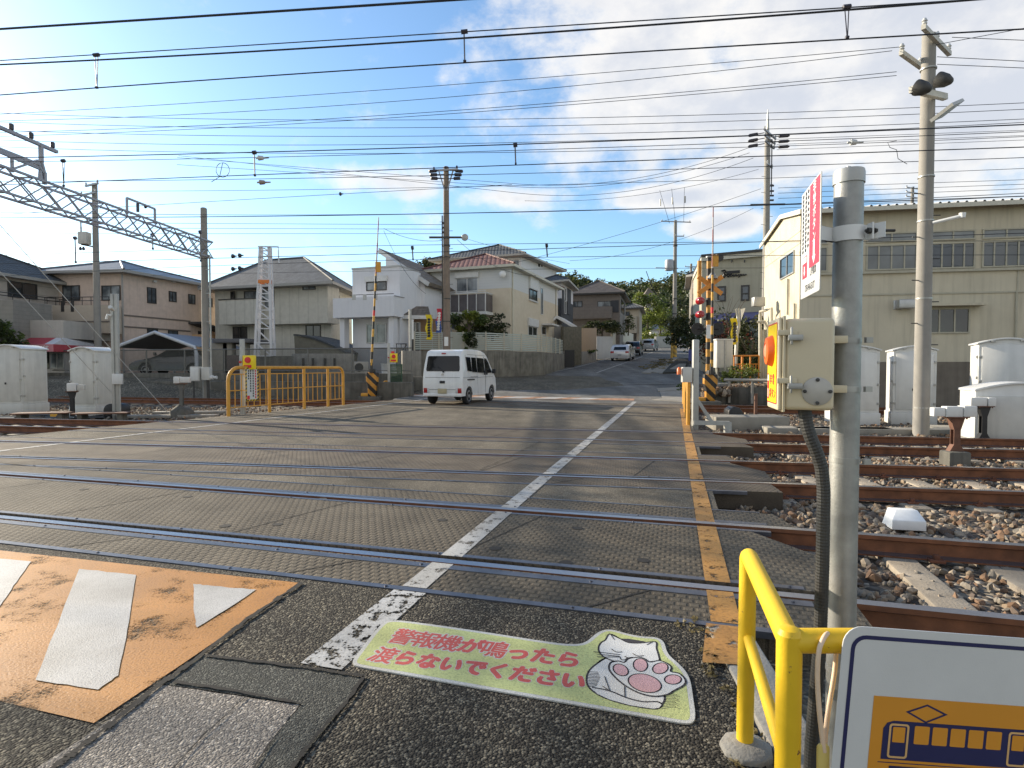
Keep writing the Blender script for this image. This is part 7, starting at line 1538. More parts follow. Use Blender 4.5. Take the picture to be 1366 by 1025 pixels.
mb = MB(); uz = rect_on(TA, TB, (950, 432, 1015, 470)); wbox(mb, TA, TB, *uz, -.02, .03); mb.build('shop_front', gl_dk, h, world=True, smooth_=0)
# script lettering drawn as brush strokes (letters read B-o-o-m-s-u-n)
sc_pts = [[(962.5, 362), (964, 361), (966, 366), (964, 370.5)], [(963.5, 362), (967, 360.5), (968.5, 363), (965.5, 365.5), (969, 367), (966, 370.5), (963.5, 370)], [(970, 367), (972, 366), (973.5, 368), (971.5, 370), (970, 368)], [(974, 367), (976, 365.8), (977.3, 367.8), (975.4, 369.6), (974, 367.5)], [(978, 369.5), (979, 366.5), (980, 369), (981, 366.3), (982, 369), (983, 366.3), (984, 368.5)], [(986.5, 366), (985, 367), (986.8, 368.5), (985, 370.5)], [(988, 366), (988.4, 368.2), (990, 366.2), (990.4, 368.2)], [(991.5, 368), (992, 366), (993.5, 367.5), (996, 366)]]
mb = MB()
for st_ in sc_pts:
    q = [wpoint(TA, TB, *onwall(x, y, TA, TB), .05) for x, y in st_]; mb.tube(q, .045, 5)
uz = rect_on(TA, TB, (969, 361.5, 987, 365)); wbox(mb, TA, TB, *uz, .02, .06); mb.build('script_sign', P_black, h, world=True, smooth_=0)
# older house left of it
h = house('house', 'old brown house with a dark tile roof left of the cream shop', XY(922, 48), 1.5); a = XY(922, 48); b_ = XY(940, 47); P = [a, b_, (b_[0]+2, 55), (a[0]+2, 55)]; body(h, P, .8, at(925, 370, 48).z, mat('wall_old', (.24, .20, .16), .8, 0, .15, 4)); hip(h, P, at(925, 370, 48).z, .6, .4, tile_dk); window(h, a, b_, (924.5, 392, 934, 400), fr_dark, gl_day, 2); window(h, a, b_, (924.5, 377, 934, 384), fr_alu, gl_cur, 2)
# --- cabinet on a post, blue sign, orange railing, block wall with gravel top on the far right side of the street
p = at(964, 505, 25.0); t = thing('roadside_cabinet', 'grey two-door cabinet on a single leg right of the crossing signal', 'cabinet', (p.x, p.y, .0)); z0, z1 = at(964, 491, 25).z, at(964, 453.5, 25).z
mb = MB(); mb.box((-.34, -.2, z0), (.36, .2, z1)); mb.build('case', cab_m, t, bevel=.02)
for x0, x1 in ((-.31, -.01), (.05, .34)): mb = MB(); mb.box((x0, -.215, z0+.04), (x1, -.2, z1-.05)); mb.build('door', cab_m, t, bevel=.006)
mb = MB(); mb.box((-.01, -.24, z0-.5), (.06, -.2, z1-.02)); mb.build('leg', galv_l, t); mb = MB(); mb.box((-.37, -.23, z1-.03), (.39, .23, z1+.03)); mb.build('cap', cab_w, t, bevel=.01)
mb = MB(); mb.tube([(-.30, -.1, z0), (-.28, -.12, z0-.35), (-.1, -.14, z0-.5), (.5, -.14, z0-.52)], .05, 8); mb.build('cable_pipe', pc, t)
p = at(923, 474, 30); mb = MB(); mb.box((p.x-.16, p.y, p.z-.3), (p.x+.16, p.y+.05, p.z+.3)); mb.box((p.x-.02, p.y+.0, .3), (p.x+.02, p.y+.04, p.z-.3)); mb.build('blue_sign', mat('sign_blue', (.04, .06, .25), .5), label='small blue sign board behind the thick grey post', cat='sign')
oa, ob = at(979, 506, 25.2), at(1012, 506, 24.6); t = thing('orange_railing', 'orange pipe railing in front of the dark ivy by the warehouse corner', 'railing', oa); orr = mat('railing_orange', (.66, .24, .03), .5, 0, .1, 8)
zT_, zM_, zB_ = at(990, 475, 25).z, at(990, 486, 25).z, at(990, 496, 25).z; zG = at(990, 507, 25).z; mb = MB()
mb.tube([Vector((oa.x-.4, oa.y, zT_)), Vector((ob.x, ob.y, zT_))], .035, 8); mb.build('top_rail', orr, t, world=True)
for f in (0, .33, .66, 1): c = oa.lerp(ob, f); mb = MB(); mb.tube([(c.x, c.y, zG-.2), (c.x, c.y, zT_)], .035 if f != .33 else .05, 8); mb.build('post', orr, t, world=True)
mb = MB(); mb.tube([Vector((oa.x, oa.y, zM_)), Vector((ob.x, ob.y, zM_))], .02, 6); mb.tube([Vector((oa.x, oa.y, zB_)), Vector((ob.x, ob.y, zB_))], .02, 6); mb.build('rails', orr, t, world=True)
for i in range(1, 9): c = oa.lerp(ob, i/9); mb = MB(); mb.tube([(c.x, c.y, zB_), (c.x, c.y, zM_)], .014, 5); mb.build('bar', orr, t, world=True)
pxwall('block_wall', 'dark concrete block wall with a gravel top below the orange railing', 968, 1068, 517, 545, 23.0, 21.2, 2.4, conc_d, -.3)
mb = MB(); pipe = [at(966, 507, 22.9), at(1060, 508, 21.2)]; mb.tube(pipe, .06, 8)
for f in (.08, .42, .9): c = pipe[0].lerp(pipe[1], f); mb.tube([c, c-Vector((0, 0, .9))], .05, 6)
mb.build('pipe_rail', mat('rail_grey', (.32, .30, .26), .6), label='low grey pipe rail on short posts along the block wall', cat='rail')
pxwall('stone_bank', 'pale rubble bank behind the right barrier machine', 950, 972, 512, 535, 23.2, 23.0, 2.0, conc, -.2, 'bank')
stones([(lambda r: (lambda f, o: tuple(at(968, 517, 23.0).lerp(at(1066, 517, 21.3), f)+Vector((.1*o, o, .02))))(r.random(), r.uniform(.05, 2.3)), 700, .05, .11), (lambda r: (lambda p: (p.x, p.y, .25+r.uniform(-.1, .25)))(at(r.uniform(936, 975), 515, r.uniform(22.4, 24.5))), 260, .06, .14)], 9, 'bank_stones', 'brown stones on top of the block wall and bank', stm)
mb = MB()
for px, py, Y, rr in ((985, 500, 24.4, .7), (1000, 500, 24.0, .7), (975, 503, 24.6, .4)): p = at(px, py, Y); leaves(mb, p, (rr, .4, .35), 420, .055, int(px), 9, (0, 1))
mb.build('wall_weeds', [leaf_g[1], lv_y], kind='stuff', label='green weeds along the block wall top', smooth_=0)
p = at(1003, 460, 27.5); shrub('ivy_bush', 'dark ivy bush at the corner between the cream shop and the warehouse', p, (1.2, .9, 1.4), 4200, .08, 31, [lv_d, lv_o], (0, 0, 0, 1), 'bush', 1.0, 22)
p = at(958, 452, 36); shrub('bush', 'dark bush with reddish twigs under the navy awning', p, (2.0, 1.0, 1.5), 2200, .10, 32, [lv_d, leaf_mat('leaf_red', (.20, .05, .025))], (0, 0, 1), 'bush', .8, 18)
p = at(921, 442, 47); shrub('tree', 'dark round tree left of the crossing signal behind the tall street pole', p, (2.0, 1.5, 1.35), 3200, .12, 33, [lv_d, lv_o], (0, 0, 1), 'tree', 1.6, 20)
# bare berry branches above the awning
mb = MB(); r2 = random.Random(3); b0 = at(972, 440, 35.5)
for k in range(9):
    q = [b0]; d = Vector((r2.uniform(-.7, .7), r2.uniform(-.2, .2), 1)).normalized()
    for i in range(5): q.append(q[-1]+d*.42); d = (d+Vector((r2.uniform(-.4, .4), 0, r2.uniform(-.1, .3)))).normalized()
    mb.tube(q, [.02, .018, .015, .012, .009, .006], 4)
mb.build('bare_branches', bark, label='thin bare branches rising in front of the navy awning', cat='branches')
banner('yellow banner on a pole before the dark ivy bush on the right', 979, 425, 460, 25.6, [by], .26)
# back of a road sign on a grey pole
t = thing('road_sign', 'grey curved sign pole seen from behind with a white triangular plate beside the shop', 'road sign', at(983, 505, 27)); mb = MB(); mb.tube([at(981, 505, 27), at(983, 445, 27), at(985.5, 436, 27), at(984, 412, 27)], .085, 10); mb.build('pole', galv_l, t, world=True)
mb = MB(); tri = [at(988, 412.5, 26.9), at(994.5, 411, 26.9), at(988.5, 428, 26.9)]; mb.prism(tri, (0, .03, 0)); mb.build('plate', P_white, t, world=True); mb = MB(); tri = [at(980.5, 413, 26.95), at(984, 412, 26.95), at(983.5, 424, 26.95)]; mb.prism(tri, (0, .03, 0)); mb.build('edge_plate', galv_l, t, world=True)
# no-parking sign up the street
p = ground_hit(860, 457); t = thing('road_sign', 'round red and blue no-parking sign before the green tree', 'road sign', p); zz = at(859, 438, p.y).z-p.z
mb = MB(); mb.tube([(0, 0, 0), (0, 0, zz+.3)], .05, 8); mb.build('pole', galv_l, t); Mz = Matrix.Translation((-.05, -.08, zz)) @ Matrix.Rotation(R(90), 4, 'X')
mb = MB(); mb.lathe([(.30, 0), (.30, .02)], 24, M=Mz); mb.build('disc', P_red, t); mb = MB(); mb.lathe([(.225, .021), (.225, .026)], 24, M=Mz); mb.build('blue_face', mat('sign_blue', (.04, .06, .3)), t); mb = MB(); mb.bar((-.05-.17, -.112, zz+.17), (-.05+.17, -.112, zz-.17), .055, .01, up=(0, 1, 0)); mb.build('slash', P_red, t)
# --- hill with woods, hillside pavilion, distant houses
top_px = [(700, 378), (735, 370), (748, 367.5), (762, 370), (788, 376), (815, 383), (830, 383), (840, 381), (862, 379), (887, 373), (905, 368), (922, 364), (950, 358), (1000, 352), (1060, 352), (1150, 358), (1300, 365)]
YH = 230.; rows_ = [(118, 0.0), (140, .16), (165, .45), (190, .72), (212, .92), (YH, 1.0), (280, .9)]
mb = MB(); tops = [at(x, y+4, YH) for x, y in top_px]; vs = []
for Y, f in rows_:
    for p in tops: vs.append((p.x*(Y/YH)**.55, Y, road_z(Y)-.5+(p.z-4-road_z(Y)+.5)*f*(1+.06*math.sin(p.x*.13+Y*.2))))
nx = len(tops); mb.add(vs, [(j*nx+i, j*nx+i+1, (j+1)*nx+i+1, (j+1)*nx+i) for j in range(len(rows_)-1) for i in range(nx-1)]); hill = mb.build('hill', asphalt_mat('hill_ground', (.02, .025, .01), (.05, .06, .02), .5, .3, .3), kind='structure')
def hill_z(x, Y):
    for (Y0, f0), (Y1, f1) in zip(rows_, rows_[1:]):
        if Y0 <= Y <= Y1: f = f0+(f1-f0)*(Y-Y0)/(Y1-Y0); break
    xr_ = x/((Y/YH)**.55)
    for a, b_ in zip(tops, tops[1:]):
        if a.x <= xr_ <= b_.x: z = a.z+(b_.z-a.z)*(xr_-a.x)/(b_.x-a.x); return road_z(Y)-.5+(z-4-road_z(Y)+.5)*f
    return None
mb = MB(); r2 = random.Random(77); placed = 0
fo_m = [leaf_mat('forest_dark', (.030, .045, .014)), leaf_mat('forest_mid', (.05, .07, .02)), leaf_mat('forest_olive', (.085, .09, .028)), leaf_mat('forest_light', (.12, .13, .035))]
while placed < 620:
    Y = r2.choice([r2.uniform(125, 228), r2.uniform(205, 232)]); x = r2.uniform(5, 95)*Y/YH*1.15; z = hill_z(x, Y)
    if z is None: continue
    s = r2.uniform(2.0, 4.2); leaves(mb, (x, Y, z+s*.7), (s, s, s*.9), 85, .55, placed, 7, (r2.choice((0, 0, 1, 1, 2, 3)), r2.choice((0, 1, 2)))); placed += 1
mb.build('hill_woods', fo_m, kind='stuff', label='dense mixed green woods covering the hill', smooth_=0)
p = at(865, 410, 128); t = thing('pavilion', 'small white hillside pavilion with a pointed roof above the trees', 'pavilion', (p.x, p.y, p.z-3)); mb = MB(); mb.box((-.75, -.75, 0), (.75, .75, 5.4)); mb.build('tower', mat('pav_white', (.45, .43, .38), .8), t); mb = MB(); mb.add([(-1.3, -1.3, 5.4), (1.3, -1.3, 5.4), (1.3, 1.3, 5.4), (-1.3, 1.3, 5.4), (0, 0, 7.4)], [(0, 1, 4), (1, 2, 4), (2, 3, 4), (3, 0, 4), (3, 2, 1, 0)]); mb.build('roof', tile_br, t, smooth_=0); mb = MB(); mb.box((-.4, -.77, 3.2), (.4, -.74, 4.8)); mb.build('window', gl_dk, t)
for px, Y, lab, w, hh, rm in ((888, 108, 'pale house with a blue-grey roof far up the street behind the green tree', 5.5, 4.4, tile_sl), (787, 150, 'distant white house low on the hillside', 6, 5, tile_br)):
    p = at(px, 458, Y); A_ = (p.x-w/2, Y); h = house('house', lab, A_, road_z(Y)); P = [A_, (p.x+w/2, Y-.5), (p.x+w/2+1, Y+6), (p.x-w/2+1, Y+6.5)]; body(h, P, road_z(Y)-2, road_z(Y)+hh*.62, wht); hip(h, P, road_z(Y)+hh*.62, .5, .55, rm); window(h, P[0], P[1], None, fr_dark, gl_day, 2, uz=(1.5, 3.6, road_z(Y)+1.0, road_z(Y)+2.2))
def tree(name, label, base, hgt, rad, n, size, seed, mats, mi, clumps=22, tr=.22):
    t = thing(name, label, 'tree', base, 0, 'trees along the hill street'); c = Vector((0, 0, hgt-rad[2]))
    mb = MB(); cl = leaves(mb, c, rad, n, size, seed, clumps, mi, .45); mb.build('crown', mats, t, smooth_=0)
    mb = MB(); mb.tube([(0, 0, -.3), (.06, 0, hgt*.25), (0, .05, hgt*.5), (c.x, c.y, c.z)], [tr, tr*.8, tr*.6, tr*.35], 8)
    for p, r_, m_ in cl[:10]: mb.tube([(0, .05, hgt*.42), c*.6+(c+p*.5)*.4, c+p*.8], [tr*.4, tr*.25, .03], 5)
    mb.build('trunk', bark, t); return t
p = ground_hit(868, 463.5); tree('tree', 'broad yellow-green tree over the top of the hill street', (p.x+.4, p.y+4, road_z(p.y+4)), at(870, 391, p.y+4).z-road_z(p.y+4), (3.4, 2.8, 2.6), 5200, .17, 41, [lv_m, lv_y, lv_o], (0, 1, 1, 2), 26)
p = ground_hit(893, 463.0); tree('tree', 'smaller yellow-green tree right of the broad one', (p.x, p.y+6, road_z(p.y+6)), at(893, 402, p.y+6).z-road_z(p.y+6), (2.4, 2.2, 2.3), 3000, .17, 42, [lv_m, lv_o, lv_d], (0, 1, 2), 18)
p = at(880, 447, 95); shrub('shrub', 'bright yellow-green shrub under the street-top trees', p, (3.4, 1.6, 1.3), 1800, .17, 43, [lv_y, lv_m], (0, 0, 1))
p = at(577, 352, 62); tree('tree', 'dark tree top showing between the white and cream house roofs', (p.x, p.y, 3.5), at(577, 343, 62).z-3.5, (2.4, 1.6, 1.6), 2200, .16, 44, [lv_d, lv_o], (0, 0, 1), 16)
pxwall('garden_wall', 'grey-white wall under the street-top trees', 876, 900, 449, 463, 88, 92, .4, mat('wall_far', (.34, .33, .30), .8, 0, .1, 2), 3.6)
# ================================================================== poles, gantry and overhead wires
pole_c = mat('pole_concrete', (.265, .25, .225), .8, 0, .1, 4, .002, 60, streak=.15); pole_b = mat('pole_brown', (.22, .17, .13), .8, 0, .15, 5, streak=.2); ins_w = mat('insulator_white', (.55, .55, .53), .25, 0, .05, 9, coat=.4); ins_d = mat('insulator_dark', (.045, .04, .05), .4); wire_m = mat('wire_dark', (.035, .036, .042), .55, .2, .1, 3); arm_m = mat('arm_galv', (.30, .30, .31), .5, .4, .1, 9); gan_m = mat('gantry_steel', (.32, .32, .35), .5, .4, .15, 5)
def shaft(t, Hh, r0, r1, m_, n=14):
    mb = MB(); mb.lathe([(r0, -.6), (r0+(r1-r0)*.3, Hh*.3), (r0+(r1-r0)*.7, Hh*.7), (r1, Hh), (r1*.6, Hh+.03)], n); return mb.build('shaft', m_, t)
def arm(t, z, w, m_=None, yaw=0., n_ins=3, x0=0., name='crossarm', dark=False):
    """crossarm with pin insulators"""
    d = Vector((math.cos(yaw), math.sin(yaw), 0)); c = Vector((x0, 0, z))+Vector((d.y, -d.x, 0))*.14; mb = MB(); mb.bar(c-d*w/2, c+d*w/2, .08, .09); a = mb.build(name, m_ or arm_m, t)
    for i in range(n_ins):
        p = c+d*w*(-.46+.92*i/max(1, n_ins-1)); mb = MB(); mb.lathe([(.025, 0), (.05, .035), (.035, .065), (.055, .085), (.03, .14)], 10, M=Matrix.Translation(p+Vector((0, 0, .045)))); mb.build('insulator', ins_d if dark else ins_w, a)
    return a
def steps(t, z0, z1, r, m_=None):
    mb = MB(); z = z0; s = 1
    while z < z1: mb.tube([(s*r*.8, -.02, z), (s*(r+.14), -.04, z)], .012, 5); z += .45; s = -s
    mb.build('step_bolts', dark_steel, t)
# tall concrete pole on the right
Yp = 12.2; b0 = at(1228.5, 572, Yp); zT = at(1240, 47, Yp).z
t = thing('utility_pole', 'tall pale concrete pole with floodlights standing by the right-hand tracks', 'utility pole', (b0.x, b0.y, -.15), 0, 'utility poles'); Hh = zT+.15; shaft(t, Hh, .155, .125, pole_c, 20); steps(t, 1.9, 5.2, .15)
def zp(py): return H+(490-py)*Yp/771+.15
arm(t, zp(66), 1.6, mat('arm_pale', (.50, .48, .42), .6), R(38), 3); arm(t, zp(83), 1.0, MATS['arm_pale'], R(215), 2, x0=-.2)
a = MB(); d = Vector((.85, .5, 0)); a.bar(Vector((-.1, -.2, zp(142)))-d*.75, Vector((.05, -.2, zp(142)))+d*.35+Vector((0, 0, .1)), .10, .12); fl = a.build('lamp_arm', MATS['arm_pale'], t)
for x, y, pyy in ((-.62, -.55, 139), (.02, -.25, 120)):
    mb = MB(); Mx = Matrix.Translation((x, y, zp(pyy))) @ Matrix.Rotation(R(35), 4, 'Z') @ Matrix.Rotation(R(118), 4, 'X'); mb.lathe([(.15, 0), (.15, .04), (.125, .17), (.06, .27), (.03, .29)], 18, M=Mx); f = mb.build('floodlight', dark_steel, fl); mb = MB(); mb.lathe([(.13, -.006), (.13, .0)], 18, M=Mx); mb.build('lens', car_glass, f)
mb = MB(); mb.box((-.20, -.14, -.02), (.20, .14, .02), M=Matrix.Translation((.22, -.25, zp(159))) @ Matrix.Rotation(R(25), 4, 'Z') @ Matrix.Rotation(R(-24), 4, 'X') @ Matrix.Rotation(R(-25), 4, 'Y') @ Matrix.Scale(1.6, 4)); mb.build('solar_panel', mat('panel_pale', (.42, .42, .40), .5), t)
for py in (100, 240, 298, 400, 545): mb = MB(); mb.lathe([(.153, zp(py)), (.153, zp(py)+.03)], 16); mb.build('band', galv_l, t)
mb = MB(); mb.tube([(.03, -.18, zp(302)), (.30, -.42, zp(299)), (.44, -.46, zp(297))], .035, 8); mb.lathe([(.05, 0), (.06, .10)], 10, M=Matrix.Translation((.42, -.46, zp(300)))); mb.build('camera_arm', P_white, t)
# pole in front of the cream house
Yp = 29.6; b0 = at(596, 486, Yp)
t = thing('utility_pole', 'brown utility pole behind the white van with three tiers of dark insulators', 'utility pole', (b0.x, b0.y, .6), 0, 'utility poles')
def zq(py): return H+(490-py)*Yp/771-.6
shaft(t, zq(226), .21, .135, pole_b); arm(t, zq(231), 1.3, None, R(-10), 3, dark=True)
for i, py in enumerate((231, 236.5, 242)):
    for sg in (-1, 1):
        ln_ = .62-.06*i; a_, c_ = Vector((sg*.10, -.1, zq(py))), Vector((sg*(ln_+.25), -.1-.12*i, zq(py+1.5))); mb = MB(); mb.tube([a_, a_.lerp(c_, .45), a_.lerp(c_, .5), a_.lerp(c_, .95), c_], [.025, .025, .085, .085, .03], 8); mb.build('insulator', ins_d, t)
mb = MB()
for sg in (-1, 1): mb.bar((sg*.05, -.12, zq(258)), (sg*.36, -.12, zq(232)), .06, .06)
mb.build('brace', arm_m, t); arm(t, zq(319), 1.7, fr_dark, 0, 0); mb = MB(); mb.lathe([(.18, 0), (.16, .03), (.03, .05)], 14, M=Matrix.Translation((.95, -.15, zq(319))) @ Matrix.Rotation(R(90), 4, 'X')); mb.build('ring', galv_l, t)
for k, py in enumerate((300, 306, 312)): mb = MB(); mb.tube([(-.22, -.1, zq(py)), (-.10, -.1, zq(py))], .05, 8); mb.build('insulator', ins_d, t)
for py in (330, 345, 400, 430): mb = MB(); mb.lathe([(.20, zq(py)), (.20, zq(py)+.05)], 12); mb.build('band', dark_steel, t)
mb = MB(); mb.tube([(-.2, -.06, zq(440)), (-.2, -.06, zq(290))], .035, 6); mb.build('cable_riser', dark_steel, t); mb = MB(); mb.box((-.10, -.215, zq(462)), (.10, -.195, zq(450))); mb.build('plate', P_white, t); steps(t, 2.2, 8.5, .19)
# pole behind the warehouse
Yp = 33.; b0 = at(1020, 490, Yp); t = thing('utility_pole', 'utility pole rising behind the warehouse gable, its arms crowded with insulators', 'utility pole', (b0.x, b0.y, .3), 0, 'utility poles')
def zq(py): return H+(490-py)*Yp/771-.3
shaft(t, zq(182), .22, .15, pole_c); mb = MB(); mb.tube([(0, 0, zq(182)), (0, 0, zq(165)), (0, 0, zq(151))], [.10, .07, .02], 8); mb.build('lightning_rod', galv_l, t)
for py, w in ((184, 1.9), (191, 1.7), (198, 1.4)):
    arm(t, zq(py), w, None, R(48), 2)
    for sg in (-1, 1):
        a_ = Vector((sg*.3, sg*.3, zq(py))); c_ = a_+Vector((sg*1.0, -.2, -.25*(sg < 0))); mb = MB(); mb.tube([a_, a_.lerp(c_, .4), a_.lerp(c_, .45), a_.lerp(c_, .9), c_], [.025, .025, .09, .09, .03], 8); mb.build('insulator', ins_d, t)
arm(t, zq(276), 1.9, fr_dark, R(-4), 0); arm(t, zq(225), .9, None, R(50), 2)
mb = MB(); mb.tube([(.23, -.05, zq(262)), (.23, -.05, zq(190))], .03, 6); mb.build('cable_riser', dark_steel, t); steps(t, 5, 12, .19)
for py in (251, 258, 264, 270): mb = MB(); mb.tube([(.16, -.1, zq(py)), (.34, -.1, zq(py))], .055, 8); mb.build('insulator', ins_d, t)
# street pole up the hill, with transformer
p = ground_hit(899.5, 476.5); Yp = p.y; t = thing('utility_pole', 'tall grey street pole with a round transformer at the kerb of the hill street', 'utility pole', (p.x, p.y, p.z), 0, 'utility poles')
def zq(py): return H+(490-py)*Yp/771-p.z
shaft(t, zq(296), .24, .16, pole_c); arm(t, zq(298), 3.2, None, R(8), 3); arm(t, zq(359), 2.4, None, R(8), 0, x0=-.9); arm(t, zq(317), .9, None, 0, 2, x0=.4)
mb = MB(); mb.lathe([(.40, 0), (.43, .08), (.43, .95), (.36, 1.08), (.10, 1.12)], 18, M=Matrix.Translation((-.62, -.1, zq(362)))); mb.build('transformer', mat('transformer_grey', (.36, .37, .39), .5, .1), t)
stb = stripe_mat('guard_stripe', (.62, .36, .05), (.30, .20, .06), .5, .6); mb = MB(); mb.lathe([(.26, 0), (.26, zq(452))], 14); mb.build('guard', stb, t)
for py in (330, 400, 420, 438): mb = MB(); mb.lathe([(.23, zq(py)), (.23, zq(py)+.12)], 12); mb.build('band', dark_steel, t)
b1 = ground_hit(896, 478); mb = MB(); mb.tube([b1, b1+Vector((.15, .4, 2.6))], .11, 8); mb.build('stay_guard', stripe_mat('stay_stripe', (.60, .36, .05), (.4, .25, .05), 1.0), label='yellow-brown guard tube of a stay beside the tall street pole', cat='guard')
p = at(921, 460, 80); Yp = 80; t = thing('utility_pole', 'short far pole between the tall street pole and the crossing signal', 'utility pole', (p.x, p.y, road_z(80)), 0, 'utility poles'); shaft(t, H+(490-353)*Yp/771-road_z(80), .24, .16, pole_c); arm(t, H+(490-357)*Yp/771-road_z(80), 1.8, None, 0, 2); arm(t, H+(490-440)*Yp/771-road_z(80), 1.4, None, 0, 0)
p = at(1217, 262, 60); t = thing('utility_pole', 'distant pole top with insulators showing over the warehouse roof', 'utility pole', (p.x, 60, 1), 0, 'utility poles'); shaft(t, at(1217, 250, 60).z-1, .2, .15, pole_c)
for py in (252, 258, 264): arm(t, at(1217, py, 60).z-1, 2.2, None, R(20), 3, dark=True)
# left pole with equipment
Yp = 31.; b0 = at(131, 480, Yp); t = thing('utility_pole', 'grey pole with a hanging equipment box behind the left truss', 'utility pole', (b0.x, b0.y, .8), 0, 'utility poles')
def zq(py): return H+(490-py)*Yp/771-.8
shaft(t, zq(248), .18, .13, pole_c); arm(t, zq(250), 1.1, None, R(-25), 2); arm(t, zq(262), 1.3, None, R(-25), 2, x0=-.2)
mb = MB(); mb.box((-.75, -.3, zq(328)), (-.28, .1, zq(312))); mb.build('equipment_box', cab_m, t, bevel=.03); mb = MB(); mb.tube([(-.7, -.1, zq(312)), (-.7, -.1, zq(298)), (0, 0, zq(296))], .04, 6); mb.tube([(-.7, -.1, zq(328)), (0, 0, zq(331))], .04, 6); mb.build('bracket', dark_steel, t)
for x in (-.72, -.55): mb = MB(); mb.lathe([(.02, 0), (.09, .06), (.03, .20)], 8, M=Matrix.Translation((x, -.15, zq(336)))); mb.build('insulator', ins_d, t)
# --- gantry: post, lattice beam, upper frame
t = thing('track_gantry', 'steel lattice gantry beam with its round post spanning the left tracks', 'gantry', (-13.07, 24.7, -.2)); gx = lambda Y: -13.07-(24.7-Y)*.0769
mb = MB(); mb.lathe([(.145, -.1), (.14, 4), (.13, 8.2), (.09, 8.23)], 18); mb.build('post', pole_c, t)
mb = MB(); mb.tube([(.30, -.15, 1.3), (.30, -.15, 6.2)], .035, 6); mb.tube([(.30, -.15, 6.2), (0, 0, 6.25)], .03, 6)
for z in (2.2, 3.4, 4.6, 5.6): mb.tube([(.30, -.15, z), (.1, -.1, z)], .02, 5)
mb.build('cable_pipe', galv_l, t); 
zlo, zhi, hw3 = 5.95, 6.62, .24; ends = (24.9, 8.0)
def bp_(Y, s, z): return Vector((gx(Y)+s*hw3, Y, z))
mb = MB()
for s in (-1, 1):
    for z in (zlo, zhi): mb.bar(bp_(ends[0], s, z), bp_(ends[1], s, z), .06, .06)
mb.build('chords', gan_m, t, world=True)
n = 20; 
for s in (-1, 1):
    mb = MB()
    for i in range(n):
        Y0, Y1 = ends[0]+(ends[1]-ends[0])*i/n, ends[0]+(ends[1]-ends[0])*(i+1)/n
        mb.bar(bp_(Y0, s, zlo), bp_(Y1, s, zhi), .034, .025); mb.bar(bp_(Y0, s, zhi), bp_(Y1, s, zlo), .034, .025)
    mb.build('lattice', gan_m, t, world=True)
mb = MB()
for i in range(n+1):
    Y0 = ends[0]+(ends[1]-ends[0])*i/n
    for z in (zlo, zhi): mb = MB(); mb.bar(bp_(Y0, -1, z), bp_(Y0, 1, z), .04, .04); mb.build('cross_tie', gan_m, t, world=True)
mb = MB(); mb.lathe([(.19, -.2), (.17, 7.0)], 16, M=Matrix.Translation((gx(8.2), 8.2, 0))); mb.build('post', pole_c, t, world=True)
mb = MB(); up_ = Vector((gx(17.05), 17.05, zhi)); mb.bar(up_, up_+Vector((0, 0, .35)), .09, .09); mb.bar(up_+Vector((0, 0, .30)), up_+Vector((-.05, -.25, .62)), .08, .08) ; mb.bar(up_+Vector((0, .0, .30)), up_+Vector((0, -.1, .6)), .08, .08); mb.bar(up_+Vector((0, -.1, .6)), up_+Vector((0, -.1, 1.12)), .09, .09); mb.bar(up_+Vector((0, -1.2, 0)), up_+Vector((0, -.2, .62)), .05, .05)
za, zb_ = 7.72, 7.14; mb.bar((gx(17.5), 17.5, za), (gx(9), 9, za), .09, .09); mb.bar((gx(17.0), 17.0, zb_), (gx(9), 9, zb_), .07, .07); mb.build('upper_frame', gan_m, t, world=True)
for Y in (17.35, 16.65, 16.05, 15.5, 14.5): mb = MB(); mb.lathe([(.03, 0), (.06, .03), (.06, .17), (.03, .19)], 10, M=Matrix.Translation((gx(Y), Y, za+.05))); mb.build('insulator', ins_d, t, world=True)
for Ya, Yb in ((20.3, 21.7),):
    mb = MB(); a_, b_ = Vector((gx(Ya), Ya, zhi)), Vector((gx(Yb), Yb, zhi)); mb.bar(a_, a_+Vector((0, 0, .55)), .06, .06); mb.bar(b_, b_+Vector((0, 0, .55)), .06, .06); mb.bar(a_+Vector((0, 0, .55)), b_+Vector((0, 0, .55)), .06, .06); mb.build('bracket_frame', gan_m, t, world=True)
    mb = MB(); c_ = (a_+b_)/2+Vector((0, -.2, .2)); mb.tube([c_, c_+Vector((0, 0, .3))], .05, 8); mb.build('insulator', ins_d, t, world=True)
mb = MB(); a_ = Vector((gx(16.6), 16.6, zhi)); mb.bar(a_+Vector((0, .4, .42)), a_+Vector((0, -2.2, .42)), .07, .09); mb.bar(a_+Vector((0, -.6, 0)), a_+Vector((0, -.6, .42)), .06, .06); mb.tube([a_+Vector((0, .35, .1)), a_+Vector((0, .35, .4))], [.07, .04], 8); mb.build('lower_arm', gan_m, t, world=True)
# --- white lattice mast
Yp = 27.9; c0, c1 = at(340, 475, Yp), at(362, 475, Yp); d0, d1 = at(347, 329, Yp), at(358.5, 329, Yp); t = thing('lattice_mast', 'white tapering lattice mast with an orange band before the grey-green house', 'mast', ((c0+c1)/2))
zk = at(350, 431, Yp).z; lm = mat('mast_white', (.58, .58, .60), .5, .1, .06, 9); k1 = (zk-c0.z)/(d0.z-c0.z)
def mp(f, s, dy=0): a_ = c0.lerp(d0, f) if s < 0 else c1.lerp(d1, f); w = (c1-c0).length*(1-f)+(d1-d0).length*f; return a_+Vector((0, dy*w*.5, 0))
mb = MB()
for s in (-1, 1):
    for dy in (0, 1): mb.bar(mp(0, s, dy), mp(1, s, dy), .10, .10)
mb.build('legs', lm, t, world=True); mb = MB(); fs = [0, .12, .25, .34, .42, .50, .57, .64, .70, .76, .81, .86, .91, .96, 1.0]
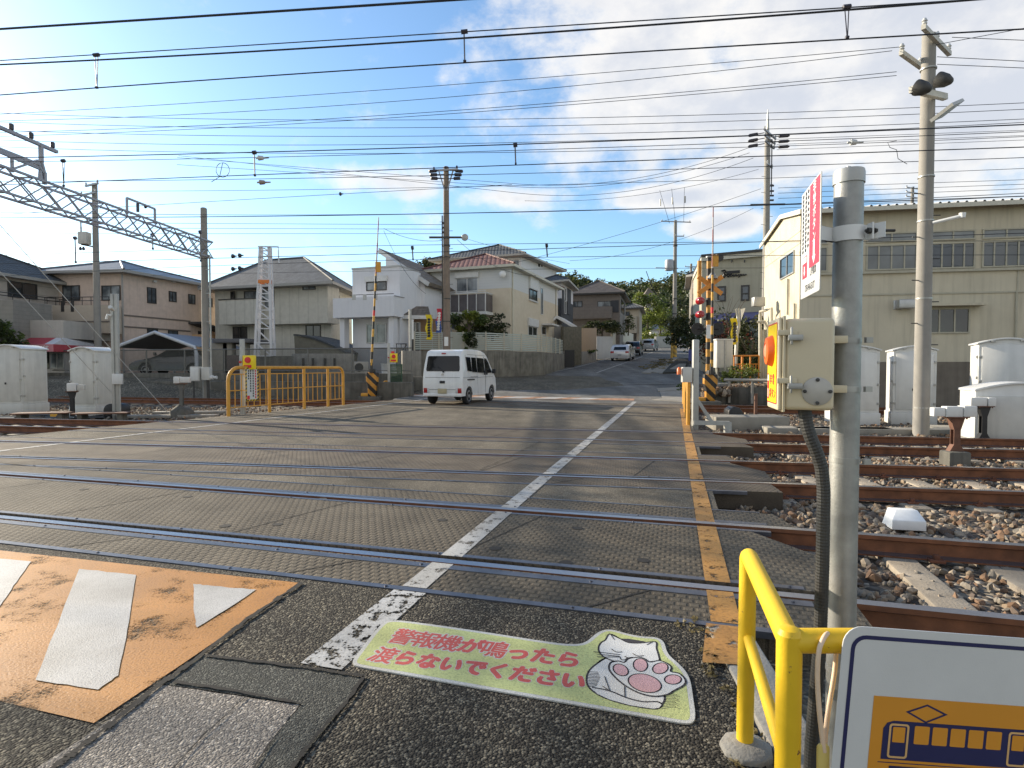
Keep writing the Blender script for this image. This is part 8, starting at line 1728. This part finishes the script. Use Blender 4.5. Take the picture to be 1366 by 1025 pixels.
for i, (f0, f1) in enumerate(zip(fs, fs[1:])):
    mb.bar(mp(f1, -1), mp(f0, 1), .045, .05); mb.bar(mp(f0, -1), mp(f0, 1), .05, .05); mb.bar(mp(f0, 1), mp(f0, 1, 1), .03, .03)
mb.build('lacing', lm, t, world=True); mb = MB()
for dy in (0, 1): mb.bar(mp(.68, -1, dy), mp(.68, 1, dy), .12, .16)
mb.build('orange_band', mat('band_orange', (.66, .20, .04), .6), t, world=True); mb = MB(); mb.tube([mp(1, -1)+Vector((-.1, 0, 0)), mp(1, 1)+Vector((.45, 0, 0)), mp(1, 1)+Vector((.48, 0, -.8))], .03, 6); mb.build('top_arm', lm, t, world=True)
# --- overhead wires
def wire_pt(px, py, Yc, k=.2):
    q = (px-683)/F; return at(px, py, Yc/(1+k*q))
wires = []
def wire(pts, Yc, r, k=.2, ext=True, desc=''):
    """a span through two or three sighted points, carried on past the frame at both ends"""
    P = [wire_pt(x, y, Yc, k) for x, y in pts]
    Q = []
    if len(P) == 2: Q = [P[0].lerp(P[1], i/10) for i in range(11)]
    else:
        x0, x1, x2 = (p.x for p in P)
        for i in range(25):
            x = x0+(x2-x0)*i/24; l0 = (x-x1)*(x-x2)/((x0-x1)*(x0-x2)); l1 = (x-x0)*(x-x2)/((x1-x0)*(x1-x2)); l2 = (x-x0)*(x-x1)/((x2-x0)*(x2-x1)); Q.append(P[0]*l0+P[1]*l1+P[2]*l2)
    if ext in (True, 'L'): d = (Q[0]-Q[1]).normalized(); Q.insert(0, Q[0]+d*22)
    if ext in (True, 'R'): d = (Q[-1]-Q[-2]).normalized(); Q.append(Q[-1]+d*22)
    mb = MB(); mb.tube(Q, r, 5); o = mb.build('overhead_wire', wire_m); setp(o, None, 'overhead wire', 'overhead wires crossing the sky')
    wires.append((pts, o, desc)); return o
px = lambda Y, w: w*Y/771/2
def hang(o, x, y0, y1, Yc, double=False):
    a_, b_ = wire_pt(x, y0, Yc), wire_pt(x+1, y1, Yc); mb = MB(); r = Yc*.0012
    if double: mb.tube([a_+Vector((-.02, 0, 0)), b_], r*.7, 5); mb.tube([a_+Vector((.03, 0, 0)), b_+Vector((.005, 0, 0))], r*.7, 5)
    else: mb.tube([a_, b_], r, 5)
    mb.tube([a_+Vector((-.04, 0, .0)), a_+Vector((.05, 0, .01))], r*3, 6); mb.tube([b_+Vector((-.02, 0, 0)), b_+Vector((.02, 0, 0))], r*2, 6); mb.build('hanger', ins_d, o, world=True)
def insul(o, x, y, Yc, m_=None, w=.32, r=.06):
    a_ = wire_pt(x, y, Yc); mb = MB(); mb.tube([a_+Vector((-w/2, 0, -.005)), a_+Vector((-w*.35, 0, 0)), a_+Vector((-w*.3, 0, 0)), a_+Vector((w*.05, 0, 0)), a_+Vector((w*.1, 0, 0)), a_+Vector((w/2, 0, .005))], [r*.3, r*.4, r, r*.8, r*.35, r*.25], 10); mb.build('insulator', m_ or ins_w, o, world=True)
wire([(0, 39), (300, 19.8), (615, -.5)], 5.2, .0115)
m2 = wire([(0, 81), (683, 38.7), (1300, -.5)], 7.8, .0075); wire([(0, 86.5), (683, 46.8), (1310, -1)], 7.8, .0125); wire([(0, 127), (683, 80), (1366, 39)], 7.8, .009)
for x, y0, y1, dbl in ((128, 74, 117, True), (619, 43, 82, False), (1129, 10, 50, True)): hang(m2, x, y0, y1, 7.8, dbl)
for a_, m_, b_, c_ in (((30, 151), (683, 107), (1200, 63), None), ((60, 160), (683, 122.5), (1190, 68), None), ((40, 176), (683, 142), (1196, 96), None), ((40, 181), (683, 146), (1196, 101), None)): wire([a_, m_, b_], 13.7, .0065, ext='L')
for a_, b_ in (((1248, 60), (1366, 38)), ((1270, 50), (1366, 54)), ((1250, 76), (1366, 82)), ((1250, 86), (1366, 91))): wire([a_, b_], 13.7, .0065, ext='R')
for pts in ([(0, 151), (683, 159), (1366, 137.5)], [(30, 164), (683, 169), (1366, 146)], [(0, 174), (683, 180.5), (1366, 159)], [(0, 187), (683, 190.5), (1366, 163.5)], [(0, 196), (683, 203.5), (1366, 182.5)]): wire(pts, 24, .011)
w6 = wire([(0, 211), (683, 193), (1366, 166.5)], 13, .0125); w7 = wire([(0, 216.5), (683, 201), (1366, 176)], 13, .007); wire([(0, 247), (683, 220.7), (1366, 196.5)], 13, .0105)
hang(w6, 339, 204, 234, 13); hang(w6, 687, 194, 219, 13); hang(w6, 84, 215, 248, 13, True); insul(w7, 350, 211, 13); insul(w7, 1141, 190, 13)
w8 = wire([(0, 242.5), (350, 243.5), (683, 232), (1366, 210)][0::1][:1]+[(683, 232), (1366, 210.5)], 20, .011); insul(w8, 352, 243.5, 20, mat('insulator_brown', (.30, .24, .2), .5), .5, .09); insul(w8, 1134, 224, 20)
wire([(0, 255), (683, 248), (1366, 225)], 20, .008); w9 = wire([(120, 279), (455, 259), (683, 246.5)], 20, .0085, ext='L'); wire([(190, 286), (683, 283.5), (1366, 258)], 20, .010); insul(w9, 455, 259, 20, ins_d, .16, .07); insul(w9, 195, 276, 20, ins_d, .16, .07)
wire([(0, 290), (597, 285), (1366, 262)], 21, .016); wire([(0, 297), (597, 300)], 31, .012, ext='L'); wire([(0, 304), (597, 306)], 31, .012, ext='L'); wire([(0, 312), (597, 312)], 31, .012, ext='L')
w10 = wire([(0, 341), (350, 331), (1020, 323)], 20.5, .009); wire([(0, 352), (597, 336), (1040, 322)], 21, .0115); w11 = wire([(0, 369), (460, 349), (1040, 341)], 20.5, .009); wire([(270, 366), (640, 360), (930, 358)], 30, .009)
for x, y in ((312, 342), (321, 341), (312, 359), (321, 358)): insul(w11, x, y, 20.5, ins_d, .22, .09)
for x in (100, 203, 267, 550, 729): hang(w10, x, {100: 318, 203: 314, 267: 310, 550: 331, 729: 328}[x], {100: 350, 203: 332, 267: 348, 550: 346, 729: 341}[x], 20.5)
for pts in ([(683, 245), (860, 236), (1000, 197)], [(683, 249), (860, 240), (1000, 204)], [(683, 257), (870, 250), (1005, 211)]): wire(pts, 33, .012, ext='L')
for pts in ([(1036, 186), (1366, 174)], [(1036, 193), (1366, 181)], [(1036, 200), (1366, 187)]): wire(pts, 33, .011, ext='R')
for pts in ([(1038, 251), (1366, 240)], [(1038, 258), (1366, 246)], [(1038, 265), (1366, 252)], [(1040, 278), (1366, 262)]): wire(pts, 33, .012, ext='R')
wire([(1015, 252), (870, 300), (690, 350)], 40, .012, ext=False); wire([(1012, 226), (840, 262), (700, 268)], 33, .010, ext=False); wire([(1005, 278), (900, 322), (760, 348)], 45, .012, ext=False)
for x0, y0, x1, y1 in ((880, 254, 893, 298), (896, 252, 901, 297), (913, 250, 912, 297)):
    o = wire([(x0, y0), (x1, y1)], 50, .016, k=0, ext=False, desc='dropper'); a_ = at(x0+1, y0+12, 50); mb = MB(); mb.tube([a_, a_-Vector((0, 0, .55))], .06, 8); mb.build('insulator', galv, o, world=True)
wire([(862, 362), (870, 385), (885, 402), (900, 400)][0:1]+[(878, 396), (900, 400)], 55, .035, k=0, ext=False, desc='slack cable')
wire([(610, 320), (660, 355), (715, 368)], 31, .010, k=0, ext=False, desc='service drop'); wire([(512, 305), (550, 319), (590, 321)], 30, .010, k=0, ext=False, desc='service drop'); wire([(512, 308), (530, 345), (568, 392)], 30, .009, k=0, ext=False, desc='service drop'); wire([(620, 318), (680, 335), (760, 352)], 40, .010, k=0, ext=False, desc='service drop')
wire([(915, 358), (985, 342), (1015, 330)], 45, .012, k=0, ext=False, desc='service drop')
# tail loops hanging from the wires
lp = MB(); c_ = at(297, 224, 13); lp.tube([c_+Vector((.15*math.sin(a), 0, .16*math.cos(a)-.05)) for a in [i*.45 for i in range(15)]]+[at(293, 236, 13), at(282, 243, 13)], .007, 5); lo_ = lp.build('overhead_wire', wire_m); setp(lo_, 'thin wire loop hanging between two overhead wires at upper left', 'overhead wire', 'overhead wires crossing the sky')
lp = MB(); lp.tube([at(x, y, 13) for x, y in ((1196, 188), (1184, 190), (1187, 197), (1196, 200), (1198, 212), (1210, 219))], .007, 5); lo_ = lp.build('overhead_wire', wire_m); setp(lo_, 'thin looped wire hanging left of the tall concrete pole', 'overhead wire', 'overhead wires crossing the sky')
# labels: spans that cross the left edge are counted there, the rest by where they run
cross = sorted([w for w in wires if w[0][0][0] <= 60 and w[2] == ''], key=lambda w: w[0][0][1])
for i, (pts, o, d) in enumerate(cross):
    n = i; word = ordinal(n) if n < 30 else 'lowest'; o['label'] = 'thin dark overhead wire, %s from the top along the left edge' % word
rest = [w for w in wires if w not in cross and w[2] == '']
rr_ = sorted([w for w in rest if w[0][-1][0] >= 1300], key=lambda w: w[0][-1][1])
for i, (pts, o, d) in enumerate(rr_): o['label'] = 'short wire from a pole to the right edge, %s from the top' % ordinal(i)
r3_ = [w for w in rest if w not in rr_]
for i, (pts, o, d) in enumerate(sorted(r3_, key=lambda w: w[0][0][1])): o['label'] = 'wire ending at a mid-picture pole or house, %s from the top' % ordinal(i)
dd = {'dropper': 'vertical dropper wire with white insulator above the tall street pole, %s from the left', 'slack cable': 'slack thick cable sagging left of the tall street pole', 'service drop': 'slack service wire running down to a house roof, %s from the left'}
for kk in dd:
    for i, (pts, o, d) in enumerate(sorted([w for w in wires if w[2] == kk], key=lambda w: min(p[0] for p in w[0]))): o['label'] = dd[kk] % ordinal(i) if '%' in dd[kk] else dd[kk]
# pale stay wires down to the ballast at left
stay = mat('stay_pale', (.50, .49, .46), .5, .3)
for (a_, ya), (b_, yb), lab in (((( -10, 352), 13.0), ((157, 533), 16.5), 'pale diagonal stay wire ending near the slim mast, lower of the two'), (((22, 325), 13.5), ((220, 546), 16.8), 'pale diagonal stay wire ending near the boulder, upper of the two')):
    p, q = at(*a_, ya), at(*b_, yb); mb = MB(); mb.tube([p+(p-q)*.3, p, q, Vector((q.x+(q.x-p.x)*.05, q.y+.2, -.2))], .009, 5); mb.build('stay_wire', stay, label=lab, cat='stay wire')
